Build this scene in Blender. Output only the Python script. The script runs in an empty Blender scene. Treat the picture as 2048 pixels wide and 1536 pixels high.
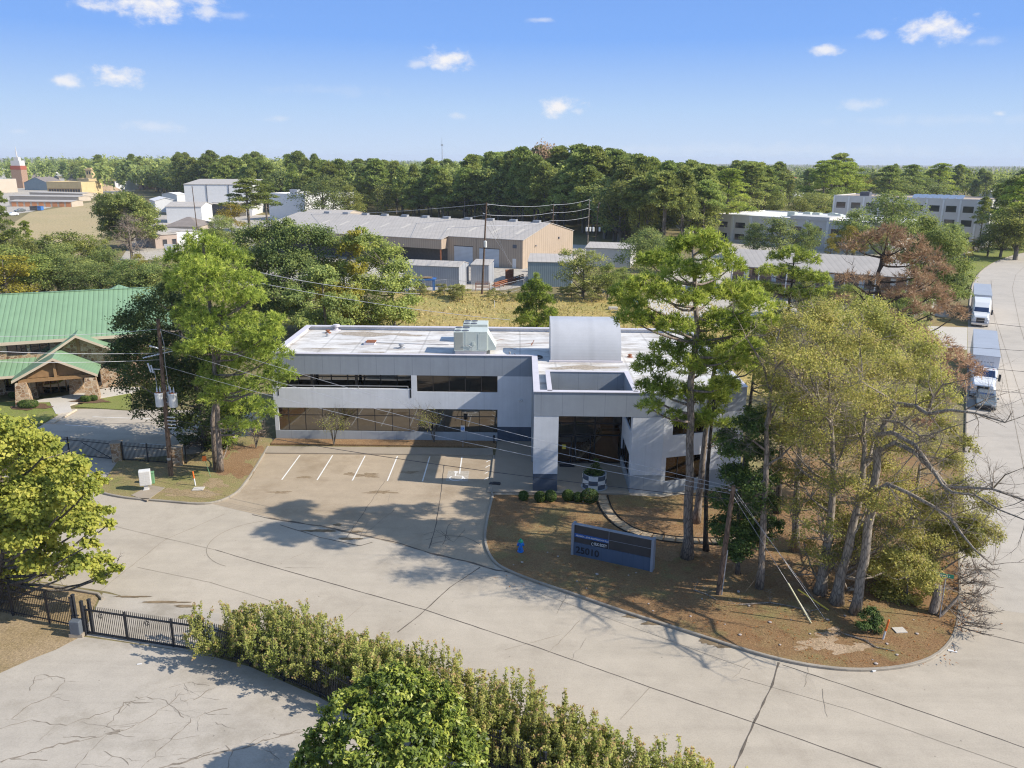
import bpy, math, random
import numpy as np
from mathutils import Vector, Matrix
from mathutils.geometry import tessellate_polygon
SC = bpy.context.scene
COL = SC.collection
PI = math.pi
# ------------------------------------------------------------------ survey of the place
# the camera stands 24 m over the street; G() turns a sighting (in 2048 x 1536 photo pixels) into the
# point of the level plane z it was taken on, AY() into the point at distance Y
FPX, CH = 1600.0, 24.0
PITCH, ROLL, YAW = math.atan(447 / 1600), 0.0079, 0.0100
_f0 = Vector((-math.sin(YAW), math.cos(YAW), 0)); _r0 = Vector((math.cos(YAW), math.sin(YAW), 0))
FWD = _f0 * math.cos(PITCH) + Vector((0, 0, -math.sin(PITCH)))
_up = _f0 * math.sin(PITCH) + Vector((0, 0, math.cos(PITCH)))
RIGHT = _r0 * math.cos(ROLL) + _up * math.sin(ROLL)
UP = _up * math.cos(ROLL) - _r0 * math.sin(ROLL)
CAM = Vector((0, 0, CH))
def ray(px, py): return RIGHT * ((px - 1024) / FPX) - UP * ((py - 768) / FPX) + FWD
def G(px, py, z=0.0):
    v = ray(px, py); return CAM + v * ((z - CH) / v.z)
def AY(px, py, Y):
    v = ray(px, py); return CAM + v * (Y / v.y)
def G2(px, py, z=0.0):
    p = G(px, py, z); return (p.x, p.y)
def PXM(Y): return FPX / (Y * math.cos(PITCH) + 5.0)          # rough pixels per metre at distance Y

# ------------------------------------------------------------------ object helpers
def props(o, label=None, cat=None, group=None, kind=None):
    if label: o['label'] = label
    if cat: o['category'] = cat
    if group: o['group'] = group
    if kind: o['kind'] = kind
    return o
def thing(name, label, cat, loc=(0, 0, 0), group=None):
    o = bpy.data.objects.new(name, None); COL.objects.link(o)
    o.location = loc; o.empty_display_size = 0.2
    return props(o, label, cat, group)
def rootloc(p):
    v = Vector((0, 0, 0))
    while p is not None:
        v += p.location; p = p.parent
    return v
class MB:
    """collects faces in world coordinates; build() links them as ONE mesh object"""
    def __init__(s): s.v = []; s.f = []; s.m = []; s.mi = 0
    def add(s, vs, fs, mi=None):
        b = len(s.v); s.v += [tuple(p) for p in vs]
        for f in fs: s.f.append(tuple(b + i for i in f)); s.m.append(s.mi if mi is None else mi)
        return s
    def box(s, c, d, rz=0.0, mi=None):
        hx, hy, hz = d[0] / 2, d[1] / 2, d[2] / 2; cr, sr = math.cos(rz), math.sin(rz); P = []
        for z in (-hz, hz):
            for x, y in ((-hx, -hy), (hx, -hy), (hx, hy), (-hx, hy)):
                P.append((c[0] + x * cr - y * sr, c[1] + x * sr + y * cr, c[2] + z))
        return s.add(P, [(3, 2, 1, 0), (4, 5, 6, 7), (0, 1, 5, 4), (1, 2, 6, 5), (2, 3, 7, 6), (3, 0, 4, 7)], mi)
    def bx(s, x0, x1, y0, y1, z0, z1, mi=None):
        return s.box(((x0 + x1) / 2, (y0 + y1) / 2, (z0 + z1) / 2), (x1 - x0, y1 - y0, z1 - z0), 0, mi)
    def fr(s, F, u0, u1, w0, w1, z0, z1, mi=None):
        """box in a wall frame F=(origin, u dir): u along the wall, w into the building"""
        O, u = F; w = (-u[1], u[0]); P = []
        for z in (z0, z1):
            for a, b in ((u0, w0), (u1, w0), (u1, w1), (u0, w1)):
                P.append((O[0] + u[0] * a + w[0] * b, O[1] + u[1] * a + w[1] * b, z))
        return s.add(P, [(3, 2, 1, 0), (4, 5, 6, 7), (0, 1, 5, 4), (1, 2, 6, 5), (2, 3, 7, 6), (3, 0, 4, 7)], mi)
    def frp(s, F, pts, mi=None):
        """prism: pts = list of (u,w,z) polygon extruded?  -> plain polygon in the frame"""
        O, u = F; w = (-u[1], u[0])
        return s.add([(O[0] + u[0] * a + w[0] * b, O[1] + u[1] * a + w[1] * b, z) for a, b, z in pts], [tuple(range(len(pts)))], mi)
    def prism(s, poly, z0, z1, mi=None, side=True, top=True):
        n = len(poly)
        if sum(poly[i][0] * poly[(i + 1) % n][1] - poly[(i + 1) % n][0] * poly[i][1] for i in range(n)) < 0: poly = poly[::-1]
        tri = tessellate_polygon([[Vector((p[0], p[1], 0)) for p in poly]])
        P = [(p[0], p[1], z0) for p in poly] + [(p[0], p[1], z1) for p in poly]; Fs = []
        if top:
            for t in tri:
                a, b, c = [poly[i] for i in t]
                if (b[0] - a[0]) * (c[1] - a[1]) - (b[1] - a[1]) * (c[0] - a[0]) < 0: t = t[::-1]
                Fs.append(tuple(n + i for i in t))
        if side: Fs += [(i, (i + 1) % n, n + (i + 1) % n, n + i) for i in range(n)]
        return s.add(P, Fs, mi)
    def tube(s, pts, radii, n=6, cap=True, mi=None):
        pts = [Vector(p) for p in pts]; k = len(pts)
        if not hasattr(radii, '__len__'): radii = [radii] * k
        P = []; up = Vector((0.31, 0.17, 0.93))
        for i in range(k):
            t = (pts[min(i + 1, k - 1)] - pts[max(i - 1, 0)])
            t = t.normalized() if t.length > 1e-9 else Vector((0, 0, 1))
            a = t.cross(up)
            if a.length < 0.1: a = t.cross(Vector((1, 0, 0)))
            a.normalize(); b = t.cross(a)
            for j in range(n):
                q = 2 * PI * j / n; P.append(tuple(pts[i] + (a * math.cos(q) + b * math.sin(q)) * radii[i]))
        Fs = [(i * n + j, i * n + (j + 1) % n, (i + 1) * n + (j + 1) % n, (i + 1) * n + j) for i in range(k - 1) for j in range(n)]
        if cap: Fs += [tuple(range(n))[::-1], tuple((k - 1) * n + j for j in range(n))]
        return s.add(P, Fs, mi)
    def cyl(s, c, r, z0, z1, n=16, r1=None, mi=None):
        return s.tube([(c[0], c[1], z0), (c[0], c[1], z1)], [r, r if r1 is None else r1], n, True, mi)
    def lathe(s, c, prof, n=16, mi=None):
        P = []; k = len(prof)
        for r, z in prof:
            for j in range(n): P.append((c[0] + r * math.cos(2 * PI * j / n), c[1] + r * math.sin(2 * PI * j / n), c[2] + z))
        Fs = [(i * n + j, i * n + (j + 1) % n, (i + 1) * n + (j + 1) % n, (i + 1) * n + j) for i in range(k - 1) for j in range(n)]
        Fs += [tuple(range(n))[::-1], tuple((k - 1) * n + j for j in range(n))]
        return s.add(P, Fs, mi)
    def strip(s, pts, w, z, mi=None, jit=0.0, rng=None):
        """flat ribbon along a polyline lying at height z"""
        k = len(pts); P = []
        for i in range(k):
            a = Vector(pts[max(i - 1, 0)][:2]); b = Vector(pts[min(i + 1, k - 1)][:2]); t = (b - a)
            t = t.normalized() if t.length > 1e-9 else Vector((1, 0))
            ww = w * (1 + (rng.uniform(-jit, jit) if rng else 0)) / 2
            P += [(pts[i][0] - t.y * ww, pts[i][1] + t.x * ww, z), (pts[i][0] + t.y * ww, pts[i][1] - t.x * ww, z)]
        return s.add(P, [(2 * i + 1, 2 * i + 3, 2 * i + 2, 2 * i) for i in range(k - 1)], mi)
    def build(s, name, mat, parent=None, smooth=False, bevel=0.0, label=None):
        L = rootloc(parent)
        me = bpy.data.meshes.new(name)
        me.from_pydata([(p[0] - L.x, p[1] - L.y, p[2] - L.z) for p in s.v], [], s.f)
        for m in (mat if isinstance(mat, (list, tuple)) else [mat]): me.materials.append(m)
        if any(s.m): me.polygons.foreach_set('material_index', s.m)
        if smooth: me.polygons.foreach_set('use_smooth', [True] * len(s.f))
        me.update()
        o = bpy.data.objects.new(name, me); COL.objects.link(o); o.parent = parent
        if bevel:
            b = o.modifiers.new('bevel', 'BEVEL'); b.width = bevel; b.segments = 2; b.limit_method = 'ANGLE'
        if label: o['label'] = label
        return o
def solo(name, mb, mat, label, cat, group=None, loc=None, **k):
    """a thing that is one mesh; its origin at its own base"""
    if loc is None:
        n = len(mb.v); loc = (sum(p[0] for p in mb.v) / n, sum(p[1] for p in mb.v) / n, min(p[2] for p in mb.v))
    mb.v = [(p[0] - loc[0], p[1] - loc[1], p[2] - loc[2]) for p in mb.v]
    o = mb.build(name, mat, None, **k); o.location = loc
    return props(o, label, cat, group)
def struct(name, mb, mat): return props(mb.build(name, mat), kind='structure')
def dup(root, loc, rz=0.0, sc=None, label=None, group=None, cat=None):
    r = root.copy(); COL.objects.link(r); r.location = loc; r.rotation_euler = (0, 0, rz)
    if sc is not None: r.scale = sc if hasattr(sc, '__len__') else (sc, sc, sc)
    if label: r['label'] = label
    if group: r['group'] = group
    if cat: r['category'] = cat
    for ch in list(root.children):
        c = ch.copy(); COL.objects.link(c); c.parent = r
        for g in ch.children:
            d = g.copy(); COL.objects.link(d); d.parent = c
    return r

# ------------------------------------------------------------------ materials
def s2l(c): return tuple(((x / 255) / 12.92 if x / 255 <= 0.04045 else ((x / 255 + 0.055) / 1.055) ** 2.4) for x in c)
class NT:
    def __init__(s, name):
        s.m = bpy.data.materials.new(name); s.m.use_nodes = True; s.t = s.m.node_tree; s.t.nodes.clear()
        s.out = s.t.nodes.new('ShaderNodeOutputMaterial')
    def n(s, kind, **kw):
        x = s.t.nodes.new('ShaderNode' + kind)
        for k, v in kw.items():
            if k in x.inputs: x.inputs[k].default_value = v
            else: setattr(x, k, v)
        return x
    def l(s, a, b): s.t.links.new(a, b)
    def pos(s, scale=(1, 1, 1), coord='Object'):
        t = s.n('TexCoord'); m = s.n('Mapping'); m.inputs['Scale'].default_value = scale
        s.l(t.outputs[coord], m.inputs['Vector']); return m.outputs['Vector']
    def noise(s, vec, scale, detail=4, rough=0.6):
        x = s.n('TexNoise'); x.inputs['Scale'].default_value = scale; x.inputs['Detail'].default_value = detail; x.inputs['Roughness'].default_value = rough
        if vec is not None: s.l(vec, x.inputs['Vector'])
        return x.outputs['Fac']
    def ramp(s, fac, stops):
        r = s.n('ValToRGB'); e = r.color_ramp.elements
        while len(e) < len(stops): e.new(0.5)
        for i, (p, c) in enumerate(stops):
            e[i].position = p; e[i].color = (*c[:3], 1) if hasattr(c, '__len__') else (c, c, c, 1)
        s.l(fac, r.inputs['Fac']); return r.outputs['Color']
    def mix(s, fac, a, b, mode='MIX'):
        x = s.n('Mix', data_type='RGBA', blend_type=mode)
        for i, v in ((0, fac), (6, a), (7, b)):
            if hasattr(v, 'is_linked') or isinstance(v, bpy.types.NodeSocket): s.l(v, x.inputs[i])
            else: x.inputs[i].default_value = (*v[:3], 1) if hasattr(v, '__len__') else v
        return x.outputs[2]
    def bump(s, h, strength=0.3, dist=0.02):
        b = s.n('Bump'); b.inputs['Strength'].default_value = strength; b.inputs['Distance'].default_value = dist
        s.l(h, b.inputs['Height']); return b.outputs['Normal']
    def fin(s, col, rough=0.8, spec=0.3, metal=0.0, normal=None):
        p = s.n('BsdfPrincipled')
        if isinstance(col, bpy.types.NodeSocket): s.l(col, p.inputs['Base Color'])
        else: p.inputs['Base Color'].default_value = (*col[:3], 1)
        if isinstance(rough, bpy.types.NodeSocket): s.l(rough, p.inputs['Roughness'])
        else: p.inputs['Roughness'].default_value = rough
        p.inputs['Specular IOR Level'].default_value = spec; p.inputs['Metallic'].default_value = metal
        if normal is not None: s.l(normal, p.inputs['Normal'])
        s.l(p.outputs[0], s.out.inputs['Surface']); return s.m
def mul(c, k): return tuple(x * k for x in c)
def plain(name, c, rough=0.7, spec=0.3, metal=0.0, var=0.12, scale=1.2, fine=None):
    t = NT(name); v = t.pos()
    col = t.ramp(t.noise(v, scale, 5), [(0.25, mul(c, 1 - var)), (0.75, mul(c, 1 + var))])
    if fine: col = t.mix(0.5, col, t.ramp(t.noise(v, fine, 3), [(0.3, mul(c, 1 - var * 1.5)), (0.7, mul(c, 1 + var * 1.5))]))
    return t.fin(col, rough, spec, metal)
def ribbed(name, c, axis=0, pitch=0.3, rough=0.5, metal=0.0, depth=0.03, rot=0.0, var=0.08, dark=0.7):
    """sheet metal with standing ribs, the ribs across the given object axis"""
    t = NT(name); tc = t.n('TexCoord'); mp = t.n('Mapping'); mp.inputs['Rotation'].default_value = (0, 0, -rot)
    t.l(tc.outputs['Object'], mp.inputs['Vector'])
    w = t.n('TexWave', wave_type='BANDS', bands_direction='XYZ'[axis]); w.inputs['Scale'].default_value = 0.314159 / pitch  # period = pitch
    t.l(mp.outputs[0], w.inputs['Vector'])
    col = t.ramp(t.noise(mp.outputs[0], 0.5, 5), [(0.25, mul(c, 1 - var)), (0.75, mul(c, 1 + var))])
    rib = t.ramp(w.outputs['Fac'], [(0.0, dark), (0.12, 1.0)])
    col = t.mix(1.0, col, rib, 'MULTIPLY')
    return t.fin(col, rough, 0.3, metal, t.bump(w.outputs['Fac'], 0.5, depth))
def foliage(name, stops, trans=0.3, rough=0.6, obvar=0.15, spec=0.25):
    t = NT(name); a = t.n('Attribute', attribute_name='tint'); oi = t.n('ObjectInfo')
    col = t.ramp(a.outputs['Fac'], stops)
    hs = t.n('HueSaturation'); mr = t.n('MapRange'); mr.inputs[3].default_value = 1 - obvar; mr.inputs[4].default_value = 1 + obvar
    t.l(oi.outputs['Random'], mr.inputs[0]); t.l(mr.outputs[0], hs.inputs['Value'])
    m2 = t.n('MapRange'); m2.inputs[3].default_value = 0.5 - obvar * 0.06; m2.inputs[4].default_value = 0.5 + obvar * 0.06
    md = t.n('Math', operation='FRACT'); mm = t.n('Math', operation='MULTIPLY'); mm.inputs[1].default_value = 7.31
    t.l(oi.outputs['Random'], mm.inputs[0]); t.l(mm.outputs[0], md.inputs[0]); t.l(md.outputs[0], m2.inputs[0]); t.l(m2.outputs[0], hs.inputs['Hue'])
    t.l(col, hs.inputs['Color'])
    p = t.n('BsdfPrincipled'); p.inputs['Roughness'].default_value = rough; p.inputs['Specular IOR Level'].default_value = spec
    t.l(hs.outputs[0], p.inputs['Base Color'])
    tr = t.n('BsdfTranslucent'); t.l(hs.outputs[0], tr.inputs['Color'])
    mx = t.n('MixShader'); mx.inputs[0].default_value = trans
    t.l(p.outputs[0], mx.inputs[1]); t.l(tr.outputs[0], mx.inputs[2]); t.l(mx.outputs[0], t.out.inputs['Surface'])
    return t.m
SUN_STRENGTH, SKY_STRENGTH, EXPOSURE, CLOUDV, DENOISE = 4.2, 0.15, 0.65, 4.0, True
HAZE = 0.0001
# ------------------------------------------------------------------ the materials
M = {}
def concrete(name, c, var=0.13, stain=None, tracks=0.0, rough=0.85, spots=True):
    t = NT(name); v = t.pos()
    big = t.noise(v, 0.09, 6, 0.65); mid = t.noise(v, 0.8, 5, 0.7); fine = t.noise(v, 14, 4, 0.7)
    col = t.ramp(big, [(0.3, mul(c, 1 - var)), (0.55, c), (0.75, mul(c, 1 + var * 0.8))])
    sv = t.n('Mapping'); sv.inputs['Rotation'].default_value = (0, 0, 0.27); sv.inputs['Scale'].default_value = (0.06, 0.75, 1); t.l(v, sv.inputs['Vector'])
    if tracks: col = t.mix(1.0, col, t.ramp(t.noise(sv.outputs[0], 1.0, 5, 0.6), [(0.32, 1 - tracks), (0.5, 1.0), (0.72, 1 + tracks * 0.5)]), 'MULTIPLY')
    col = t.mix(0.35, col, t.ramp(mid, [(0.3, mul(c, 1 - var * 1.5)), (0.7, mul(c, 1 + var))]))
    if stain:
        m = t.ramp(t.noise(v, 0.22, 7, 0.7), [(0.52, 0.0), (0.68, 1.0)])
        s = t.n('Math', operation='MULTIPLY'); s.inputs[1].default_value = stain[1]; t.l(m, s.inputs[0])
        col = t.mix(s.outputs[0], col, stain[0])
    col = t.mix(1.0, col, t.ramp(fine, [(0.25, 0.86), (0.5, 1.0), (0.8, 1.1)]), 'MULTIPLY')
    if spots:   # small dark specks of gum, oil and leaf litter
        vo = t.n('TexVoronoi'); vo.inputs['Scale'].default_value = 1.1; t.l(v, vo.inputs['Vector'])
        col = t.mix(1.0, col, t.ramp(vo.outputs['Distance'], [(0.02, 0.55), (0.06, 1.0)]), 'MULTIPLY')
    return t.fin(col, rough, 0.2, 0.0, t.bump(fine, 0.25, 0.01))
M['road'] = concrete('pale_concrete_road', (0.43, 0.375, 0.300), 0.13, ((0.30, 0.255, 0.2), 0.5), 0.14)
M['road2'] = concrete('pale_concrete_side_road', (0.44, 0.395, 0.335), 0.10, ((0.30, 0.27, 0.23), 0.35), 0.10)
M['lot'] = concrete('tan_concrete_lot', (0.40, 0.32, 0.228), 0.17, ((0.27, 0.205, 0.135), 0.75), 0.10)
M['yard'] = concrete('grey_cracked_lot', (0.42, 0.375, 0.315), 0.15, ((0.27, 0.235, 0.185), 0.7), 0.16)
M['walk'] = concrete('grey_walk', (0.34, 0.285, 0.22), 0.12, ((0.24, 0.19, 0.14), 0.4))
M['paleconc'] = concrete('pale_concrete', (0.52, 0.48, 0.42), 0.08)
M['kerb'] = concrete('kerb_concrete', (0.33, 0.29, 0.235), 0.2, ((0.16, 0.14, 0.115), 0.6), spots=False)
M['joint'] = plain('dark_joint', (0.13, 0.11, 0.09), 0.95, 0.1, var=0.3, scale=3)
M['crackfill'] = plain('soil_filled_crack', (0.235, 0.20, 0.16), 0.95, 0.1, var=0.3, scale=3)
M['faintjoint'] = plain('faint_joint', (0.27, 0.23, 0.18), 0.95, 0.1, var=0.25, scale=2)
M['silt'] = plain('damp_silt', (0.19, 0.14, 0.085), 0.9, 0.2, var=0.4, scale=2)
M['paint'] = plain('white_road_paint', (0.72, 0.70, 0.66), 0.7, 0.2, var=0.12, scale=5)
M['bluepaint'] = plain('worn_blue_paint', (0.40, 0.36, 0.30), 0.7, 0.2, var=0.3, scale=5)
def ground(name, a, b, c, s1=0.12, s2=1.2, patch=0.5, green=None, scale_f=9):
    t = NT(name); v = t.pos()
    col = t.mix(t.ramp(t.noise(v, s1, 6, 0.7), [(patch - 0.12, 0.0), (patch + 0.12, 1.0)]), a, b)
    col = t.mix(t.ramp(t.noise(v, s2, 6, 0.75), [(0.50, 0.0), (0.70, 0.85)]), col, c)
    if green: col = t.mix(t.ramp(t.noise(v, s1 * 1.7, 5, 0.7), [(0.52, 0.0), (0.66, 0.9)]), col, green)
    f = t.noise(v, scale_f, 5, 0.8)
    col = t.mix(1.0, col, t.ramp(f, [(0.25, 0.45), (0.5, 0.95), (0.75, 1.45)]), 'MULTIPLY')
    return t.fin(col, 0.95, 0.1, 0.0, t.bump(f, 0.9, 0.06))
M['lawn'] = ground('dry_grass_and_pine_straw', (0.255, 0.155, 0.078), (0.275, 0.21, 0.10), (0.19, 0.102, 0.05), 0.16, 1.1, 0.58, (0.225, 0.19, 0.08))
M['verge'] = ground('dry_verge_grass', (0.31, 0.225, 0.118), (0.265, 0.235, 0.10), (0.33, 0.225, 0.13), 0.13, 0.9, 0.48, (0.215, 0.215, 0.075))
M['greenlawn'] = ground('green_lawn', (0.188, 0.219, 0.056), (0.231, 0.244, 0.075), (0.250, 0.225, 0.094), 0.2, 0.9, 0.5)
M['dirt'] = ground('bare_dirt', (0.375, 0.281, 0.175), (0.312, 0.231, 0.125), (0.250, 0.188, 0.094), 0.25, 1.3, 0.5)
M['sand'] = ground('pale_bare_sand', (0.44, 0.33, 0.225), (0.38, 0.27, 0.17), (0.28, 0.2, 0.11), 0.4, 1.5, 0.5)
M['mulch'] = ground('brown_mulch', (0.150, 0.094, 0.056), (0.188, 0.119, 0.075), (0.112, 0.075, 0.044), 0.4, 2, 0.5)
M['straw'] = ground('pine_straw', (0.29, 0.185, 0.10), (0.25, 0.15, 0.078), (0.32, 0.22, 0.125), 0.3, 1.5, 0.5)
M['field'] = ground('golden_field_grass', (0.44, 0.315, 0.12), (0.34, 0.29, 0.10), (0.46, 0.33, 0.16), 0.05, 0.35, 0.5, (0.28, 0.27, 0.085), 2.2)
M['ground'] = ground('wide_ground', (0.19, 0.165, 0.075), (0.235, 0.19, 0.105), (0.17, 0.16, 0.06), 0.02, 0.2, 0.5, None, 1.3)
M['mound'] = ground('mown_tan_grass', (0.43, 0.335, 0.19), (0.38, 0.315, 0.17), (0.47, 0.36, 0.21), 0.03, 0.12, 0.5, None, 1.5)
M['gravelyard'] = ground('pale_yard', (0.42, 0.38, 0.32), (0.46, 0.42, 0.36), (0.36, 0.31, 0.25), 0.03, 0.2, 0.5, None, 1)

def stucco(name, c, panel=1.55, line=0.82):
    t = NT(name); v = t.pos(); sep = t.n('SeparateXYZ'); t.l(v, sep.inputs[0])
    col = t.ramp(t.noise(v, 0.6, 6, 0.7), [(0.25, mul(c, 0.90)), (0.75, mul(c, 1.08))])
    st = t.noise(t.pos((2.2, 2.2, 0.12)), 1.0, 5, 0.7)         # rain streaks
    col = t.mix(1.0, col, t.ramp(st, [(0.3, 0.93), (0.55, 1.0), (0.8, 1.03)]), 'MULTIPLY')
    d = t.n('Math', operation='MULTIPLY'); d.inputs[1].default_value = 1 / panel; t.l(sep.outputs['X'], d.inputs[0])
    f = t.n('Math', operation='FRACT'); t.l(d.outputs[0], f.inputs[0])
    col = t.mix(1.0, col, t.ramp(f.outputs[0], [(0.0, line), (0.024, line), (0.034, 1.0)]), 'MULTIPLY')
    return t.fin(col, 0.85, 0.2, 0.0, t.bump(t.noise(v, 25, 3), 0.3, 0.01))
M['greyband'] = stucco('mid_grey_stucco', (0.295, 0.325, 0.365), 1.55, 0.78)
M['whitewall'] = stucco('pale_grey_stucco', (0.66, 0.675, 0.70), 3.1, 0.95)
M['basegrey'] = stucco('base_grey_stucco', (0.36, 0.385, 0.41))
M['slate'] = stucco('dark_slate_stucco', (0.085, 0.105, 0.14), 3.1, 0.9)
M['cap'] = plain('pale_parapet_cap', (0.56, 0.53, 0.56), 0.5, 0.4, var=0.08)
def membrane():
    t = NT('white_roof_membrane'); v = t.pos()
    c = (0.62, 0.60, 0.57)
    col = t.ramp(t.noise(v, 0.35, 7, 0.7), [(0.32, mul(c, 0.8)), (0.5, c), (0.72, mul(c, 1.1))])
    st = t.ramp(t.noise(t.pos((0.30, 0.8, 1)), 0.8, 8, 0.72), [(0.46, 0.0), (0.62, 0.8)])
    col = t.mix(st, col, (0.30, 0.26, 0.215))
    w = t.n('TexWave', wave_type='BANDS', bands_direction='X'); w.inputs['Scale'].default_value = 0.105; w.inputs['Distortion'].default_value = 0.3
    t.l(v, w.inputs['Vector'])
    col = t.mix(1.0, col, t.ramp(w.outputs['Fac'], [(0.0, 0.8), (0.004, 0.8), (0.012, 1.0)]), 'MULTIPLY')
    return t.fin(col, 0.7, 0.25, 0.0, t.bump(t.noise(v, 3, 4), 0.2, 0.03))
M['membrane'] = membrane()
def ponding(name, c):
    return plain(name, c, 0.8, 0.2, var=0.35, scale=1.5, fine=6)
M['stain'] = ponding('roof_dirt_stain', (0.34, 0.29, 0.23))
M['darkglass'] = None
def mirror(name, tint, rough=0.03, wob=0.004):
    t = NT(name); v = t.pos()
    return t.fin(tint, rough, 0.5, 1.0, t.bump(t.noise(v, 0.7, 2), 0.05, wob))
M['bronze'] = mirror('bronze_reflective_glass', (0.205, 0.20, 0.19))
M['bronze2'] = mirror('upper_bronze_glass', (0.085, 0.08, 0.075))
def tintglass(name, tcol, refl):
    t = NT(name); tr = t.n('BsdfTransparent'); tr.inputs[0].default_value = (*tcol, 1)
    gl = t.n('BsdfGlossy'); gl.inputs['Color'].default_value = (0.9, 0.85, 0.8, 1); gl.inputs['Roughness'].default_value = 0.02
    lw = t.n('LayerWeight'); lw.inputs['Blend'].default_value = 0.25
    mr = t.n('MapRange'); mr.inputs[3].default_value = refl; mr.inputs[4].default_value = 0.8; t.l(lw.outputs['Fresnel'], mr.inputs[0])
    mx = t.n('MixShader'); t.l(mr.outputs[0], mx.inputs[0]); t.l(tr.outputs[0], mx.inputs[1]); t.l(gl.outputs[0], mx.inputs[2])
    t.l(mx.outputs[0], t.out.inputs['Surface']); return t.m
M['lobbyglass'] = tintglass('tinted_lobby_glass', (0.70, 0.63, 0.56), 0.07)
M['paneglass'] = plain('dark_pane', (0.035, 0.037, 0.042), 0.06, 0.8, var=0.2)
M['bluepane'] = plain('blue_windscreen', (0.03, 0.05, 0.12), 0.05, 0.9, var=0.2)
M['black'] = plain('black_metal', (0.022, 0.024, 0.03), 0.45, 0.4, var=0.2)
M['frameblk'] = plain('dark_bronze_frame', (0.035, 0.03, 0.028), 0.5, 0.4, var=0.2)
M['steel'] = plain('galvanised_steel', (0.36, 0.365, 0.375), 0.45, 0.5, 0.3, var=0.12)
M['paleunit'] = plain('pale_sage_unit', (0.50, 0.54, 0.49), 0.5, 0.4, var=0.06)
M['louvre'] = ribbed('condenser_louvre', (0.36, 0.37, 0.33), 2, 0.09, 0.5, depth=0.01)
M['fan'] = plain('dark_fan', (0.10, 0.11, 0.13), 0.5, 0.4, var=0.3, scale=6)
M['vault'] = ribbed('pale_vault_sheet', (0.50, 0.50, 0.51), 0, 3.05, 0.42, 0.15, 0.005, var=0.09, dark=0.93)
M['lotstain'] = plain('oil_darkened_concrete', (0.25, 0.185, 0.115), 0.85, 0.2, var=0.3, scale=1.2, fine=7)
M['rust'] = plain('rust', (0.26, 0.105, 0.055), 0.85, 0.2, var=0.35, scale=5)
M['wood'] = plain('raw_timber', (0.42, 0.29, 0.15), 0.8, 0.2, var=0.2, scale=3)
M['stairwood'] = plain('oak_panelling', (0.36, 0.20, 0.09), 0.5, 0.4, var=0.2, scale=3)
M['beam'] = plain('stained_beam', (0.27, 0.16, 0.075), 0.7, 0.3, var=0.2, scale=3)
M['cedar'] = plain('cream_trim', (0.52, 0.43, 0.32), 0.7, 0.3, var=0.08)
M['white'] = plain('white_paint', (0.66, 0.655, 0.64), 0.5, 0.4, var=0.05)
M['offwhite'] = plain('off_white_wall', (0.54, 0.52, 0.49), 0.7, 0.3, var=0.07, scale=0.4)
M['blue'] = plain('hydrant_blue', (0.015, 0.17, 0.55), 0.4, 0.5, var=0.1)
M['green'] = plain('utility_green', (0.17, 0.33, 0.17), 0.6, 0.3, var=0.12)
M['signgreen'] = plain('street_sign_green', (0.0, 0.22, 0.13), 0.4, 0.5, var=0.06)
M['orange'] = plain('marker_orange', (0.75, 0.17, 0.03), 0.5, 0.4, var=0.08)
M['yellow'] = plain('guard_yellow', (0.70, 0.53, 0.07), 0.5, 0.4, var=0.1)
M['palewood'] = plain('pale_cream_guard', (0.60, 0.56, 0.36), 0.6, 0.3, var=0.1)
M['skyblue'] = plain('ada_blue', (0.03, 0.22, 0.60), 0.4, 0.4, var=0.04)
M['signblue'] = plain('sign_blue', (0.02, 0.10, 0.34), 0.4, 0.4, var=0.04)
M['signbrown'] = plain('sign_dark_brown', (0.06, 0.054, 0.052), 0.6, 0.3, var=0.14, scale=2)
M['signgrey'] = stucco('sign_blue_grey', (0.085, 0.115, 0.17), 0.61, 0.8)
M['signside'] = plain('sign_pale_edge', (0.27, 0.285, 0.32), 0.7, 0.3, var=0.1)
M['greymetal'] = ribbed('grey_shed_metal', (0.37, 0.38, 0.40), 0, 0.42, 0.5, 0.1, 0.02)
M['bluegrey'] = ribbed('blue_grey_shed_metal', (0.25, 0.31, 0.335), 0, 0.4, 0.5, 0.1, 0.02)
M['tanmetal'] = ribbed('tan_warehouse_metal', (0.40, 0.315, 0.235), 0, 0.55, 0.6, 0.0, 0.02, var=0.06)
M['roofgrey'] = ribbed('pale_metal_roof', (0.42, 0.385, 0.345), 0, 0.9, 0.75, 0.0, 0.01, var=0.10, dark=0.86)
M['roofwhite'] = plain('white_flat_roof', (0.70, 0.68, 0.66), 0.7, 0.3, var=0.08, scale=0.2)
M['rooftan'] = plain('tan_flat_roof', (0.42, 0.33, 0.25), 0.8, 0.2, var=0.12, scale=0.2)
M['shingle'] = plain('grey_brown_shingle', (0.22, 0.19, 0.17), 0.85, 0.2, var=0.15, scale=0.6)
M['redroof'] = plain('red_tile_roof', (0.34, 0.10, 0.06), 0.8, 0.2, var=0.1)
M['rollup'] = ribbed('white_rollup_door', (0.50, 0.53, 0.56), 2, 0.3, 0.5, 0.0, 0.02)
M['orangedoor'] = ribbed('orange_storage_door', (0.62, 0.26, 0.11), 2, 0.3, 0.5, 0.0, 0.02)
M['tanwall'] = plain('tan_block_wall', (0.47, 0.40, 0.32), 0.8, 0.2, var=0.07, scale=0.3)
M['yellowwall'] = plain('raw_sheathing', (0.55, 0.42, 0.22), 0.8, 0.2, var=0.12, scale=0.5)
M['pink'] = plain('pinkish_tan_brick', (0.40, 0.32, 0.27), 0.8, 0.2, var=0.12, scale=1)
M['blueframe'] = plain('bright_blue_steel', (0.05, 0.16, 0.42), 0.5, 0.4, var=0.12)
M['solar'] = plain('solar_panel', (0.22, 0.28, 0.38), 0.25, 0.5, var=0.1)
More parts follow.
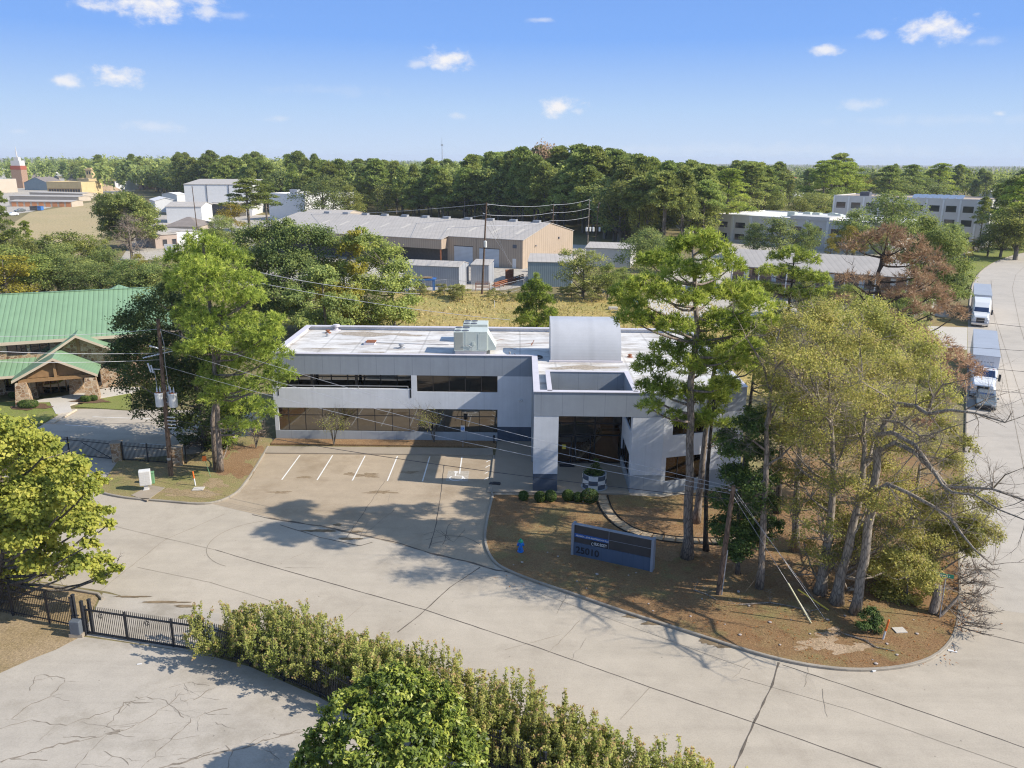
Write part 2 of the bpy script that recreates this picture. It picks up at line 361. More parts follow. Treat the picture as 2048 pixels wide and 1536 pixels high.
M['wire'] = plain('weathered_wire', (0.50, 0.50, 0.52), 0.5, 0.4, 0.2, var=0.1)
M['darkwire'] = plain('black_cable', (0.05, 0.05, 0.055), 0.6, 0.3, var=0.1)
M['insul'] = plain('grey_porcelain', (0.62, 0.64, 0.68), 0.3, 0.5, var=0.1)
M['tank'] = plain('transformer_grey', (0.60, 0.60, 0.58), 0.45, 0.4, var=0.1, scale=3)
M['asphaltdark'] = plain('dark_patch', (0.10, 0.095, 0.09), 0.9, 0.2, var=0.2, scale=2)  # dumpster colour, and the shade of the open bays put in as colour
M['flagstone'] = plain('tan_flagstone', (0.36, 0.28, 0.19), 0.9, 0.2, var=0.22, scale=1.7, fine=9)
M['edging'] = plain('black_edging', (0.03, 0.028, 0.025), 0.8, 0.2, var=0.2)
M['stonelit'] = plain('pale_pebble', (0.42, 0.36, 0.32), 0.8, 0.2, var=0.15)
M['leafdry'] = plain('dry_leaf', (0.28, 0.13, 0.05), 0.9, 0.1, var=0.3, scale=8)
M['tyre'] = plain('tyre_rubber', (0.025, 0.025, 0.025), 0.85, 0.2, var=0.2)
M['chrome'] = plain('chrome', (0.6, 0.6, 0.62), 0.2, 0.5, 0.9, var=0.05)
M['carwhite'] = plain('white_car_paint', (0.72, 0.73, 0.75), 0.2, 0.6, var=0.03)
M['cargrey'] = plain('grey_green_car_paint', (0.17, 0.19, 0.19), 0.25, 0.6, 0.4, var=0.05)
M['trailer'] = ribbed('pale_trailer_panel', (0.60, 0.60, 0.62), 0, 0.6, 0.45, 0.0, 0.006, var=0.05, dark=0.95)
M['trailerroof'] = ribbed('grey_trailer_roof', (0.40, 0.42, 0.45), 1, 0.8, 0.45, 0.2, 0.01, var=0.08, dark=0.93)
M['lens'] = plain('headlight_lens', (0.55, 0.56, 0.58), 0.1, 0.7, var=0.1)
M['amber'] = plain('amber_lens', (0.7, 0.22, 0.03), 0.3, 0.5, var=0.1)
M['redlens'] = plain('red_lens', (0.5, 0.02, 0.02), 0.3, 0.5, var=0.1)

def bark(name, a, b, k=1.0):
    t = NT(name); v = t.pos((3 * k, 3 * k, 0.7 * k)); n = t.noise(v, 2.2, 6, 0.75)
    vo = t.n('TexVoronoi', feature='DISTANCE_TO_EDGE'); vo.inputs['Scale'].default_value = 2.6; t.l(v, vo.inputs['Vector'])
    col = t.ramp(n, [(0.3, a), (0.7, b)])
    col = t.mix(1.0, col, t.ramp(vo.outputs['Distance'], [(0.0, 0.45), (0.15, 1.0)]), 'MULTIPLY')
    return t.fin(col, 0.95, 0.1, 0.0, t.bump(n, 0.8, 0.05))
M['pinebark'] = bark('pine_bark', (0.17, 0.135, 0.11), (0.36, 0.30, 0.25))
M['palebark'] = bark('pale_twig_bark', (0.22, 0.18, 0.14), (0.42, 0.36, 0.29))
M['greybark'] = bark('grey_bark', (0.12, 0.10, 0.085), (0.27, 0.24, 0.20))
M['darkbark'] = bark('dark_bark', (0.05, 0.042, 0.035), (0.13, 0.11, 0.09))
M['deadwood'] = bark('dead_wood', (0.20, 0.16, 0.125), (0.38, 0.32, 0.26))
M['pole'] = bark('utility_pole_wood', (0.13, 0.085, 0.06), (0.25, 0.175, 0.125), 0.8)
M['darkpole'] = bark('dark_pole_wood', (0.09, 0.06, 0.045), (0.19, 0.13, 0.095), 0.8)

L = {}
L['pine'] = foliage('pine_needles', [(0.0, (0.135, 0.18, 0.035)), (0.5, (0.365, 0.45, 0.08)), (1.0, (0.58, 0.62, 0.13))], 0.5)
L['pineA'] = foliage('tall_pine_needles', [(0.0, (0.150, 0.200, 0.035)), (0.5, (0.400, 0.480, 0.080)), (1.0, (0.600, 0.620, 0.130))], 0.50)
L['oak'] = foliage('dark_oak_leaves', [(0.0, (0.039, 0.068, 0.024)), (0.6, (0.110, 0.154, 0.044)), (1.0, (0.231, 0.264, 0.066))], 0.35)
L['elm'] = foliage('olive_elm_leaves', [(0.0, (0.19, 0.205, 0.055)), (0.5, (0.45, 0.43, 0.11)), (0.85, (0.61, 0.54, 0.14)), (1.0, (0.50, 0.39, 0.20))], 0.48)
L['sweet'] = foliage('yellow_green_leaves', [(0.0, (0.146, 0.185, 0.034)), (0.5, (0.347, 0.375, 0.067)), (1.0, (0.571, 0.538, 0.112))], 0.50)
L['holly'] = foliage('dark_holly_leaves', [(0.0, (0.04, 0.07, 0.022)), (0.6, (0.115, 0.17, 0.042)), (1.0, (0.24, 0.29, 0.065))], 0.35)
L['rust'] = foliage('dead_brown_needles', [(0.0, (0.26, 0.155, 0.085)), (0.5, (0.43, 0.285, 0.165)), (1.0, (0.59, 0.42, 0.27))], 0.35)
L['magn'] = foliage('glossy_magnolia_leaves', [(0.0, (0.06, 0.09, 0.018)), (0.55, (0.215, 0.265, 0.04)), (1.0, (0.48, 0.48, 0.09))], 0.32, 0.42, spec=0.28)
L['myrtle'] = foliage('crape_myrtle_leaves', [(0.0, (0.16, 0.195, 0.045)), (0.45, (0.38, 0.41, 0.105)), (0.8, (0.53, 0.50, 0.15)), (1.0, (0.50, 0.33, 0.17))], 0.5)
L['ball'] = foliage('clipped_shrub_leaves', [(0.0, (0.03, 0.065, 0.015)), (0.6, (0.085, 0.14, 0.03)), (1.0, (0.15, 0.20, 0.045))], 0.2)
L['mid'] = foliage('mixed_tree_leaves', [(0.0, (0.112, 0.150, 0.044)), (0.5, (0.312, 0.356, 0.094)), (1.0, (0.525, 0.525, 0.138))], 0.48, obvar=0.22)
L['deep'] = foliage('deep_green_leaves', [(0.0, (0.078, 0.117, 0.039)), (0.5, (0.234, 0.293, 0.085)), (1.0, (0.429, 0.455, 0.124))], 0.42, obvar=0.2)
L['yel'] = foliage('autumn_yellow_leaves', [(0.0, (0.188, 0.163, 0.031)), (0.5, (0.338, 0.288, 0.044)), (1.0, (0.475, 0.375, 0.062))], 0.45, obvar=0.2)
L['far'] = foliage('distant_pine_needles', [(0.0, (0.095, 0.13, 0.038)), (0.5, (0.30, 0.355, 0.09)), (1.0, (0.49, 0.52, 0.145))], 0.48, obvar=0.2)
L['weeds'] = foliage('field_weeds', [(0.0, (0.22, 0.24, 0.07)), (0.5, (0.42, 0.42, 0.14)), (1.0, (0.58, 0.50, 0.22))], 0.5)
L['grasses'] = foliage('weed_leaves', [(0.0, (0.20, 0.21, 0.06)), (0.5, (0.38, 0.33, 0.11)), (1.0, (0.54, 0.43, 0.18))], 0.35)
L['twig'] = foliage('pinkish_twigs', [(0.0, (0.16, 0.11, 0.08)), (1.0, (0.33, 0.24, 0.17))], 0.1)

def stonework():
    t = NT('rough_stone_wall'); tc = t.n('TexCoord'); sep = t.n('SeparateXYZ'); t.l(tc.outputs['Object'], sep.inputs[0])
    ad = t.n('Math', operation='ADD'); t.l(sep.outputs['X'], ad.inputs[0]); t.l(sep.outputs['Y'], ad.inputs[1])
    cb = t.n('CombineXYZ'); t.l(ad.outputs[0], cb.inputs[0]); t.l(sep.outputs['Z'], cb.inputs[1])
    mp = t.n('Mapping'); mp.inputs['Scale'].default_value = (1.7, 2.7, 1); t.l(cb.outputs[0], mp.inputs[0])
    va = t.n('TexVoronoi'); va.distance = 'CHEBYCHEV'; va.inputs['Scale'].default_value = 1.25; t.l(mp.outputs[0], va.inputs['Vector'])
    vb = t.n('TexVoronoi', feature='DISTANCE_TO_EDGE'); vb.inputs['Scale'].default_value = 1.25; t.l(mp.outputs[0], vb.inputs['Vector'])
    sx = t.n('SeparateXYZ'); t.l(va.outputs['Color'], sx.inputs[0])
    col = t.ramp(sx.outputs[0], [(0.0, (0.15, 0.085, 0.05)), (0.3, (0.33, 0.21, 0.115)), (0.6, (0.42, 0.31, 0.20)), (0.85, (0.25, 0.14, 0.075)), (1.0, (0.50, 0.40, 0.29))])
    col = t.mix(1.0, col, t.ramp(t.noise(tc.outputs['Object'], 8, 4), [(0.3, 0.75), (0.7, 1.2)]), 'MULTIPLY')
    col = t.mix(t.ramp(vb.outputs['Distance'], [(0.02, 1.0), (0.05, 0.0)]), col, (0.45, 0.38, 0.29))
    return t.fin(col, 0.9, 0.2, 0.0, t.bump(vb.outputs['Distance'], 0.6, 0.05))
M['stone'] = stonework()
def brick():
    t = NT('red_brown_brick'); tc = t.n('TexCoord'); sep = t.n('SeparateXYZ'); t.l(tc.outputs['Object'], sep.inputs[0])
    ad = t.n('Math', operation='ADD'); t.l(sep.outputs['X'], ad.inputs[0]); t.l(sep.outputs['Y'], ad.inputs[1])
    cb = t.n('CombineXYZ'); t.l(ad.outputs[0], cb.inputs[0]); t.l(sep.outputs['Z'], cb.inputs[1])
    b = t.n('TexBrick'); b.inputs['Scale'].default_value = 2.2; t.l(cb.outputs[0], b.inputs['Vector'])
    b.inputs['Color1'].default_value = (0.27, 0.15, 0.095, 1); b.inputs['Color2'].default_value = (0.35, 0.21, 0.13, 1); b.inputs['Mortar'].default_value = (0.4, 0.34, 0.28, 1)
    return t.fin(b.outputs['Color'], 0.85, 0.2)
M['brick'] = brick()
def greenroof(rot):
    return ribbed('green_standing_seam_%d' % int(abs(rot) * 100), (0.20, 0.315, 0.185), 0, 0.50, 0.45, 0.0, 0.03, rot, 0.08, 0.6)
def grille():
    t = NT('heat_checks'); return plain('black_grille', (0.03, 0.03, 0.035), 0.4, 0.4)
M['grille'] = grille()
# ------------------------------------------------------------------ sky, sun, camera
SUNV = Vector((10.4, -2.0, 7.85)).normalized()
ELEV = math.asin(SUNV.z); AZ = math.atan2(SUNV.x, SUNV.y)       # clockwise from +Y
W = bpy.data.worlds.new('World'); SC.world = W; W.use_nodes = True
nt = W.node_tree; nt.nodes.clear()
def wn(kind, **kw):
    x = nt.nodes.new('ShaderNode' + kind)
    for k, v in kw.items():
        if k in x.inputs: x.inputs[k].default_value = v
        else: setattr(x, k, v)
    return x
sky = wn('TexSky', sky_type='NISHITA'); sky.sun_disc = False
sky.sun_elevation = ELEV; sky.sun_rotation = AZ; sky.altitude = 0; sky.air_density = 1.0; sky.dust_density = 0.3; sky.ozone_density = 1.5
bg = wn('Background'); bg.inputs['Strength'].default_value = SKY_STRENGTH
wo = wn('OutputWorld')
tc = wn('TexCoord')
gm = wn('HueSaturation'); gm.inputs['Saturation'].default_value = 1.0
nt.links.new(sky.outputs[0], gm.inputs['Color'])
# the few small fair-weather clouds of the day, each at its own bearing and height in the sky
sep = wn('SeparateXYZ'); nt.links.new(tc.outputs['Generated'], sep.inputs[0])
az = wn('Math', operation='ARCTAN2'); nt.links.new(sep.outputs[0], az.inputs[0]); nt.links.new(sep.outputs[1], az.inputs[1])
el = wn('Math', operation='ARCSINE'); nt.links.new(sep.outputs[2], el.inputs[0])
# the low band of the sky: pale at the horizon, deep blue above, as on the day
lo = wn('MapRange'); lo.inputs[1].default_value = -0.05; lo.inputs[2].default_value = 0.35; nt.links.new(el.outputs[0], lo.inputs[0])
rp_ = wn('ValToRGB'); e_ = rp_.color_ramp.elements; e_.new(0.3); e_.new(0.5)
for i_, (q_, c_) in enumerate(((0.11, (2.75, 3.25, 3.95)), (0.27, (2.0, 2.8, 4.0)), (0.46, (0.98, 1.92, 4.05)), (1.0, (0.55, 1.2, 3.2)))): e_[i_].position = q_; e_[i_].color = (*[v_ / 5 for v_ in c_], 1)
nt.links.new(lo.outputs[0], rp_.inputs['Fac'])
sc5 = wn('VectorMath', operation='SCALE'); sc5.inputs['Scale'].default_value = 5.0; nt.links.new(rp_.outputs[0], sc5.inputs[0])
hi = wn('MapRange', interpolation_type='SMOOTHSTEP'); hi.inputs[1].default_value = 0.2; hi.inputs[2].default_value = 0.42; nt.links.new(el.outputs[0], hi.inputs[0])
mh = wn('Mix', data_type='RGBA'); nt.links.new(hi.outputs[0], mh.inputs[0]); nt.links.new(sc5.outputs[0], mh.inputs[6]); nt.links.new(gm.outputs[0], mh.inputs[7]); cur = mh.outputs[2]
cmb = wn('CombineXYZ'); nt.links.new(az.outputs[0], cmb.inputs[0]); nt.links.new(el.outputs[0], cmb.inputs[1])
mpn = wn('Mapping'); mpn.inputs['Scale'].default_value = (1, 1.5, 1); nt.links.new(cmb.outputs[0], mpn.inputs[0])
nz = wn('TexNoise'); nz.inputs['Scale'].default_value = 42; nz.inputs['Detail'].default_value = 7; nz.inputs['Roughness'].default_value = 0.6
nt.links.new(mpn.outputs[0], nz.inputs['Vector'])
CLOUDS = [  # px, py, half width, half height (photo pixels), density
    (310, 12, 112, 26, 1.0), (415, 24, 34, 14, .7), (235, 152, 50, 17, 1.0), (128, 161, 30, 14, .85), (890, 119, 46, 18, 1.0), (838, 127, 24, 8, .5),
    (1120, 215, 38, 16, 1.0), (1150, 222, 20, 8, .6), (470, 30, 60, 8, .3), (1500, 300, 500, 12, .16), (1900, 240, 260, 10, .14), (660, 180, 120, 10, .10), (1872, 56, 66, 24, 1.0), (1748, 68, 30, 10, .7), (1652, 100, 26, 11, .85), (1085, 40, 28, 5, .45), (1965, 82, 30, 9, .3),
    (1730, 210, 50, 9, .4), (310, 254, 55, 10, .35), (915, 232, 16, 7, .45), (2000, 227, 14, 6, .6), (560, 237, 26, 6, .3), (35, 262, 20, 5, .25),
    (-500, 60, 120, 30, .9), (2600, 120, 140, 30, .8), (-900, -300, 200, 60, .8), (1300, -500, 160, 50, .8), (2900, -400, 200, 60, .8)]
acc = None
for px, py, rw, rh, dn in CLOUDS:
    v = ray(px, py).normalized(); v2 = ray(px + rw, py).normalized(); v3 = ray(px, py - rh).normalized()
    a0, e0 = math.atan2(v.x, v.y), math.asin(v.z)
    wa = abs(math.atan2(v2.x, v2.y) - a0) * 1.55; we = abs(math.asin(v3.z) - e0) * 1.6
    sb = wn('VectorMath', operation='SUBTRACT'); sb.inputs[1].default_value = (a0, e0, 0); nt.links.new(cmb.outputs[0], sb.inputs[0])
    dv = wn('VectorMath', operation='DIVIDE'); dv.inputs[1].default_value = (wa, we, 1); nt.links.new(sb.outputs[0], dv.inputs[0])
    ln = wn('VectorMath', operation='LENGTH'); nt.links.new(dv.outputs[0], ln.inputs[0])
    ad = wn('Math', operation='MULTIPLY_ADD'); ad.inputs[1].default_value = 2.3; nt.links.new(nz.outputs['Fac'], ad.inputs[0])
    ng = wn('Math', operation='SUBTRACT'); ng.inputs[0].default_value = 0.55; nt.links.new(ln.outputs['Value'], ng.inputs[1]); nt.links.new(ng.outputs[0], ad.inputs[2])
    mr = wn('MapRange', interpolation_type='SMOOTHSTEP'); mr.inputs[1].default_value = 0.80; mr.inputs[2].default_value = 1.75; mr.inputs[4].default_value = dn
    nt.links.new(ad.outputs[0], mr.inputs[0])
    if acc is None: acc = mr.outputs[0]
    else:
        mx = wn('Math', operation='MAXIMUM'); nt.links.new(acc, mx.inputs[0]); nt.links.new(mr.outputs[0], mx.inputs[1]); acc = mx.outputs[0]
mixc = wn('Mix', data_type='RGBA'); nt.links.new(acc, mixc.inputs[0]); nt.links.new(cur, mixc.inputs[6])
mixc.inputs[7].default_value = (CLOUDV, CLOUDV * 0.985, CLOUDV, 1)
nt.links.new(mixc.outputs[2], bg.inputs['Color']); nt.links.new(bg.outputs[0], wo.inputs[0])

sd = bpy.data.lights.new('sun', 'SUN'); sd.energy = SUN_STRENGTH; sd.angle = math.radians(0.5); sd.color = (1.0, 0.93, 0.82)
so = bpy.data.objects.new('sun', sd); COL.objects.link(so); so.rotation_euler = SUNV.to_track_quat('Z', 'Y').to_euler(); so.location = (60, -10, 60)

cd = bpy.data.cameras.new('camera'); cd.sensor_width = 36; cd.lens = 36 * FPX / 2048; cd.clip_end = 40000; cd.clip_start = 0.5
co = bpy.data.objects.new('camera', cd); COL.objects.link(co); SC.camera = co
co.matrix_world = Matrix(((RIGHT.x, UP.x, -FWD.x, 0), (RIGHT.y, UP.y, -FWD.y, 0), (RIGHT.z, UP.z, -FWD.z, CH), (0, 0, 0, 1)))
SC.view_settings.view_transform = 'Standard'; SC.view_settings.look = 'None'; SC.view_settings.exposure = EXPOSURE; SC.view_settings.gamma = 1
SC.view_settings.use_curve_mapping = False
SC.cycles.max_bounces = 9; SC.cycles.diffuse_bounces = 6; SC.cycles.glossy_bounces = 3; SC.cycles.transmission_bounces = 6; SC.cycles.transparent_max_bounces = 12
SC.cycles.use_denoising = DENOISE; SC.cycles.denoising_input_passes = 'RGB_ALBEDO_NORMAL'; SC.cycles.denoising_prefilter = 'NONE'; SC.cycles.filter_width = 1.15
SC.cycles.sample_clamp_indirect = 6

# ------------------------------------------------------------------ ground, roads, kerbs
def sheet(name, pts, z, mat, thick=0.0):
    m = MB()
    if thick: m.prism(pts, z - thick, z)
    else: m.prism(pts, z, z, side=False)
    return struct(name, m, mat)
gp = [G2(*p) for p in ()]
sheet('ground', [(-9000, -400), (9000, -400), (9000, 12000), (-9000, 12000)], 0.0, M['ground'])
def smooth(pts, k=4):
    out = []
    for i in range(len(pts) - 1):
        p0, p1, p2, p3 = pts[max(i - 1, 0)], pts[i], pts[i + 1], pts[min(i + 2, len(pts) - 1)]
        for j in range(k):
            t = j / k
            out.append(tuple(0.5 * ((2 * b) + (c - a) * t + (2 * a - 5 * b + 4 * c - d) * t * t + (-a + 3 * b - 3 * c + d) * t ** 3) for a, b, c, d in zip(p0[:2], p1[:2], p2[:2], p3[:2])))
    out.append(tuple(pts[-1][:2])); return out
# the concrete street in front and the side street that runs off to the upper right
sheet('road', [(-150, 88), (-60, 63.5), (-31.4, 56.5), (-20, 57.5), (20, 57.5), (27, 45), (40, 41), (90, 28), (90, -20), (40, -10), (20, 12), (8.5, 22.6), (-1, 28.9), (-9, 33.7), (-15.5, 37.3), (-23.5, 40.7), (-30.8, 42.4), (-150, 74.6)], 0.010, M['road'])
LEFTK = [G2(*p) for p in ((1918, 1150), (1926, 1000), (1930, 870), (1934, 760), (1936, 640), (1944, 572), (1960, 545), (1985, 527), (2012, 516), (2040, 508), (2090, 499), (2200, 485))]
rr = [(p[0] + 14 * 0.87, p[1] - 14 * 0.5) for p in LEFTK]
sheet('side_road', [(26.5, 43.5)] + LEFTK[1:] + rr[::-1] + [(45, 35), (27, 40)], 0.014, M['road2'])
lot = [G2(*p) for p in ((530, 908), (760, 910), (987, 913), (983, 985), (975, 1030), (970, 1070), (976, 1108), (990, 1137), (860, 1105), (700, 1065), (560, 1040), (420, 1007), (480, 985), (503, 955))]
sheet('parking_lot', lot, 0.018, M['lot'])
fl = [G2(*p) for p in ((160, 1273), (405, 1308), (500, 1334), (640, 1396), (700, 1430), (850, 1497), (1000, 1545))] + [(5, 22), (5, 4), (-55, 4), (-55, 22)] + [G2(*p) for p in ((-120, 1372), (0, 1345), (60, 1318), (112, 1298))]
sheet('gated_lot', fl, 0.018, M['yard'])
sheet('driveway', [G2(*p) for p in ((206, 1186), (440, 1228), (430, 1312), (165, 1270))], 0.014, M['yard'])
sheet('dirt_strip', [G2(*p) for p in ((-160, 1130), (0, 1158), (200, 1190), (160, 1275), (112, 1300), (60, 1320), (0, 1347), (-160, 1380))], 0.024, M['dirt'])
sheet('hedge_bed', [G2(*p) for p in ((425, 1262), (520, 1290), (700, 1372), (900, 1460), (1040, 1520), (1200, 1600), (1100, 1640), (1000, 1540), (850, 1492), (640, 1390), (500, 1329), (425, 1308))], 0.022, M['dirt'])
# raised lawns with kerbs
LV = smooth([G2(*p) for p in ((185, 981), (215, 990), (260, 998), (330, 1004), (395, 1009), (435, 1005), (470, 989), (492, 965), (512, 935), (536, 895))], 3)
sheet('verge_lawn', LV + [G2(545, 884), G2(540, 868), G2(460, 880), G2(368, 925), G2(300, 926), G2(238, 922), G2(215, 955)], 0.12, M['verge'], 0.12)
RL = smooth([G2(*p) for p in ((986, 992), (979, 1020), (973, 1050), (970, 1078), (976, 1105), (994, 1130), (1030, 1149), (1080, 1168), (1140, 1188), (1250, 1226), (1380, 1267), (1480, 1299), (1560, 1321), (1640, 1336), (1720, 1342), (1800, 1336), (1862, 1318), (1900, 1285), (1916, 1240), (1919, 1180), (1918, 1120), (1916, 1050))], 3)
rl_in = RL + [G2(1917, 960), G2(1915, 890), G2(1560, 880), (20.5, 62), (17.0, 57.0), (10.7, 54.9), (8.4, 55.1)]
sheet('corner_lawn', rl_in + [G2(1190, 992)], 0.12, M['lawn'], 0.12)
BED = [(-21.6, 66.68), (-2.0, 66.68), (-2.0, 65.25), (-21.6, 65.35)]
sheet('planting_bed', BED, 0.15, M['straw'], 0.15)
# weathered bare patches in the lawns
def blob(px, py, rx, ry, n=26, seed=0, z=0.124, j=0.35):
    r = random.Random(seed); P = []
    c = G(px, py)
    ex = G(px + rx, py) - c; ey = G(px, py - ry) - c
    ph = [r.uniform(0, 6.28) for _ in range(4)]
    for i in range(n):
        a = 2 * PI * i / n; k = 1 + j * (0.5 * math.sin(3 * a + ph[0]) + 0.3 * math.sin(5 * a + ph[1]) + 0.3 * math.sin(8 * a + ph[2])) + r.uniform(-j, j) * 0.35
        P.append((c.x + (ex.x * math.cos(a) + ey.x * math.sin(a)) * k, c.y + (ex.y * math.cos(a) + ey.y * math.sin(a)) * k))
    m = MB(); m.prism(P, z, z, side=False); return m
pm = MB()
for i, a in enumerate(((1640, 1290, 34, 12), (1690, 1302, 40, 9), (1655, 1275, 22, 9), (1725, 1296, 22, 6), (1600, 1300, 14, 5), (1668, 1262, 12, 4))):
    b = blob(*a, seed=i, z=0.124 + 0.001 * i); pm.add(b.v, b.f)
struct('sand_patch', pm, M['sand'])
pm = MB()
for i, a in enumerate(((390, 990, 50, 8), (345, 985, 22, 5), (430, 970, 22, 10))):
    b = blob(*a, seed=10 + i, z=0.124 + 0.001 * i); pm.add(b.v, b.f)
struct('bare_earth', pm, M['dirt'])
pm = MB()
for i, a in enumerate(((470, 935, 35, 22), (500, 905, 28, 14), (450, 900, 20, 14), (1290, 1040, 55, 20), (1340, 1075, 45, 12), (1420, 1095, 60, 24), (1520, 1125, 70, 22), (1600, 1170, 40, 25), (1330, 1110, 30, 14), (1660, 1060, 80, 40))):
    b = blob(*a, seed=30 + i, z=0.125 + 0.001 * i); pm.add(b.v, b.f)
struct('pine_straw', pm, M['straw'])
def kerb(name, pts, w=0.17, h=0.15, base=0.0, mat='kerb'):
    m = MB(); pts = [Vector((p[0], p[1])) for p in pts]; k = len(pts); P = []
    prof = ((-w / 2, base), (-w / 2, h - 0.03), (-w / 2 + 0.03, h), (w / 2 - 0.03, h), (w / 2, h - 0.03), (w / 2, base)); q = len(prof)
    for i in range(k):
        t = (pts[min(i + 1, k - 1)] - pts[max(i - 1, 0)]).normalized()
        for a, z in prof: P.append((pts[i].x - t.y * a, pts[i].y + t.x * a, z))
    F = [(i * q + j, (i + 1) * q + j, (i + 1) * q + j + 1, i * q + j + 1) for i in range(k - 1) for j in range(q - 1)]
    F += [tuple(range(q)), tuple((k - 1) * q + j for j in range(q))[::-1]]
    m.add(P, F); return struct(name, m, M[mat])
kerb('kerb', LV); kerb('kerb', RL)
kerb('kerb', smooth(LEFTK[4:], 3))
kerb('kerb', [G2(*p) for p in ((-160, 1131), (0, 1159), (120, 1177), (196, 1190), (206, 1200))])
kerb('kerb', [G2(*p) for p in ((1931, 905), (1932, 880), (1933, 800))])
# walks
sheet('walk', [G2(*p) for p in ((535, 895), (760, 897), (985, 899), (987, 913), (760, 910), (530, 908))], 0.13, M['walk'], 0.13)
sheet('entry_walk', [(-1.95, 66.68), (1.04, 66.68), (1.04, 61.6), (8.28, 61.6), (8.28, 55.35), (-2.35, 55.45), G2(990, 915), (-1.95, 65.2)], 0.14, M['walk'], 0.14)
kerb('kerb', [G2(988, 914), G2(984, 950), G2(982, 975), G2(985, 992)], 0.16, 0.16)
# grass and yards further off
sheet('golden_field', [(-24, 84), (-24, 150), (-9, 152), (30, 140), (36, 118), (33, 82)], 0.004, M['field'])
sheet('side_drive', [G2(*p) for p in ((1290, 598), (1345, 596), (1560, 640), (1560, 680), (1300, 622))], 0.010, M['paleconc'])
sheet('warehouse_yard', [(-60, 156), (-20, 151), (-3, 153), (14, 178), (20, 240), (-60, 260)], 0.008, M['gravelyard'])
sheet('apartment_yard', [(30, 118), (66, 118), (84, 168), (60, 250), (30, 170)], 0.008, M['gravelyard'])
sheet('office_yard', [(50, 200), (110, 190), (175, 300), (60, 320)], 0.006, M['gravelyard'])
sheet('side_lawn', [LEFTK[3], LEFTK[4], (66.0, 131.5), (58.0, 122.0), (43, 86)], 0.012, M['verge'])
sheet('side_driveway', [G2(*p) for p in ((1855, 652), (1935, 655), (1934, 700), (1860, 690))], 0.016, M['paleconc'])
sheet('roadside_lawn', [(p[0] - 0.3, p[1]) for p in LEFTK[5:]] + [G2(2200, 470), G2(1990, 488), G2(1900, 520), G2(1850, 560), G2(1900, 600)], 0.012, M['greenlawn'])
sheet('mown_slope', [G2(*p) for p in ((60, 490), (150, 520), (210, 470), (205, 400), (290, 375), (250, 385), (180, 405), (60, 425), (20, 450))], 0.010, M['mound'])
sheet('white_yard', [G2(*p) for p in ((240, 520), (360, 520), (700, 480), (640, 430), (300, 430))], 0.007, M['gravelyard'])
sheet('storage_yard', [G2(*p) for p in ((-60, 440), (60, 424), (190, 395), (330, 368), (0, 350), (-300, 400))], 0.007, M['gravelyard'])
pm = MB()
for i, a in enumerate(((733, 951, 26, 4), (700, 948, 12, 2.5), (610, 955, 14, 2.5), (820, 945, 16, 2.5), (762, 985, 30, 3), (560, 985, 20, 2.5))):
    b = blob(*a, seed=140 + i, z=0.0195 + 0.0002 * i, j=0.5, n=44); pm.add(b.v, b.f)
struct('oil_stain', pm, M['lotstain'])
# the drive and lawns of the stone building
sheet('stone_lot', [(-44.2, 68.2), (-44.6, 75.0), (-36.9, 75.2), (-24.5, 74.5), (-24.0, 64.0), (-33, 61.4), (-41, 63.2), (-44.5, 58), (-31, 56.2), (-31, 61), (-44, 66)][:7] , 0.014, M['road'])
sheet('stone_drive', [(-52, 58.5), (-31.6, 55.6), (-32.4, 61.3), (-41, 63.3), (-54, 67)], 0.016, M['yard'])
sheet('front_lawn', [(-75, 62), (-54, 67.2), (-44.4, 68.3), (-44.7, 75.2), (-46.5, 77.2), (-51, 77.2), (-75, 68)], 0.10, M['greenlawn'], 0.10)
sheet('front_lawn', [G2(*p) for p in ((205, 795), (262, 788), (265, 822), (150, 815))], 0.10, M['greenlawn'], 0.10)
sheet('front_walk', [G2(*p) for p in ((50, 808), (88, 800), (150, 790), (230, 775), (285, 777), (262, 788), (200, 799), (172, 803), (140, 812), (145, 826), (112, 830), (104, 815), (100, 806))], 0.13, M['paleconc'], 0.13)
pm = MB()
for i, a in enumerate(((60, 815, 40, 7), (180, 803, 34, 6))):
    b = blob(*a, seed=60 + i, z=0.135 + 0.001 * i); pm.add(b.v, b.f)
struct('mulch_bed', pm, M['mulch'])

# ------------------------------------------------------------------ joints, cracks and painted lines
def wob(pts, amp, rng, step=0.5):
    out = []
    for i in range(len(pts) - 1):
        a, b = pts[i], pts[i + 1]; d = math.hypot(b[0] - a[0], b[1] - a[1]); n = max(1, int(d / step))
        for j in range(n):
            t = j / n; out.append((a[0] + (b[0] - a[0]) * t + rng.uniform(-amp, amp), a[1] + (b[1] - a[1]) * t + rng.uniform(-amp, amp)))
    out.append(tuple(pts[-1][:2])); return out
rg = random.Random(5)
jm = MB()
def joint(px, w, z=0.020, amp=0.012, mi=0, jit=0.4): jm.strip(wob([G2(*p) for p in px], amp, rg), w, z, mi, jit, rg)
joint(((430, 1100), (500, 1121), (700, 1178), (850, 1220), (1080, 1297), (1300, 1375), (1508, 1446), (1760, 1536), (1900, 1590)), 0.05)
joint(((960, 1135), (900, 1175), (840, 1230), (795, 1265)), 0.055)
joint(((1558, 1325), (1545, 1370), (1508, 1446), (1468, 1536), (1450, 1580)), 0.07, amp=0.02, jit=0.8)
joint(((1565, 1330), (1760, 1395), (1920, 1450), (2060, 1500)), 0.045)
joint(((1935, 1260), (2060, 1290)), 0.05)
joint(((60, 1005), (250, 1058), (430, 1100)), 0.03, mi=1); joint(((1480, 1356), (1700, 1420), (1900, 1490), (2060, 1545)), 0.025, mi=1)
joint(((200, 1182), (330, 1080), (400, 1050), (450, 1028)), 0.03, amp=0.03, mi=1)
joint(((275, 1135), (420, 1165), (600, 1220)), 0.025, mi=1); joint(((1010, 1300), (1120, 1270)), 0.02, mi=1)
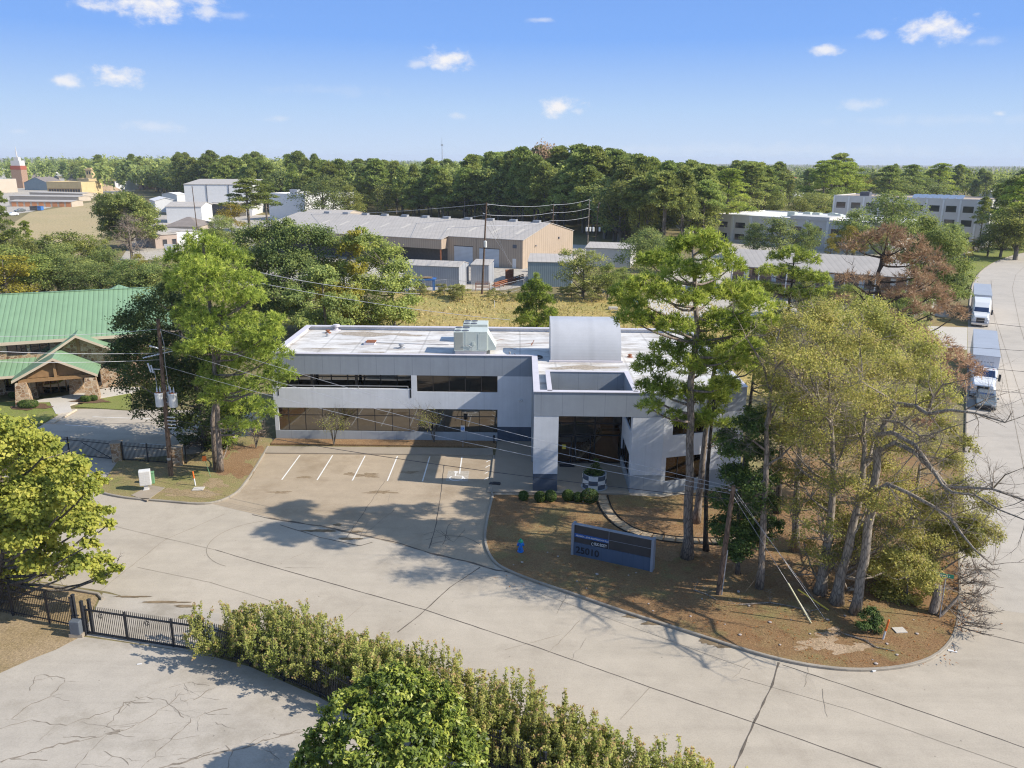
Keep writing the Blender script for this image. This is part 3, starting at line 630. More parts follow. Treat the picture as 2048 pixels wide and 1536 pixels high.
joint(((1240, 1440), (1300, 1375)), 0.02, mi=1); joint(((1060, 1180), (1500, 1340)), 0.02, mi=1)
c0 = G2(520, 1075)
arc = [(c0[0] + 3.6 * math.cos(a) + 0.6, c0[1] + 3.4 * math.sin(a) - 0.8) for a in np.linspace(1.9, 4.3, 20)]
jm.strip(arc, 0.035, 0.0205, 1)
for u in (2060, 2110): joint(((u, 1000), (1985, 620), (1982, 560)), 0.05, 0.022, mi=1)
jm.strip([(p[0] + 6.1, p[1] - 3.5) for p in LEFTK[:10]], 0.06, 0.024, 1)
# dark seam and gutter at the mouth of the parking lot
joint(((505, 1030), (560, 1041), (640, 1052), (700, 1066), (790, 1085), (860, 1106), (930, 1122), (992, 1140), (1060, 1153)), 0.13, 0.026, 0.05, 0, 0.9)
joint(((560, 1050), (640, 1075), (720, 1092), (745, 1085)), 0.05, 0.026, 0.02)
joint(((858, 1098), (872, 1050), (880, 1000), (888, 930)), 0.06, 0.026, 0.03); joint(((620, 1020), (760, 1028), (870, 1040), (975, 1050)), 0.02, 0.026, 0.02, 1)
joint(((770, 962), (690, 1080)), 0.03, 0.026, 0.04); joint(((790, 1020), (720, 1075), (735, 1045)), 0.02, 0.026, 0.06)
for a in (((845, 1070), (880, 1060), (900, 1078), (860, 1090)), ((870, 1058), (905, 1085), (930, 1060)), ((850, 1080), (890, 1072), (930, 1075), (960, 1090)), ((900, 1046), (885, 1090))): joint(a, 0.03, 0.027, 0.08)
struct('paving_joints', jm, [M['joint'], M['faintjoint']])
cm = MB()
def crack(px, w, fork=2, z=0.026):
    w *= 0.62; base = wob([G2(*p) for p in px], 0.085, rg, 0.22); cm.strip(base, w, z, 0, 0.95, rg)
    for _ in range(fork * 2):
        i = rg.randrange(1, len(base) - 1); p = base[i]; a = rg.uniform(0, 2 * PI); l = rg.uniform(0.4, 1.6)
        q = (p[0] + l * math.cos(a), p[1] + l * 0.7 * math.sin(a)); cm.strip(wob([p, q], 0.06, rg, 0.2), w * 0.35, z + 0.0003, 0, 0.9, rg)
crack(((0, 1524), (60, 1508), (120, 1490), (200, 1475), (240, 1462)), 0.13, 2); crack(((240, 1462), (215, 1455), (250, 1405), (290, 1400)), 0.06, 3)
crack(((0, 1460), (60, 1440), (130, 1452), (200, 1428), (262, 1408), (310, 1405)), 0.045, 3); crack(((285, 1536), (330, 1490), (372, 1455), (385, 1435), (430, 1422), (455, 1418)), 0.05, 4)
crack(((230, 1470), (300, 1435), (345, 1405), (362, 1385)), 0.04, 3); crack(((320, 1536), (420, 1510), (490, 1495), (545, 1475), (600, 1460)), 0.12, 4)
crack(((20, 1440), (60, 1410), (100, 1395), (130, 1360)), 0.05, 2); crack(((340, 1375), (380, 1366), (420, 1372)), 0.03, 2); crack(((205, 1505), (240, 1515), (258, 1532)), 0.04, 1)
crack(((430, 1445), (470, 1460)), 0.03, 1); crack(((60, 1380), (75, 1350), (130, 1358)), 0.05, 1); crack(((390, 1400), (412, 1385), (420, 1378)), 0.04, 2)
crack(((150, 1536), (195, 1490), (215, 1470)), 0.03, 1); crack(((530, 1500), (545, 1512), (560, 1520)), 0.03, 2); crack(((270, 1395), (330, 1398), (355, 1425), (368, 1436)), 0.035, 2)
struct('paving_cracks', cm, M['crackfill'])
sm = MB()
for i, a in enumerate(((1285, 1232, 40, 5), (1310, 1247, 26, 4), (1430, 1283, 34, 6), (1455, 1292, 24, 5), (640, 1062, 34, 2.5), (700, 1078, 24, 2), (675, 1050, 8, 2.5), (712, 1064, 10, 2), (330, 1205, 46, 2.2), (265, 1194, 36, 1.6), (372, 1213, 22, 2.6))):
    b = blob(*a, seed=80 + i, z=0.0285 + 0.0004 * i, j=0.3, n=60); sm.add(b.v, b.f)
struct('gutter_silt', sm, M['silt'])
hm = MB(); rh = random.Random(17)
for _ in range(46):      # hairline cracks over the street slabs
    a = (rh.uniform(-20, 22), rh.uniform(30, 55)); an = rh.choice((1.15, -0.25, 1.3, 0.4)) + rh.uniform(-.4, .4); l = rh.uniform(1, 4.5)
    if 22 - a[0] * 0.55 > a[1] - 6 or (a[0] > -2 and a[1] > 39): continue
    hm.strip(wob([a, (a[0] + l * math.cos(an), a[1] + l * math.sin(an))], 0.05, rh, 0.3), rh.uniform(0.012, 0.022), 0.0202, 0, 0.8, rh)
struct('hairline_cracks', hm, M['faintjoint'])
pt = MB()
for x in (-18.4, -15.66, -12.92, -10.2, -7.48): pt.strip([(x, 62.95), (x + 0.03, 57.55)], 0.10, 0.024)
pt.strip([(-4.78, 62.9), (-4.7, 59.2)], 0.10, 0.024)
for y0 in (58.0, 59.3, 60.6, 61.8): pt.strip([(-4.6 + 1.9, y0), (-2.35, y0 + 0.55)], 0.08, 0.024)
struct('parking_lines', pt, M['paint'])
b = MB()
wx, wy = -4.9, 58.3   # the worn wheelchair symbol painted in the accessible bay
b.strip([(wx + 0.5 * math.cos(a), wy + 0.5 * math.sin(a)) for a in np.linspace(2.4, 6.6, 24)], 0.11, 0.025)
b.strip([(wx - 0.1, wy + 1.0), (wx - 0.1, wy + 0.45), (wx + 0.45, wy + 0.4), (wx + 0.7, wy - 0.2)], 0.13, 0.0255); b.lathe((wx - 0.1, wy + 1.25, 0.024), [(0.16, 0), (0.16, 0.001)], 12)
struct('wheelchair_marking', b, M['paint'])
b = MB(); b.bx(wx - 0.75, wx + 0.95, wy - 0.65, wy + 1.5, 0.0205, 0.0215); struct('worn_blue_square', b, M['bluepaint'])
ln = MB()
for a, c in (((185, 834), (300, 838)), ((130, 850), (200, 855)), ((325, 853), (410, 858)), ((280, 887), (345, 892)), ((300, 866), (360, 868))): ln.strip([G2(*a), G2(*c)], 0.11, 0.026)
struct('stone_lot_lines', ln, M['paint'])
# ------------------------------------------------------------------ the grey and white office block
OB = thing('office_building', 'two storey white and grey office building with ribbon windows and flat white roof', 'building', (0, 66.7, 0))
FY, BY, X0, X1 = 66.7, 78.9, -21.5, 1.05
PY = 55.7                     # front of the projecting entrance block
EX, EX2 = 10.6, 17.0          # where its front wall bends away, its right end
ang = math.radians(17); EY2 = PY + (EX2 - EX) * math.tan(ang)
def facade(mb, xs, zs, holes, y0, y1):
    """solid wall between y0 and y1 with rectangular openings"""
    xs = sorted(set(xs)); zs = sorted(set(zs))
    for i in range(len(xs) - 1):
        for j in range(len(zs) - 1):
            cx, cz = (xs[i] + xs[i + 1]) / 2, (zs[j] + zs[j + 1]) / 2
            if any(a < cx < b and c < cz < d for a, b, c, d in holes): continue
            mb.bx(xs[i], xs[i + 1], y0, y1, zs[j], zs[j + 1])
T = 0.30
LW = (-21.15, -1.92, 0.90, 3.02); UW = (-8.92, -1.92, 4.58, 6.04); BAL = (-21.1, -9.4, 4.78, 6.04)
m = MB(); m.bx(X0, X1 + 0.0, FY, FY + T, 6.05, 7.85); m.build('grey_band', M['greyband'], OB)
m = MB(); facade(m, [X0, LW[0], LW[1], X1, UW[0], BAL[0], BAL[1]], [0.905, 1.45, 3.02, 4.58, 4.78, 6.05], [LW, UW, BAL, (LW[1], X1, 0, 1.45)], FY, FY + T)
m.build('white_wall', M['whitewall'], OB)
m = MB(); m.bx(X0, LW[1], FY - 0.004, FY + T, 0, 0.902); m.build('wall_base', M['basegrey'], OB)
m = MB(); m.bx(LW[1] + 0.002, X1, FY - 0.004, FY + T, 0, 1.448); m.build('dark_wall_base', M['slate'], OB)
m = MB(); m.bx(X0, X0 + T, FY + T, BY, 0, 7.85); m.bx(X0 + T, EX2, BY - T, BY, 0, 7.85); m.bx(EX2 - T, EX2, EY2, BY - T, 0, 7.85)
m.bx(X0 + T, EX2 - T, FY + 3, FY + 3.1, 0, 7.4); m.build('rear_and_side_walls', M['whitewall'], OB)
# black strips stand in for the shade in the two notches beside the balcony
for a, b, c_ in ((-21.08, -20.98, 4.1), (-9.56, -9.42, 4.02)): m = MB(); m.bx(a, b, FY - 0.02, FY + 0.02, c_, 4.78); m.build('balcony_notch', M['black'], OB)
m = MB(); m.bx(BAL[0], BAL[1], FY + T, FY + 1.7, 4.2, 4.3); m.build('balcony_floor', M['walk'], OB)
m = MB(); m.tube([(-20.9, FY + 0.05, 5.04), (-9.7, FY + 0.05, 5.04)], 0.035, 6)
for x in (-20.9, -17.9, -14.0, -9.7): m.tube([(x, FY + 0.05, 4.78), (x, FY + 0.05, 5.04)], 0.03, 6)
m.build('balcony_rail', M['steel'], OB)
def window(name, x0, x1, z0, z1, y, n, trans=None, glass='bronze', fr=0.06, parent=None, uneven=None):
    w = MB(); xs = uneven or list(np.linspace(x0, x1, n + 1))
    for x in xs: w.bx(max(x - fr / 2, x0), min(x + fr / 2, x1), y - 0.05, y + 0.06, z0, z1)
    for z in [z0, z1] + (trans or []):
        w.bx(x0, x1, y - 0.045, y + 0.055, max(z - fr / 2, z0), min(z + fr / 2, z1))
    f = w.build(name, M['frameblk'], parent)
    g = MB(); rz = random.Random(int(x0 * 10))
    for a, b in zip(xs[:-1], xs[1:]):         # every pane sits a hair out of true, as real panes do
        zz = [z0] + (trans or []) + [z1]
        for c, d in zip(zz[:-1], zz[1:]):
            e = [rz.uniform(-0.004, 0.004) for _ in range(3)]
            g.add([(a, y + e[0], c), (b, y + e[1], c), (b, y + e[1] + e[2], d), (a, y + e[0] + e[2], d)], [(0, 1, 2, 3)])
    g.build('pane', M[glass], f)
    return f
xs = [-21.15, -20.35, -18.85, -17.35, -15.85, -14.4, -12.9, -11.4, -9.95, -8.5, -7.0, -5.5, -4.0, -3.0, -1.92]
xs = [-21.15, -20.3] + [round(-18.82 + 1.53 * i, 2) for i in range(11)] + [-1.92]
window('window', LW[0], LW[1], LW[2], LW[3], FY + 0.12, 13, [2.32], 'bronze', 0.055, OB, xs)
window('window', UW[0], UW[1], UW[2], UW[3], FY + 0.12, 5, None, 'bronze2', 0.055, OB)
window('balcony_window', BAL[0], BAL[1], 4.3, 6.1, FY + 1.6, 8, [5.45], 'bronze', 0.09, OB)
for x in (-18.2, -14.3): m = MB(); m.bx(x - 0.11, x + 0.11, FY + 0.6, FY + 0.8, 4.3, 6.05); m.build('balcony_post', M['frameblk'], OB)
m = MB(); m.bx(BAL[0], BAL[1], FY + T, FY + 1.7, 6.06, 6.2); m.build('balcony_ceiling', M['basegrey'], OB)
# entrance block: band, columns and walls
HX0, HX1, HY0, HY1 = 2.35, 8.3, 56.15, 61.5          # opening in its roof
m = MB(); m.bx(X1, EX, PY, PY + 0.42, 6.04, 7.85)
m.bx(X1, X1 + 0.4, PY + 0.42, FY - 0.01, 6.04, 7.85)
dx, dy = EX2 - EX, EY2 - PY; Fb = ((EX, PY), (math.cos(ang), math.sin(ang))); LN = dx / math.cos(ang)
m.fr(Fb, 0, LN, 0, 0.4, 6.04, 7.85); m.build('grey_band', M['greyband'], OB)
m = MB(); m.bx(HX0 - 0.3, HX1 + 0.3, HY1, HY1 + 0.3, 5.7, 7.85); m.bx(HX0 - 0.3, HX0, HY0, HY1, 7.3, 7.85); m.bx(HX1, HX1 + 0.3, HY0, HY1, 6.0, 7.85); m.build('roof_well_wall', M['greyband'], OB)
m = MB(); m.bx(1.07, 2.88, PY + 0.02, PY + 1.0, 1.5, 6.04); m.build('white_column', M['whitewall'], OB)
m = MB(); m.bx(1.065, 2.885, PY + 0.015, PY + 1.005, 0, 1.5); m.build('column_base', M['slate'], OB)
m = MB()
facade(m, [8.3, EX], [1.5, 6.04], [], PY + 0.02, PY + 0.35)
SW1, SW2 = (PY + 0.9, 61.4, 4.55, 6.04), (PY + 1.0, 61.4, 0.75, 2.75)     # openings in the porch side wall
ys = sorted([PY + 0.35, SW1[0], SW1[1], SW2[0], 61.8]); zs = [1.5, 2.75, 4.55, 6.04]
for i in range(4):
    for j in range(3):
        cy, cz = (ys[i] + ys[i + 1]) / 2, (zs[j] + zs[j + 1]) / 2
        if any(a < cy < b and c < cz < d for a, b, c, d in (SW1, SW2)): continue
        m.bx(8.3, 8.62, ys[i], ys[i + 1], zs[j], zs[j + 1])
AW1, AW2 = (0.75, 3.6, 4.55, 6.04), (0.35, 3.4, 0.95, 2.85)
us = sorted({0, AW1[0], AW1[1], AW2[0], AW2[1], LN}); zs = sorted({1.5, 2.85, 4.55, 6.04})
for i in range(len(us) - 1):
    for j in range(3):
        cu, cz = (us[i] + us[i + 1]) / 2, (zs[j] + zs[j + 1]) / 2
        if any(a < cu < b and c < cz < d for a, b, c, d in (AW1, AW2)): continue
        m.fr(Fb, us[i], us[i + 1], 0.02, 0.35, zs[j], zs[j + 1])
m.build('white_wall', M['whitewall'], OB)
m = MB(); m.bx(8.295, EX, PY + 0.012, PY + 0.355, 0, 1.498); m.bx(8.295, 8.625, PY + 0.355, SW2[0], 0, 1.498); m.bx(8.295, 8.625, SW2[0], 61.8, 0, 0.75)
m.fr(Fb, 0, AW2[0], 0.012, 0.355, 0, 1.498); m.fr(Fb, AW2[0], AW2[1], 0.012, 0.355, 0, 0.95); m.fr(Fb, AW2[1], LN, 0.012, 0.355, 0, 1.498)
m.build('wall_base', M['basegrey'], OB)
def fwindow(F, u0, u1, z0, z1, n, w=0.16, glass='bronze2', name='window'):
    mb = MB()
    for u in np.linspace(u0, u1, n + 1): mb.fr(F, max(u - 0.03, u0), min(u + 0.03, u1), w - 0.05, w + 0.05, z0, z1)
    for z in (z0 + 0.03, z1 - 0.03): mb.fr(F, u0, u1, w - 0.045, w + 0.045, z - 0.03, z + 0.03)
    f = mb.build(name, M['frameblk'], OB)
    g = MB(); g.frp(F, [(u0, w, z0), (u1, w, z0), (u1, w, z1), (u0, w, z1)]); g.build('pane', M[glass], f)
fwindow(Fb, *AW1, 3); fwindow(Fb, *AW2, 3)
Fs = ((8.3, 61.8), (0, -1))
fwindow(Fs, 61.8 - SW1[1], 61.8 - SW1[0], SW1[2], SW1[3], 4, 0.16); fwindow(Fs, 61.8 - SW2[1], 61.8 - SW2[0], SW2[2], SW2[3], 4, 0.16)
# glazed lobby front behind the porch, with the stair inside
GY = 61.6
m = MB()
for x in (1.45, 2.95, 4.5, 6.15, 8.28): m.bx(x - 0.05, x + 0.05, GY - 0.08, GY + 0.08, 0.14, 5.7)
for z in (0.19, 2.55, 3.55, 4.65, 5.66): m.bx(1.4, 8.28, GY - 0.075, GY + 0.075, z - 0.05, z + 0.05)
f = m.build('lobby_glazing', M['frameblk'], OB)
g = MB(); g.add([(1.4, GY, 0.14), (8.28, GY, 0.14), (8.28, GY, 5.7), (1.4, GY, 5.7)], [(0, 1, 2, 3)]); g.build('pane', M['lobbyglass'], f)
m = MB()
for x in (3.0, 4.55):
    m.bx(x, x + 0.09, GY - 0.13, GY - 0.085, 0.16, 2.5); m.bx(x + 1.2, x + 1.29, GY - 0.13, GY - 0.085, 0.16, 2.5); m.bx(x + 0.09, x + 1.2, GY - 0.128, GY - 0.087, 2.4, 2.5); m.bx(x + 0.09, x + 1.2, GY - 0.128, GY - 0.087, 0.16, 0.3)
d = m.build('entrance_door', M['black'], OB)
for x in (4.15, 4.62): m = MB(); m.tube([(x, GY - 0.19, 0.9), (x, GY - 0.19, 1.6)], 0.02, 6); m.build('handle', M['steel'], d)
m = MB(); m.bx(3.5, 3.82, GY - 0.10, GY - 0.092, 1.35, 1.75); m.build('yellow_door_notice', M['yellow'], OB)
m = MB(); m.bx(1.05, 8.3, GY + 5, GY + 5.1, 0, 5.7); m.bx(1.05, 8.3, GY + 0.1, GY + 5, 5.7, 5.8); m.bx(1.05, 1.15, GY + 0.1, GY + 5, 0, 5.7); m.build('lobby_wall', M['basegrey'], OB)
m = MB(); m.bx(1.05, 8.3, GY + 0.1, GY + 5, 0.10, 0.145); m.build('lobby_floor', M['stairwood'], OB)
m = MB()
n = 12
for i in range(n):
    x = 4.6 + i * 0.17 + 0.1; z = 0.3 + i * 0.2; m.bx(x, x + 0.28, GY + 0.55, GY + 1.9, z, z + 0.07)
m.add([(4.55, GY + 0.5, 0.1), (6.75, GY + 0.5, 2.5), (6.75, GY + 0.5, 2.2), (4.85, GY + 0.5, 0.1)], [(0, 1, 2, 3)]); st = m.build('lobby_stair', M['cedar'], OB)
m = MB()
for k in range(5): m.tube([(4.65, GY + 0.48, 0.75 + k * 0.22), (6.7, GY + 0.48, 3.0 + k * 0.22)], 0.018, 5)
for k in range(4): m.tube([(6.75, GY + 0.48, 3.0 + k * 0.26), (8.2, GY + 0.48, 3.0 + k * 0.26)], 0.022, 5)
m.build('stair_rail', M['steel'], st)
m = MB(); m.bx(6.3, 8.2, GY + 0.9, GY + 1.0, 0.15, 2.5); m.bx(6.75, 7.6, GY + 0.86, GY + 0.9, 0.4, 2.1); m.bx(6.75, 8.25, GY + 0.5, GY + 2.5, 2.55, 2.75); m.build('oak_panel', M['stairwood'], OB)
# roof: white membrane inside a low parapet, with a cap
m = MB(); m.bx(X0 + 0.3, EX2 - 0.3, FY + T, BY - 0.3, 7.38, 7.52)
m.bx(X1 + 0.4, HX0 - 0.3, PY + 0.42, FY + T, 7.38, 7.522); m.bx(HX0 - 0.3, HX1 + 0.3, HY1 + 0.3, FY + T, 7.38, 7.522)
m.prism([(HX1 + 0.3, PY + 0.42), (EX, PY + 0.42), (EX2 - 0.3, EY2 + 0.3), (EX2 - 0.3, FY + T), (HX1 + 0.3, FY + T)], 7.38, 7.522)
rf = m.build('roof', M['membrane'], OB)
m = MB()
def cap(x0, x1, y0, y1): m.bx(x0, x1, y0, y1, 7.852, 7.90)
cap(X0 - 0.04, X1 - 0.045, FY - 0.05, FY + 0.34); cap(X1 - 0.045, X1 + 0.44, PY - 0.05, FY + 0.34); cap(X1 + 0.44, EX, PY - 0.05, PY + 0.45)
m.fr(Fb, 0, LN, -0.05, 0.44, 7.853, 7.902)
cap(HX0 - 0.33, HX0 + 0.03, HY0 - 0.2, HY1 + 0.33); cap(HX1 - 0.03, HX1 + 0.33, HY0 - 0.2, HY1 + 0.33); cap(HX0 + 0.03, HX1 - 0.03, HY1 - 0.03, HY1 + 0.33)
cap(X0 - 0.04, X0 + 0.55, FY + 0.34, BY - 0.6); cap(X0 - 0.04, EX2 + 0.04, BY - 0.6, BY + 0.04); cap(EX2 - 0.34, EX2 + 0.04, EY2, BY - 0.6)
m.build('parapet_cap', M['cap'], rf)
m = MB()
for x, y, rx, ry, s in ((-15, 76.6, 3.4, 0.9, 1), (-10.6, 76.2, 1.4, 0.4, 2), (-17.5, 70.1, 1.6, 0.25, 3), (5.5, 64.3, 2.4, 0.6, 4), (3.9, 64.0, 1.4, 0.4, 5), (-13, 69, 1.2, 0.2, 6), (10.5, 67.5, 0.5, 0.25, 7)):
    r = random.Random(s); ph = r.uniform(0, 6)
    P = [(x + rx * math.cos(a) * (1 + 0.25 * math.sin(3 * a + ph) + r.uniform(-.1, .1)), y + ry * math.sin(a) * (1 + 0.3 * math.sin(4 * a + ph) + r.uniform(-.1, .1))) for a in np.linspace(0, 2 * PI, 30)[:-1]]
    m.prism(P, 7.526 + 0.0005 * s, 7.526 + 0.0005 * s, side=False)
m.build('roof_stain', M['stain'], rf)
m = MB(); rg2 = random.Random(4)
for pts in (((-3.5, 72.4), (0, 72.9), (3, 73.6), (6, 73.8)), ((-9, 72.6), (-5, 72.3), (-3.2, 73.0)), ((-13.5, 72.8), (-9, 72.3)), ((-1.5, 75), (-2.2, 74.3)), ((1, 72.2), (1.3, 74.5)), ((-0.5, 69), (-0.1, 66.9)), ((-1, 71.2), (-0.4, 70.5))):
    m.strip(wob(list(pts), 0.05, rg2, 0.4), 0.07, 7.531, 0, 0.6, rg2)
m.build('roof_seam', M['rust'], rf)
# curved skylight monitor on the roof: a quarter barrel with its high side to the back
m = MB(); R = 3.05; VX0, VX1, VY = 2.6, 8.6, 66.15
prof = [(VY + 0.02, 7.52)] + [(VY + R - R * math.cos(t), 7.6 + R * math.sin(t)) for t in np.linspace(0.06, PI / 2, 18)] + [(VY + R + 1.2, 7.6 + R), (VY + R + 1.2, 7.52)]
k = len(prof)
m.add([(VX0, y, z) for y, z in prof] + [(VX1, y, z) for y, z in prof], [(i, k + i, k + i + 1, i + 1) for i in range(k - 1)] + [tuple(range(k)), tuple(range(k, 2 * k))[::-1]])
v = m.build('curved_roof_monitor', M['vault'], OB)
m = MB(); m.bx(VX0 - 0.12, VX1 + 0.12, VY - 0.15, VY + 0.018, 7.5, 7.66); m.build('flashing', M['cap'], v)
# rooftop things
def hvac(x, y, w, d, h, label, hood=True):
    t = thing('rooftop_unit', label, 'air conditioner', (x, y, 7.6))
    m = MB(); m.bx(x - w / 2 + 0.1, x + w / 2 - 0.1, y - d / 2 + 0.08, y + d / 2 - 0.08, 7.52, 7.80); m.build('curb', M['cap'], t)
    m = MB(); m.bx(x - w / 2, x + w / 2, y - d / 2, y + d / 2, 7.80, 7.8 + h); m.build('cabinet', M['paleunit'], t, bevel=0.02)
    m = MB(); m.bx(x - w / 2 + 0.06, x - w / 2 + w * 0.27, y - d / 2 - 0.012, y - d / 2 + 0.02, 7.92, 7.8 + h - 0.1); m.bx(x - w / 2 - 0.012, x - w / 2 + 0.02, y - d / 2 + 0.1, y + d / 2 - 0.1, 7.92, 7.8 + h - 0.1); m.build('condenser_grille', M['louvre'], t)
    m = MB()
    for i in range(2): m.bx(x - w / 2 + w * (0.34 + i * 0.44), x - w / 2 + w * (0.36 + i * 0.42) + 0.03, y - d / 2 - 0.012, y - d / 2, 7.85, 7.8 + h - 0.05)
    m.bx(x + w * 0.22, x + w * 0.46, y - d / 2 - 0.02, y - d / 2 - 0.001, 7.95, 7.8 + h - 0.2); m.bx(x + w * 0.05, x + w * 0.12, y - d / 2 - 0.06, y - d / 2 - 0.001, 8.35, 8.65); m.build('access_panel', M['paleunit'], t)
    for i, j in ((0, 0), (1, 0), (0, 1), (1, 1)):
        fx, fy = x - w / 2 + 0.35 + i * 0.66, y - d / 2 + 0.4 + j * (d - 0.8)
        m = MB(); m.lathe((fx, fy, 7.8 + h), [(0.30, 0), (0.30, 0.05), (0.26, 0.06), (0.10, 0.03), (0.02, 0.06)], 14); m.build('fan', M['fan'], t)
    if hood:
        m = MB(); z1, z0 = 7.8 + h * 0.93, 7.9
        m.add([(x + w / 2, y - d / 2 + 0.1, z1), (x + w / 2, y + d / 2 - 0.1, z1), (x + w / 2 + 0.75, y + d / 2 - 0.1, z0 + 0.25), (x + w / 2 + 0.75, y - d / 2 + 0.1, z0 + 0.25), (x + w / 2 + 0.7, y - d / 2 + 0.1, z0), (x + w / 2 + 0.7, y + d / 2 - 0.1, z0), (x + w / 2, y - d / 2 + 0.1, z0), (x + w / 2, y + d / 2 - 0.1, z0)],
              [(0, 3, 2, 1), (3, 4, 5, 2), (0, 6, 4, 3), (1, 2, 5, 7), (4, 6, 7, 5)]); m.build('intake_hood', M['paleunit'], t)
        m = MB(); m.tube([(x - w * 0.2, y - d / 2 - 0.06, 8.35), (x - w * 0.05, y - d / 2 - 0.06, 8.35), (x + w * 0.03, y - d / 2 - 0.06, 8.2), (x + w * 0.04, y - d / 2 - 0.06, 7.9), (x - w * 0.2, y - d / 2 - 0.06, 7.85)], 0.025, 6); m.build('conduit', M['steel'], t)
    return t
hvac(-4.35, 69.6, 2.95, 2.1, 1.75, 'large pale green rooftop air conditioner with sloped intake hood on white roof')
hvac(-4.2, 74.3, 2.3, 2.0, 1.45, 'smaller pale rooftop air conditioner behind the hooded unit', False)
t = thing('roof_hatch', 'low square roof curb with rust red lid on white roof', 'roof vent', (-13.9, 72.0, 7.52))
m = MB(); m.bx(-14.4, -13.4, 71.7, 72.5, 7.52, 7.75); m.build('curb', M['cap'], t)
m = MB(); m.bx(-14.2, -13.35, 71.75, 72.55, 7.75, 7.86); m.build('lid', M['rust'], t)
def vent(name, p, label, r=0.2, h=0.35, mt='steel'):
    m = MB(); m.lathe((p[0], p[1], 7.52), [(r * 1.6, 0), (r * 1.6, 0.05), (r * 0.7, 0.08), (r * 0.7, h * 0.6), (r * 1.15, h * 0.65), (r * 1.15, h), (0.02, h + 0.06)], 12)
    return solo(name, m, M[mt], label, 'roof vent', 'small vents on the white roof', loc=(p[0], p[1], 7.52))
vent('roof_vent', (-10.75, 70.6), 'round grey mushroom vent in middle of white roof', 0.22, 0.42)
vent('roof_vent', (-18.9, 76.9), 'rust brown vent near back left corner of white roof', 0.2, 0.3, 'rust')
vent('roof_vent', (-18.6, 75.4), 'short pale vent pipe below the rust brown vent', 0.13, 0.3)
vent('roof_vent', (-18.4, 78.4), 'pale box vent on the rear parapet at left', 0.3, 0.55, 'cap')
vent('roof_vent', (-0.9, 67.9), 'thin vent pipe in shadow left of the curved roof monitor', 0.08, 0.4)
vent('roof_vent', (9.6, 68.1), 'small rusty vent right of the curved roof monitor', 0.16, 0.25, 'rust')
m = MB(); m.tube([(1.4 + 0.55 * math.cos(a), 67.3 + 0.5 * math.sin(a), 7.55 + 0.01 * a) for a in np.linspace(0, 16, 60)], 0.03, 5)
solo('coiled_cable', m, M['darkwire'], 'black cable coiled on white roof beside the curved monitor', 'cable')
m = MB(); m.tube([(-6.6, 72.2, 7.55), (-10, 72.4, 7.55), (-14, 72.8, 7.55)], 0.03, 5)
solo('roof_conduit', m, M['steel'], 'thin conduit lying across the white roof left of air conditioner', 'pipe')
t = thing('floodlight', 'small white security light on pale wall left of entrance', 'light', (0.1, 66.65, 3.9))
m = MB(); m.bx(0.0, 0.2, 66.6, 66.69, 3.85, 3.98); m.build('bracket', M['white'], t)
m = MB()
for x in (-0.02, 0.2): m.lathe((x, 66.5, 3.86), [(0.05, 0), (0.08, 0.06), (0.06, 0.12)], 10)
m.build('lamp', M['white'], t)
t = thing('downspout_light', 'black spike light at wall base in planting bed', 'light', (-2.2, 66.2, 0.15))
m = MB(); m.bx(-2.25, -2.15, 66.15, 66.25, 0.15, 0.55); m.bx(-2.3, -2.1, 66.1, 66.3, 0.55, 0.8); m.build('housing', M['black'], t)
# checkered planter in the porch
t = thing('checkered_planter', 'round planter painted in white and slate checks under the porch', 'planter', (5.75, 56.7, 0.14))
c = (5.75, 56.7)
m = MB()
for k in range(3):
    for q in range(8):
        aa = np.linspace(2 * PI * q / 8 + 0.2, 2 * PI * (q + 1) / 8 + 0.2, 5); z0, z1 = 0.16 + k * 0.36, 0.16 + (k + 1) * 0.36
        m.add([(c[0] + 0.92 * math.cos(a), c[1] + 0.92 * math.sin(a), z) for z in (z0, z1) for a in aa], [(i, i + 1, 6 + i, 5 + i) for i in range(4)], (q + k) % 2)
m.build('checkered_wall', [M['slate'], M['white']], t)
m = MB(); m.lathe((c[0], c[1], 0.1), [(1.02, 0), (1.02, 0.07), (0.915, 0.08), (0.915, 1.14), (0.8, 1.14), (0.78, 0.95), (0.05, 0.95)], 24); m.build('rim', M['basegrey'], t)
# monument sign
SA, SB = Vector((3.35, 45.75)), Vector((8.15, 43.62)); su = (SB - SA).normalized(); SL = (SB - SA).length; SF = (tuple(SA), tuple(su))
t = thing('monument_sign', 'long low office sign in blue grey and dark brown numbered 25010', 'sign', (SA.x, SA.y, 0.12))
m = MB(); m.fr(SF, 0.16, SL - 0.16, 0.0, 0.36, 0.0, 0.98); m.build('base', M['signgrey'], t)
m = MB(); m.fr(SF, 0.16, SL - 0.16, 0.06, 0.30, 0.98, 2.16); m.build('face_panel', M['signbrown'], t)
for u in (0, SL - 0.16):
    m = MB(); m.fr(SF, u, u + 0.158, -0.06, 0.44, 0.0, 2.22); m.build('end_post', M['signside'], t)
m = MB(); m.fr(SF, 0.158, SL - 0.158, 0.04, 0.32, 2.162, 2.2); m.build('top_cap', M['signside'], t)
m = MB(); m.fr(SF, 2.40, 2.415, 0.045, 0.07, 1.0, 2.15); m.fr(SF, 2.415, SL - 0.17, 0.045, 0.07, 1.58, 1.595); m.build('panel_divider', M['signside'], t)
m = MB(); m.fr(SF, 0.17, 2.40, 0.04, 0.07, 1.36, 1.60); m.build('blue_name_strip', M['signblue'], t)
m = MB(); m.fr(SF, 1.28, 2.40, 0.035, 0.07, 0.985, 1.32); m.build('black_name_strip', M['black'], t)
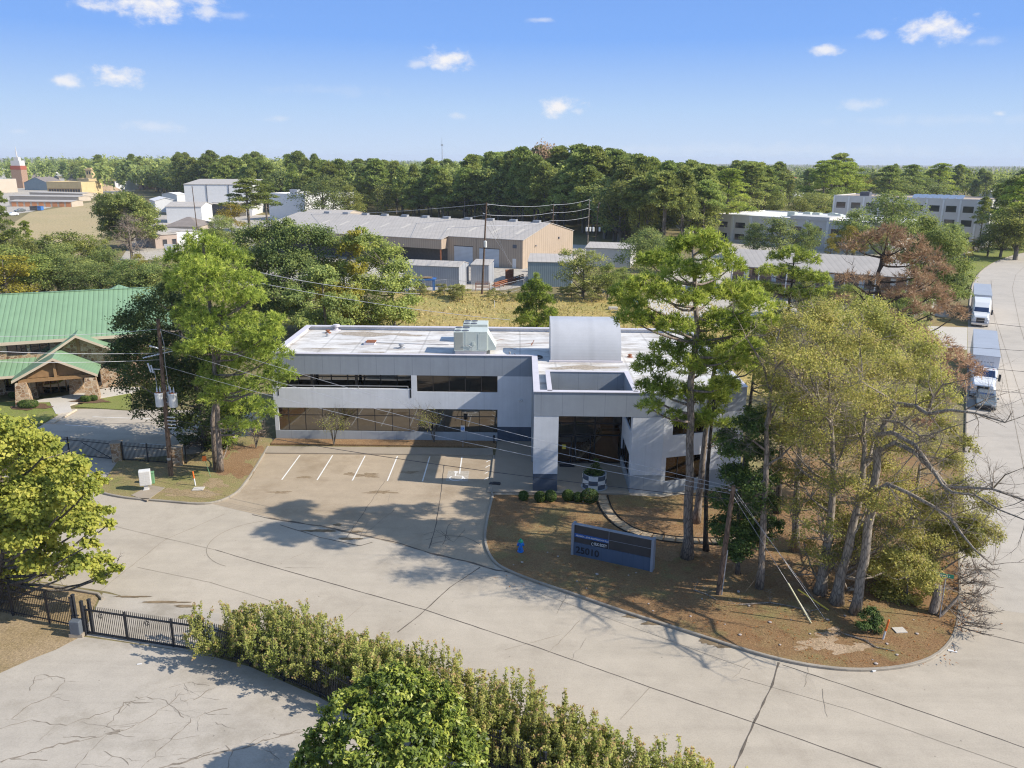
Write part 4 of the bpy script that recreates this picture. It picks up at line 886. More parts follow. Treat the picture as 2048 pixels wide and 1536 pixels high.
def lettering(txt, F, u, z, size, mat, parent, w=0.0, bold=0.0, name='lettering', sx=1.0):
    cu = bpy.data.curves.new(name, 'FONT'); cu.body = txt; cu.size = size; cu.extrude = 0.006; cu.offset = bold
    tmp = bpy.data.objects.new(name, cu); COL.objects.link(tmp)
    dg = bpy.context.evaluated_depsgraph_get(); me = bpy.data.meshes.new_from_object(tmp.evaluated_get(dg))
    bpy.data.objects.remove(tmp); me.materials.clear(); me.materials.append(mat)
    o = bpy.data.objects.new(name, me); COL.objects.link(o); o.parent = parent
    uu = Vector((F[1][0], F[1][1], 0)); nn = Vector((F[1][1], -F[1][0], 0)); L0 = rootloc(parent)
    P = Vector((F[0][0], F[0][1], 0)) + uu * u + nn * (-w) + Vector((0, 0, z)) - L0
    o.matrix_local = Matrix(((uu.x * sx, 0, nn.x, P.x), (uu.y * sx, 0, nn.y, P.y), (uu.z, 1, nn.z, P.z), (0, 0, 0, 1)))
    return o
lettering('25010', SF, 0.30, 0.32, 0.62, M['black'], t, -0.012, 0.012)
lettering('ABOGADA - JOVEL MARTINEZ LAW PLLC', SF, 0.27, 1.425, 0.145, M['white'], t, 0.03, 0.003, sx=0.80)
lettering('BLK BODY', SF, 1.50, 1.06, 0.26, M['white'], t, 0.026, 0.004, sx=0.66)
m = MB(); m.tube([tuple((SA + su * 1.38).to_3d() + Vector((0.0, -0.06, 1.15)) + Vector((su.x * 0.07 * math.cos(a), su.y * 0.07 * math.cos(a), 0.09 * math.sin(a)))) for a in np.linspace(0.5, 5.8, 14)], 0.014, 5); m.build('emblem', M['white'], t)
# ------------------------------------------------------------------ small things in front
hx = G(1041, 1103, 0.12)
t = thing('fire_hydrant', 'bright blue fire hydrant on brown lawn left of the sign', 'hydrant', tuple(hx))
m = MB(); m.lathe(tuple(hx), [(0.20, 0), (0.20, 0.06), (0.13, 0.08), (0.13, 0.16), (0.17, 0.18), (0.17, 0.22), (0.125, 0.24), (0.125, 0.60), (0.18, 0.62), (0.18, 0.68)], 14); m.build('barrel', M['blue'], t, smooth=False)
m = MB(); m.lathe((hx.x, hx.y, hx.z + 0.68), [(0.17, 0), (0.15, 0.09), (0.09, 0.15), (0.04, 0.17), (0.04, 0.23)], 14); m.build('bonnet', M['signgreen'], t)
for dx_, dy_, r in ((0.2, 0, 0.075), (-0.2, 0, 0.075), (0, -0.22, 0.10)):
    m = MB(); m.tube([(hx.x, hx.y, hx.z + 0.48), (hx.x + dx_, hx.y + dy_, hx.z + 0.48)], r, 10); m.tube([(hx.x + dx_ * 0.95, hx.y + dy_ * 0.95, hx.z + 0.48), (hx.x + dx_ * 1.15, hx.y + dy_ * 1.15, hx.z + 0.48)], r * 1.15, 10); m.build('nozzle', M['blue'], t)
# stepping-stone path with black edging
path = smooth([G2(*p) for p in ((1203, 994), (1212, 1020), (1232, 1045), (1262, 1064), (1300, 1075), (1345, 1082), (1400, 1086), (1450, 1085), (1500, 1075), (1550, 1062))], 6)
lens = [0]
for a, b in zip(path[:-1], path[1:]): lens.append(lens[-1] + math.hypot(b[0] - a[0], b[1] - a[1]))
def along(s):
    for i in range(len(lens) - 1):
        if lens[i + 1] >= s:
            f = (s - lens[i]) / (lens[i + 1] - lens[i]); a, b = path[i], path[i + 1]
            return (a[0] + (b[0] - a[0]) * f, a[1] + (b[1] - a[1]) * f, math.atan2(b[1] - a[1], b[0] - a[0]))
    return (*path[-1], 0)
r5 = random.Random(8); s = 0.4; k = 0
while s < lens[-1] - 0.3:
    x, y, a = along(s); w = r5.uniform(0.62, 0.74); l = r5.uniform(0.62, 0.70)
    P = [(-l / 2, -w / 2), (l / 2, -w / 2 + r5.uniform(-.05, .05)), (l / 2 + r5.uniform(-.04, .04), w / 2), (-l / 2, w / 2 + r5.uniform(-.05, .05))]
    m = MB(); m.prism([(x + p[0] * math.cos(a) - p[1] * math.sin(a), y + p[0] * math.sin(a) + p[1] * math.cos(a)) for p in P], 0.10, 0.165 + r5.uniform(0, 0.02))
    solo('stepping_stone', m, M['flagstone'], 'square tan flagstone in the curved stepping path', 'paving stone', 'flagstones of the curved path', bevel=0.012)
    s += 0.76
for off, lab in ((0.44, 'black edging strip along the upper side of flagstone path'), (-0.44, 'black edging strip along the lower side of flagstone path')):
    pp = []
    for i, p in enumerate(path):
        a, b = path[max(i - 1, 0)], path[min(i + 1, len(path) - 1)]; t_ = Vector((b[0] - a[0], b[1] - a[1])).normalized(); pp.append((p[0] - t_.y * off, p[1] + t_.x * off, 0.15))
    m = MB(); m.tube(pp, 0.05, 6); solo('path_edging', m, M['edging'], lab, 'edging')
# cluster mailbox, utility boxes, markers
p = G(293, 979, 0.13)
m = MB(); m.prism([G2(*q, 0.15) for q in ((262, 990), (302, 970), (330, 975), (294, 1001))], 0.08, 0.15); solo('mailbox_pad', m, M['walk'], 'concrete pad under the white mailbox cluster', 'pad')
t = thing('cluster_mailbox', 'white cluster mailbox on a pedestal by the kerb', 'mailbox', tuple(p)); rz = 0.35
m = MB(); m.box((p.x, p.y, p.z + 0.98), (0.78, 0.48, 1.15), rz); bd = m.build('cabinet', M['white'], t, bevel=0.015)
m = MB(); m.box((p.x, p.y, p.z + 0.22), (0.28, 0.26, 0.42), rz); m.box((p.x, p.y, p.z + 0.03), (0.42, 0.38, 0.06), rz); m.build('pedestal', M['offwhite'], t)
m = MB(); ux, uy = math.cos(rz), math.sin(rz)
for i in range(2):
    for j in range(8):
        cx, cy = -0.18 + 0.36 * i, -0.245; m.box((p.x + cx * ux - cy * uy, p.y + cx * uy + cy * ux, p.z + 0.50 + j * 0.13), (0.33, 0.012, 0.105), rz)
m.build('letter_door', M['offwhite'], t)
p = G(304, 966, 0.12)
t = thing('utility_box', 'green utility cabinet behind the white mailbox cluster', 'utility box', tuple(p))
m = MB(); m.box((p.x, p.y, p.z + 0.42), (0.42, 0.36, 0.84), 0.35); m.build('cabinet', M['green'], t, bevel=0.02)
m = MB(); m.box((p.x, p.y, p.z + 0.87), (0.46, 0.40, 0.06), 0.35); m.build('lid', M['green'], t)
def marker(px, py, h, label, tilt=0.0, split=0.5):
    p = G(px, py, 0.12); t = thing('marker_post', label, 'marker post', tuple(p))
    q = lambda f: (p.x + tilt * f, p.y, p.z + h * f)
    m = MB(); m.tube([q(0), q(split)], 0.05, 10); m.build('post', M['white'], t)
    m = MB(); m.tube([q(split), q(0.97), q(1.0)], [0.053, 0.053, 0.03], 10); m.build('cap', M['orange'], t)
marker(391, 971, 1.15, 'white marker post with orange top beside the left utility pole', -0.10)
marker(1766, 1278, 1.15, 'white marker post with orange top in the corner lawn', 0.16, 0.42)
for px, py, lab, w in ((397, 978, 'square concrete vault lid in the left verge', 0.8), (1799, 1261, 'square white vault lid in the corner lawn', 0.62), (1700, 1178, 'pale vault lid under the elm trees', 0.4)):
    p = G(px, py, 0.12); m = MB(); m.box((p.x, p.y, 0.14), (w, w * 0.8, 0.06), 0.1); m.box((p.x, p.y, 0.171), (w * 0.12, 0.05, 0.006), 0.1)
    solo('vault_lid', m, M['paleconc'], lab, 'utility lid', bevel=0.01)
p = G(421, 953, 0.12); q = AY(409, 917, p.y)
t = thing('warning_sign', 'faded orange square sign on thin green stake by the left pine', 'sign', tuple(p))
m = MB(); m.tube([tuple(p), tuple(q)], 0.022, 6); m.build('stake', M['green'], t)
m = MB(); m.box((q.x, q.y - 0.03, q.z), (0.30, 0.02, 0.42), 0.2); m.build('sign_face', M['orange'], t)
# accessible parking sign in front of the windows
p = G(926, 893, 0.13); q = AY(926, 857, p.y)
t = thing('parking_sign', 'blue and white accessible parking sign on thin post before windows', 'sign', tuple(p))
m = MB(); m.tube([tuple(p), (p.x, p.y, q.z + 0.2)], 0.025, 6); m.build('post', M['steel'], t)
m = MB(); m.box((p.x, p.y - 0.035, q.z), (0.36, 0.012, 0.55)); m.build('sign_face', M['white'], t)
m = MB(); m.box((p.x, p.y - 0.043, q.z - 0.02), (0.27, 0.006, 0.27)); m.build('blue_square', M['skyblue'], t)
m = MB(); b0 = (p.x, p.y - 0.05, q.z - 0.02)
m.lathe((b0[0] - 0.02, b0[1], b0[2] + 0.08), [(0.022, -0.02), (0.022, 0.02)], 8); m.tube([(b0[0] + 0.055 * math.cos(a) - 0.0, b0[1], b0[2] - 0.045 + 0.055 * math.sin(a)) for a in np.linspace(2.2, 6.2, 10)], 0.01, 5)
m.tube([(b0[0] - 0.02, b0[1], b0[2] + 0.06), (b0[0] - 0.015, b0[1], b0[2] - 0.01), (b0[0] + 0.045, b0[1], b0[2] - 0.015), (b0[0] + 0.075, b0[1], b0[2] - 0.08)], 0.011, 5); m.build('wheelchair_symbol', M['white'], t)
# black doormat / bundle at the walk corner and a mat at the door
p = G(990, 968, 0.14); m = MB(); m.box((p.x, p.y, 0.19), (0.85, 0.28, 0.12), -0.12); m.box((p.x + 0.1, p.y + 0.02, 0.26), (0.5, 0.2, 0.06), -0.2); solo('kerb_block', m, M['black'], 'dark rubber block on the walk edge by the parking bay', 'block', bevel=0.02)
m = MB(); m.bx(3.3, 4.5, 60.6, 61.3, 0.142, 0.16); solo('doormat', m, M['black'], 'dark doormat before the lobby doors', 'doormat')
# street name sign
p = G(1879, 1236, 0.12); q = AY(1892, 1152, p.y)
t = thing('street_sign', 'green street name blade on tilted post at the corner', 'sign', tuple(p))
m = MB(); m.tube([tuple(p), tuple(q)], 0.032, 8); m.build('post', M['steel'], t)
m = MB(); bu = Vector((0.95, -0.30, -0.03)).normalized()
bc = q + Vector((-0.05, 0, 0.02)); P = []
for dy in (-0.01, 0.01):
    for a, z in ((-0.75, -0.11), (0.42, -0.11), (0.42, 0.11), (-0.75, 0.11)): P.append((bc.x + bu.x * a, bc.y + bu.y * a + dy, bc.z + bu.z * a + z))
m.add(P, [(0, 1, 2, 3), (7, 6, 5, 4), (0, 4, 5, 1), (1, 5, 6, 2), (2, 6, 7, 3), (3, 7, 4, 0)]); m.build('name_blade', M['signgreen'], t)
m = MB(); P = [(bc.x + bu.x * a, bc.y + bu.y * a - 0.014, bc.z + bu.z * a + z) for a, z in ((-0.62, -0.035), (0.22, -0.035), (0.22, 0.035), (-0.62, 0.035))]
rr2 = random.Random(3); xx = -0.62
while xx < 0.2:      # the worn letters are not readable in the photo: short pale strokes
    wv = rr2.uniform(0.03, 0.06); m.add([(bc.x + bu.x * a, bc.y + bu.y * a - 0.014, bc.z + bu.z * a + z) for a, z in ((xx, -0.04), (xx + wv, -0.04), (xx + wv, 0.04), (xx, 0.04))], [(0, 1, 2, 3)]); xx += wv + rr2.uniform(0.03, 0.06)
m.build('worn_lettering', M['white'], t)
# litter: pale pebbles, scraps and pine cones on the corner lawn
r7 = random.Random(21)
spots = [(1095, 1105), (1116, 1113), (1044, 1125), (1027, 1130), (1154, 1163), (1173, 1177), (1194, 1149), (1272, 1146), (1257, 1151), (1297, 1208), (1306, 1222), (1381, 1233), (1450, 1249), (1404, 1198), (1477, 1184), (1498, 1212), (1582, 1240), (1610, 1230), (1620, 1268), (1700, 1202), (1745, 1320), (1752, 1328), (1774, 1288), (1794, 1310), (1827, 1240), (1834, 1268), (1480, 1199), (1655, 1240), (1166, 1004), (1480, 1270), (1540, 1245), (1560, 1290), (1690, 1232), (1720, 1130)]
pr = MB(); pr.lathe((0, 0, 0), [(0.02, 0), (0.06, 0.015), (0.065, 0.035), (0.03, 0.055)], 6)
pe = None
for i, (px, py) in enumerate(spots):
    p = G(px, py, 0.125)
    if pe is None:
        pe = props(pr.build('pale_pebble', M['stonelit']), 'small pale scrap lying on the corner lawn', 'litter', 'pale scraps littering the corner lawn'); pe.location = p; o = pe
    else:
        o = pe.copy(); COL.objects.link(o); o.location = p
    s_ = r7.uniform(0.7, 1.5); o.scale = (s_ * r7.uniform(0.7, 1.5), s_, s_ * 0.8); o.rotation_euler = (0, 0, r7.uniform(0, 6))
p = G(1905, 1302, 0.03); m = MB(); m.box((p.x, p.y, 0.035), (0.42, 0.13, 0.02), -0.4); solo('paper_scrap', m, M['white'], 'white paper scrap on the road right of the corner kerb', 'litter')
p = G(1747, 1342, 0.03); m = MB(); m.box((p.x, p.y, 0.06), (0.2, 0.13, 0.06), 0.4); solo('paper_scrap', m, M['white'], 'crumpled white scrap in the gutter below the corner lawn', 'litter')
p = G(279, 1328, 0.03); m = MB(); m.box((p.x, p.y, 0.035), (0.22, 0.08, 0.02), 0.3); solo('paper_scrap', m, M['white'], 'white scrap on the cracked lot below the gate', 'litter')
m = MB(); rl = np.random.default_rng(2)
for _ in range(1500):
    px, py = rl.uniform(985, 1915), rl.uniform(1000, 1330)
    p = G(px, py, 0.128)
    if p.y < 33 + 0.0 or p.x > 25: continue
    if py > 1180 and px < 1000 + (py - 1130) * 3.3: continue
    a = rl.uniform(0, 6.28); l, w = rl.uniform(0.04, 0.11), rl.uniform(0.02, 0.05)
    m.add([(p.x + l * math.cos(a), p.y + l * math.sin(a), p.z), (p.x - w * math.sin(a), p.y + w * math.cos(a), p.z + 0.015), (p.x - l * math.cos(a), p.y - l * math.sin(a), p.z + 0.01), (p.x + w * math.sin(a), p.y - w * math.cos(a), p.z + 0.005)], [(0, 1, 2, 3)])
props(m.build('fallen_leaves', M['leafdry']), 'dry brown leaves scattered over the corner lawn', 'leaves', kind='stuff')
# yellow and cream guy-wire guards
RPB, RPT = G(1437, 1188, 0.12), AY(1467, 972, G(1437, 1188).y)
for (a, b), mt, lab in ((((1622, 1246), (1576, 1166)), 'palewood', 'long pale yellow guy wire guard standing in corner lawn'), (((1657, 1220), (1596, 1179)), 'yellow', 'bright yellow guy wire guard among elm trunks')):
    p = G(*a, 0.12); q = AY(*b, p.y + 0.5); m = MB(); m.tube([tuple(p), tuple(q)], 0.04, 8); o = solo('guy_guard', m, M[mt], lab, 'guy wire guard', loc=tuple(p))
# fallen branches and cut logs at the right kerb
def limb(p0, d, l, r, rng, n=6, wig=0.15, droop=0.0):
    pts = [Vector(p0)]; d = Vector(d).normalized()
    for i in range(n):
        d = (d + Vector((rng.uniform(-wig, wig), rng.uniform(-wig, wig), rng.uniform(-wig, wig) - droop))).normalized(); q = pts[-1] + d * (l / n); q.z = max(q.z, 0.03); pts.append(q)
    return pts
def deadbranch(mb, p0, d, l, r, rng, lev=2, nb=5):
    pts = limb(p0, d, l, r, rng, 6, 0.18); mb.tube(pts, [max(r * (1 - 0.85 * i / 6), 0.006) for i in range(7)], 5, False)
    if lev:
        for _ in range(nb):
            i = rng.randrange(1, 6); dd = (pts[i + 1] - pts[i]).normalized() + Vector((rng.uniform(-1, 1), rng.uniform(-1, 1), rng.uniform(-0.2, 0.6)))
            deadbranch(mb, pts[i], dd, l * rng.uniform(0.3, 0.55), r * 0.5, rng, lev - 1, nb)
r9 = random.Random(77)
m = MB()
for k in range(46):
    p = G(r9.gauss(1928, 20), r9.uniform(1125, 1255), 0.1 + r9.uniform(0, 0.45)); deadbranch(m, p, (r9.uniform(-0.6, 1), r9.uniform(-1, 0.6), 0.2), r9.uniform(0.8, 1.8), r9.uniform(0.02, 0.045), r9, 2, 5)
solo('branch_pile', m, M['deadwood'], 'pile of dead brush spilling over the right kerb', 'brush pile', loc=tuple(G(1930, 1200, 0)))
m = MB(); rl2 = np.random.default_rng(9)
for _ in range(700):
    p = G(rl2.normal(1930, 22), rl2.uniform(1125, 1265), rl2.uniform(0.03, 0.5)); a = rl2.uniform(0, 6.28); l, w = rl2.uniform(0.03, 0.08), rl2.uniform(0.015, 0.035)
    m.add([(p.x + l * math.cos(a), p.y + l * math.sin(a), p.z), (p.x - w * math.sin(a), p.y + w * math.cos(a), p.z + 0.03), (p.x - l * math.cos(a), p.y - l * math.sin(a), p.z + 0.02), (p.x + w * math.sin(a), p.y - w * math.cos(a), p.z)], [(0, 1, 2, 3)])
props(m.build('dead_leaves', M['leafdry']), 'withered brown leaves in the brush pile', 'leaves', kind='stuff')
for a, b, r, lab in (((1866, 1225), (1876, 1170), 0.26, 'thick cut log standing on end in the brush pile'), ((1880, 1232), (1918, 1192), 0.10, 'pale cut limb leaning across the brush pile'), ((1850, 1162), (1918, 1118), 0.055, 'long bare pole of wood leaning over the kerb'), ((1868, 1180), (1915, 1176), 0.06, 'dark limb lying level across the brush pile')):
    p = G(*a, 0.15); q = AY(*b, p.y + 0.25); m = MB(); m.tube([tuple(p), tuple((p + q) / 2 + Vector((0.05, 0, 0.04))), tuple(q)], [r, r * 0.92, r * 0.8], 10); solo('cut_log', m, M['deadwood'], lab, 'log', loc=tuple(p))
for a, lab in ((((1480, 1209), (1540, 1205), (1580, 1212), (1620, 1222), (1650, 1215)), 'long grey fallen limb below the elm trunks'), (((1690, 1268), (1730, 1280), (1752, 1294), (1790, 1302)), 'crooked dead branch lying on the corner lawn'), (((1388, 1180), (1412, 1188), (1434, 1200)), 'short dead branch beside the right utility pole')):
    pts = [tuple(G(x, y, 0.17)) for x, y in a]; m = MB(); m.tube(pts, [0.05 - 0.01 * i * 4 / len(pts) for i in range(len(pts))], 6)
    for _ in range(3):
        i = r9.randrange(0, len(pts) - 1); deadbranch(m, pts[i], (r9.uniform(-1, 1), r9.uniform(-1, 1), 0.2), 0.8, 0.02, r9, 1, 3)
    solo('fallen_branch', m, M['deadwood'], lab, 'branch', loc=pts[0])
# ------------------------------------------------------------------ utility poles and wires in front
LPB = G(342, 951, 0.12); LPT = AY(316, 638, LPB.y)
def lerp(a, b, f): return a + (b - a) * f
t = thing('utility_pole', 'tall brown utility pole with three white transformers on the left verge', 'utility pole', tuple(LPB))
m = MB(); m.tube([tuple(LPB), tuple(lerp(LPB, LPT, .5)), tuple(LPT)], [0.19, 0.16, 0.125], 12); m.build('post', M['pole'], t)
def pz(py): # point on the pole axis at photo row py
    return lerp(LPB, LPT, (951 - py) / (951 - 638))
for px, dy, lab in ((319, -0.1, None), (346, -0.2, None), (338, 0.4, None)):
    c = AY(px, 798, LPB.y + dy); c.z = pz(808).z
    m = MB(); m.lathe((c.x, c.y, c.z), [(0.05, 0), (0.30, 0.02), (0.31, 0.06), (0.31, 0.98), (0.33, 1.0), (0.33, 1.05), (0.28, 1.1), (0.05, 1.14)], 16); tk = m.build('transformer', M['tank'], t)
    m = MB(); m.lathe((c.x, c.y, c.z + 1.06), [(0.27, 0.0), (0.26, 0.06), (0.03, 0.09)], 14); m.build('lid', M['rust'], tk)
    m = MB()
    for e in (-0.12, 0.12): m.lathe((c.x + e, c.y, c.z + 1.1), [(0.035, 0), (0.06, 0.08), (0.035, 0.16), (0.06, 0.24), (0.03, 0.34), (0.015, 0.48)], 8)
    m.build('bushing', M['insul'], tk)
m = MB(); c = pz(800); m.box((c.x, c.y, c.z), (0.7, 0.14, 0.10)); m.box((c.x, c.y, c.z + 0.4), (0.55, 0.14, 0.08)); m.build('bracket', M['steel'], t)
for a, b in (((286, 716), (345, 702)), ((300, 692), (330, 700))):
    A_, B_ = AY(*a, LPB.y - 0.9), AY(*b, LPB.y + 0.5); m = MB(); n = 9
    m.tube([tuple(lerp(A_, B_, i / 30)) for i in range(31)], [0.035 + (0.035 if i % 3 == 0 and i < 20 else 0) for i in range(31)], 6); m.build('line_insulator', M['insul'], t)
A_, B_ = AY(300, 738, LPB.y - 0.5), pz(735); m = MB(); m.tube([tuple(A_), tuple(B_)], 0.035, 6); m.tube([tuple(A_ + Vector((-0.12, 0, 0.45))), tuple(A_ + Vector((0.05, 0, -0.25)))], 0.06, 8); m.tube([tuple(A_ + Vector((0.1, 0, 0.3))), tuple(A_ + Vector((0.22, 0, -0.3)))], 0.05, 8); m.build('cutout_switch', M['insul'], t)
m = MB(); c = pz(838)
for k in range(4): m.tube([(c.x + 0.1, c.y - 0.1, c.z + 0.35 - k * 0.28), (c.x + 0.55, c.y + 0.3, c.z + 0.18 - k * 0.28)], 0.045, 6)
m.build('secondary_rack', M['insul'], t)
m = MB(); m.tube([tuple(pz(645)), tuple(pz(690) + Vector((0.35, -0.1, 0.2))), tuple(pz(720) + Vector((0.3, -0.1, 0))), tuple(pz(790) + Vector((0.4, 0, 0.3)))], 0.018, 5); m.tube([tuple(pz(738) + Vector((-0.6, 0, 0))), tuple(pz(770) + Vector((-0.5, 0, 0))), tuple(pz(785) + Vector((-0.6, 0, 0.1)))], 0.018, 5); m.build('jumper', M['wire'], t)
m = MB(); c = pz(915); m.tube([tuple(c + Vector((-0.02, -0.02, -0.1))), tuple(c + Vector((-0.02, -0.02, 0.1)))], 0.185, 12, False); m.build('pole_band', M['steel'], t)
t = thing('utility_pole', 'short leaning dark utility pole in the corner lawn', 'utility pole', tuple(RPB))
m = MB(); m.tube([tuple(RPB), tuple(lerp(RPB, RPT, .5)), tuple(RPT)], [0.165, 0.15, 0.12], 12); m.build('post', M['pole'], t)
m = MB(); d = (RPT - RPB); m.tube([tuple(RPB + Vector((0.15, -0.08, 0))), tuple(RPB + d * 0.42 + Vector((0.14, -0.08, 0)))], 0.045, 6); m.build('conduit_guard', M['steel'], t)
m = MB(); m.box(tuple(lerp(RPB, RPT, 0.965)), (0.5, 0.06, 0.06), 0.2)
for e in (-0.2, 0.2): m.lathe(tuple(lerp(RPB, RPT, 0.965) + Vector((e, -0.05, 0))), [(0.03, -0.05), (0.05, 0), (0.03, 0.06)], 8)
m.build('wire_bracket', M['steel'], t)
def wire(a, b, sag, label, r=0.0115, mt='wire', group=None, n=20):
    a, b = Vector(a), Vector(b); m = MB()
    m.tube([tuple(lerp(a, b, i / n) - Vector((0, 0, sag * 4 * (i / n) * (1 - i / n)))) for i in range(n + 1)], r, 4, False)
    return solo('power_line', m, M[mt], label, 'power line', group, loc=tuple(a))
RT = lambda f: lerp(RPB, RPT, f)
wire(pz(657), RT(0.99), 0.5, 'topmost bare wire from left pole across the office front')
wire(pz(690), RT(0.965), 0.6, 'second wire below the topmost across the office front')
wire(pz(727), RT(0.93), 0.6, 'third wire across the office front, just under the second')
wire(pz(833), RT(0.88), 0.5, 'lowest thin cable running before the office from pole to pole', 0.018, 'darkwire')
wire(pz(657), AY(-60, 672, 52), 0.2, 'wire leaving left from the top of transformer pole', 0.014)
wire(pz(703), AY(-60, 700, 50), 0.15, 'upper wire leaving left from the pole insulators', 0.014)
wire(pz(716), AY(-60, 722, 50), 0.15, 'lower wire leaving left from the pole insulators', 0.014)
wire(pz(838), AY(-60, 838, 50), 0.3, 'slack low cable running left over the stone building lawn', 0.014, 'darkwire')
for i, (b, lab) in enumerate((((1650, 1238), 'guy wire from short pole down to the elm trunks'), ((1640, 1215), 'second guy wire close behind the first one'), ((1622, 1240), 'third guy wire ending at the pale guard'))):
    wire(RT(0.985 - 0.03 * i), G(*b, 0.12), 0.0, lab, 0.008)
wire(RT(0.97), AY(2120, 760, 72), 1.0, 'cable running from short pole through the elms to the right', 0.012, 'darkwire')
for i, (a, b) in enumerate((((1880, 728), (2100, 748)), ((1870, 634), (2100, 660)), ((1880, 770), (2100, 792)), ((1870, 690), (2100, 705)))):
    wire(AY(*a, 60 + i), AY(*b, 56 + i), 0.0, ['thin cable crossing over the side street near long trailer', 'thin cable crossing over the side street near the semi cab', 'thin cable crossing the side street above white tractor', 'thin cable crossing over the long trailer roof'][i], 0.014, 'darkwire')

# ------------------------------------------------------------------ iron fences and gates
def picket_panel(mb, a, b, h, z=0.03, gap=0.115, r=0.011, spear=0.10, rails=(0.12, 0.86), rr_=0.022):
    a, b = Vector(a), Vector(b); L_ = (b - a).length; n = int(L_ / gap); an = math.atan2(b.y - a.y, b.x - a.x)
    for i in range(1, n):
        p = lerp(a, b, i / n); mb.box((p.x, p.y, z + (0.05 + h + spear) / 2), (2 * r, 2 * r, h + spear - 0.05), an)
    for f in rails:
        c = (a + b) / 2; mb.box((c.x, c.y, z + h * f), (L_, 2 * rr_, 2 * rr_ * 1.2), an)
def iron_fence(name, label, pts, h, cat='fence', gap=0.115):
    t = thing(name, label, cat, (*pts[0], 0.0)); m = MB()
    for a, b in zip(pts[:-1], pts[1:]): picket_panel(m, a, b, h, gap=gap)
    m.build('picket_panel', M['black'], t)
    for p in pts:
        m = MB(); m.box((p[0], p[1], h / 2 + 0.06), (0.085, 0.085, h + 0.12), 0.2); m.box((p[0], p[1], h + 0.13), (0.11, 0.11, 0.03), 0.2); m.build('fence_post', M['black'], t)
    return t
def pline(px, seg):
    P = [G2(*p) for p in px]; out = []
    for a, b in zip(P[:-1], P[1:]):
        n = max(1, round(math.hypot(b[0] - a[0], b[1] - a[1]) / seg))
        for i in range(n): out.append((a[0] + (b[0] - a[0]) * i / n, a[1] + (b[1] - a[1]) * i / n))
    return out + [P[-1]]
iron_fence('iron_fence', 'black iron picket fence left of the sliding gate', pline(((-40, 1216), (27, 1232), (100, 1247), (150, 1258)), 2.4), 1.75)
iron_fence('iron_fence', 'long black iron picket fence along the foot of hedge', pline(((410, 1306), (500, 1331), (640, 1394), (700, 1427), (850, 1494), (1000, 1540), (1090, 1585)), 2.4), 1.75)
ga, gb = G(176, 1268), G(404, 1304)
t = thing('sliding_gate', 'black iron sliding gate across the cracked lot entrance', 'gate', (ga.x, ga.y, 0)); m = MB()
picket_panel(m, ga, gb, 1.55, 0.06, rails=(0.04, 0.88)); m.build('picket_panel', M['black'], t)
m = MB(); an = math.atan2(gb.y - ga.y, gb.x - ga.x); c = (ga + gb) / 2; L_ = (gb - ga).length
m.box((c.x, c.y, 0.12), (L_, 0.08, 0.09), an); m.box((c.x, c.y, 1.45), (L_, 0.07, 0.07), an)
for f in (0.0, 0.36, 0.76, 1.0):
    p = lerp(ga, gb, f); m.box((p.x, p.y, 0.85), (0.08, 0.09, 1.6), an)
m.build('gate_frame', M['black'], t)
m = MB()
for f in (0.14, 0.55):
    p = lerp(ga, gb, f) + Vector((0, -0.03, 1.22)); m.tube([(p.x + 0.13 * math.cos(a), p.y + 0.13 * math.sin(an) * math.cos(a), p.z + 0.13 * math.sin(a)) for a in np.linspace(0, 2 * PI, 17)], 0.016, 5)
    m.tube([(p.x + (0.12 if i % 2 == 0 else 0.05) * math.cos(a), p.y, p.z + (0.12 if i % 2 == 0 else 0.05) * math.sin(a)) for i, a in enumerate(np.linspace(PI / 2, PI / 2 + 2 * PI, 11))], 0.012, 4)
m.build('star_ornament', M['black'], t)
for p_, lab in (((172, 1270), 'tall square post on gate left end behind the operator box'), ((187, 1266), 'second square post on the gate left end'), ((405, 1302), 'square iron post at gate right end by the hedge'), ((155, 1256), 'slim iron post between fence and gate operator')):
    p = G(*p_); m = MB(); m.box((p.x, p.y, 0.98), (0.13, 0.13, 1.95), an); m.box((p.x, p.y, 1.97), (0.16, 0.16, 0.04), an); solo('gate_post', m, M['black'], lab, 'gate post', loc=(p.x, p.y, 0))
p = G(156, 1272)
t = thing('gate_operator', 'dark grey gate motor box beside the sliding gate', 'gate motor', tuple(p))
m = MB(); m.prism([(p.x - 0.28, p.y - 0.2), (p.x + 0.28, p.y - 0.24), (p.x + 0.28, p.y + 0.2), (p.x - 0.28, p.y + 0.2)], 0.22, 0.95); m.build('cover', plain('motor_cover_grey', (0.11, 0.125, 0.145), 0.5, 0.3), t, bevel=0.05)
m = MB(); m.box((p.x, p.y, 0.12), (0.7, 0.42, 0.2)); m.build('foot', M['walk'], t)
m = MB(); m.tube([(p.x - 0.32, p.y + 0.2, 0.02), (p.x - 0.32, p.y + 0.2, 1.1), (p.x + 0.1, p.y + 0.2, 1.1)], 0.035, 8); m.build('guard_rail', M['black'], t)
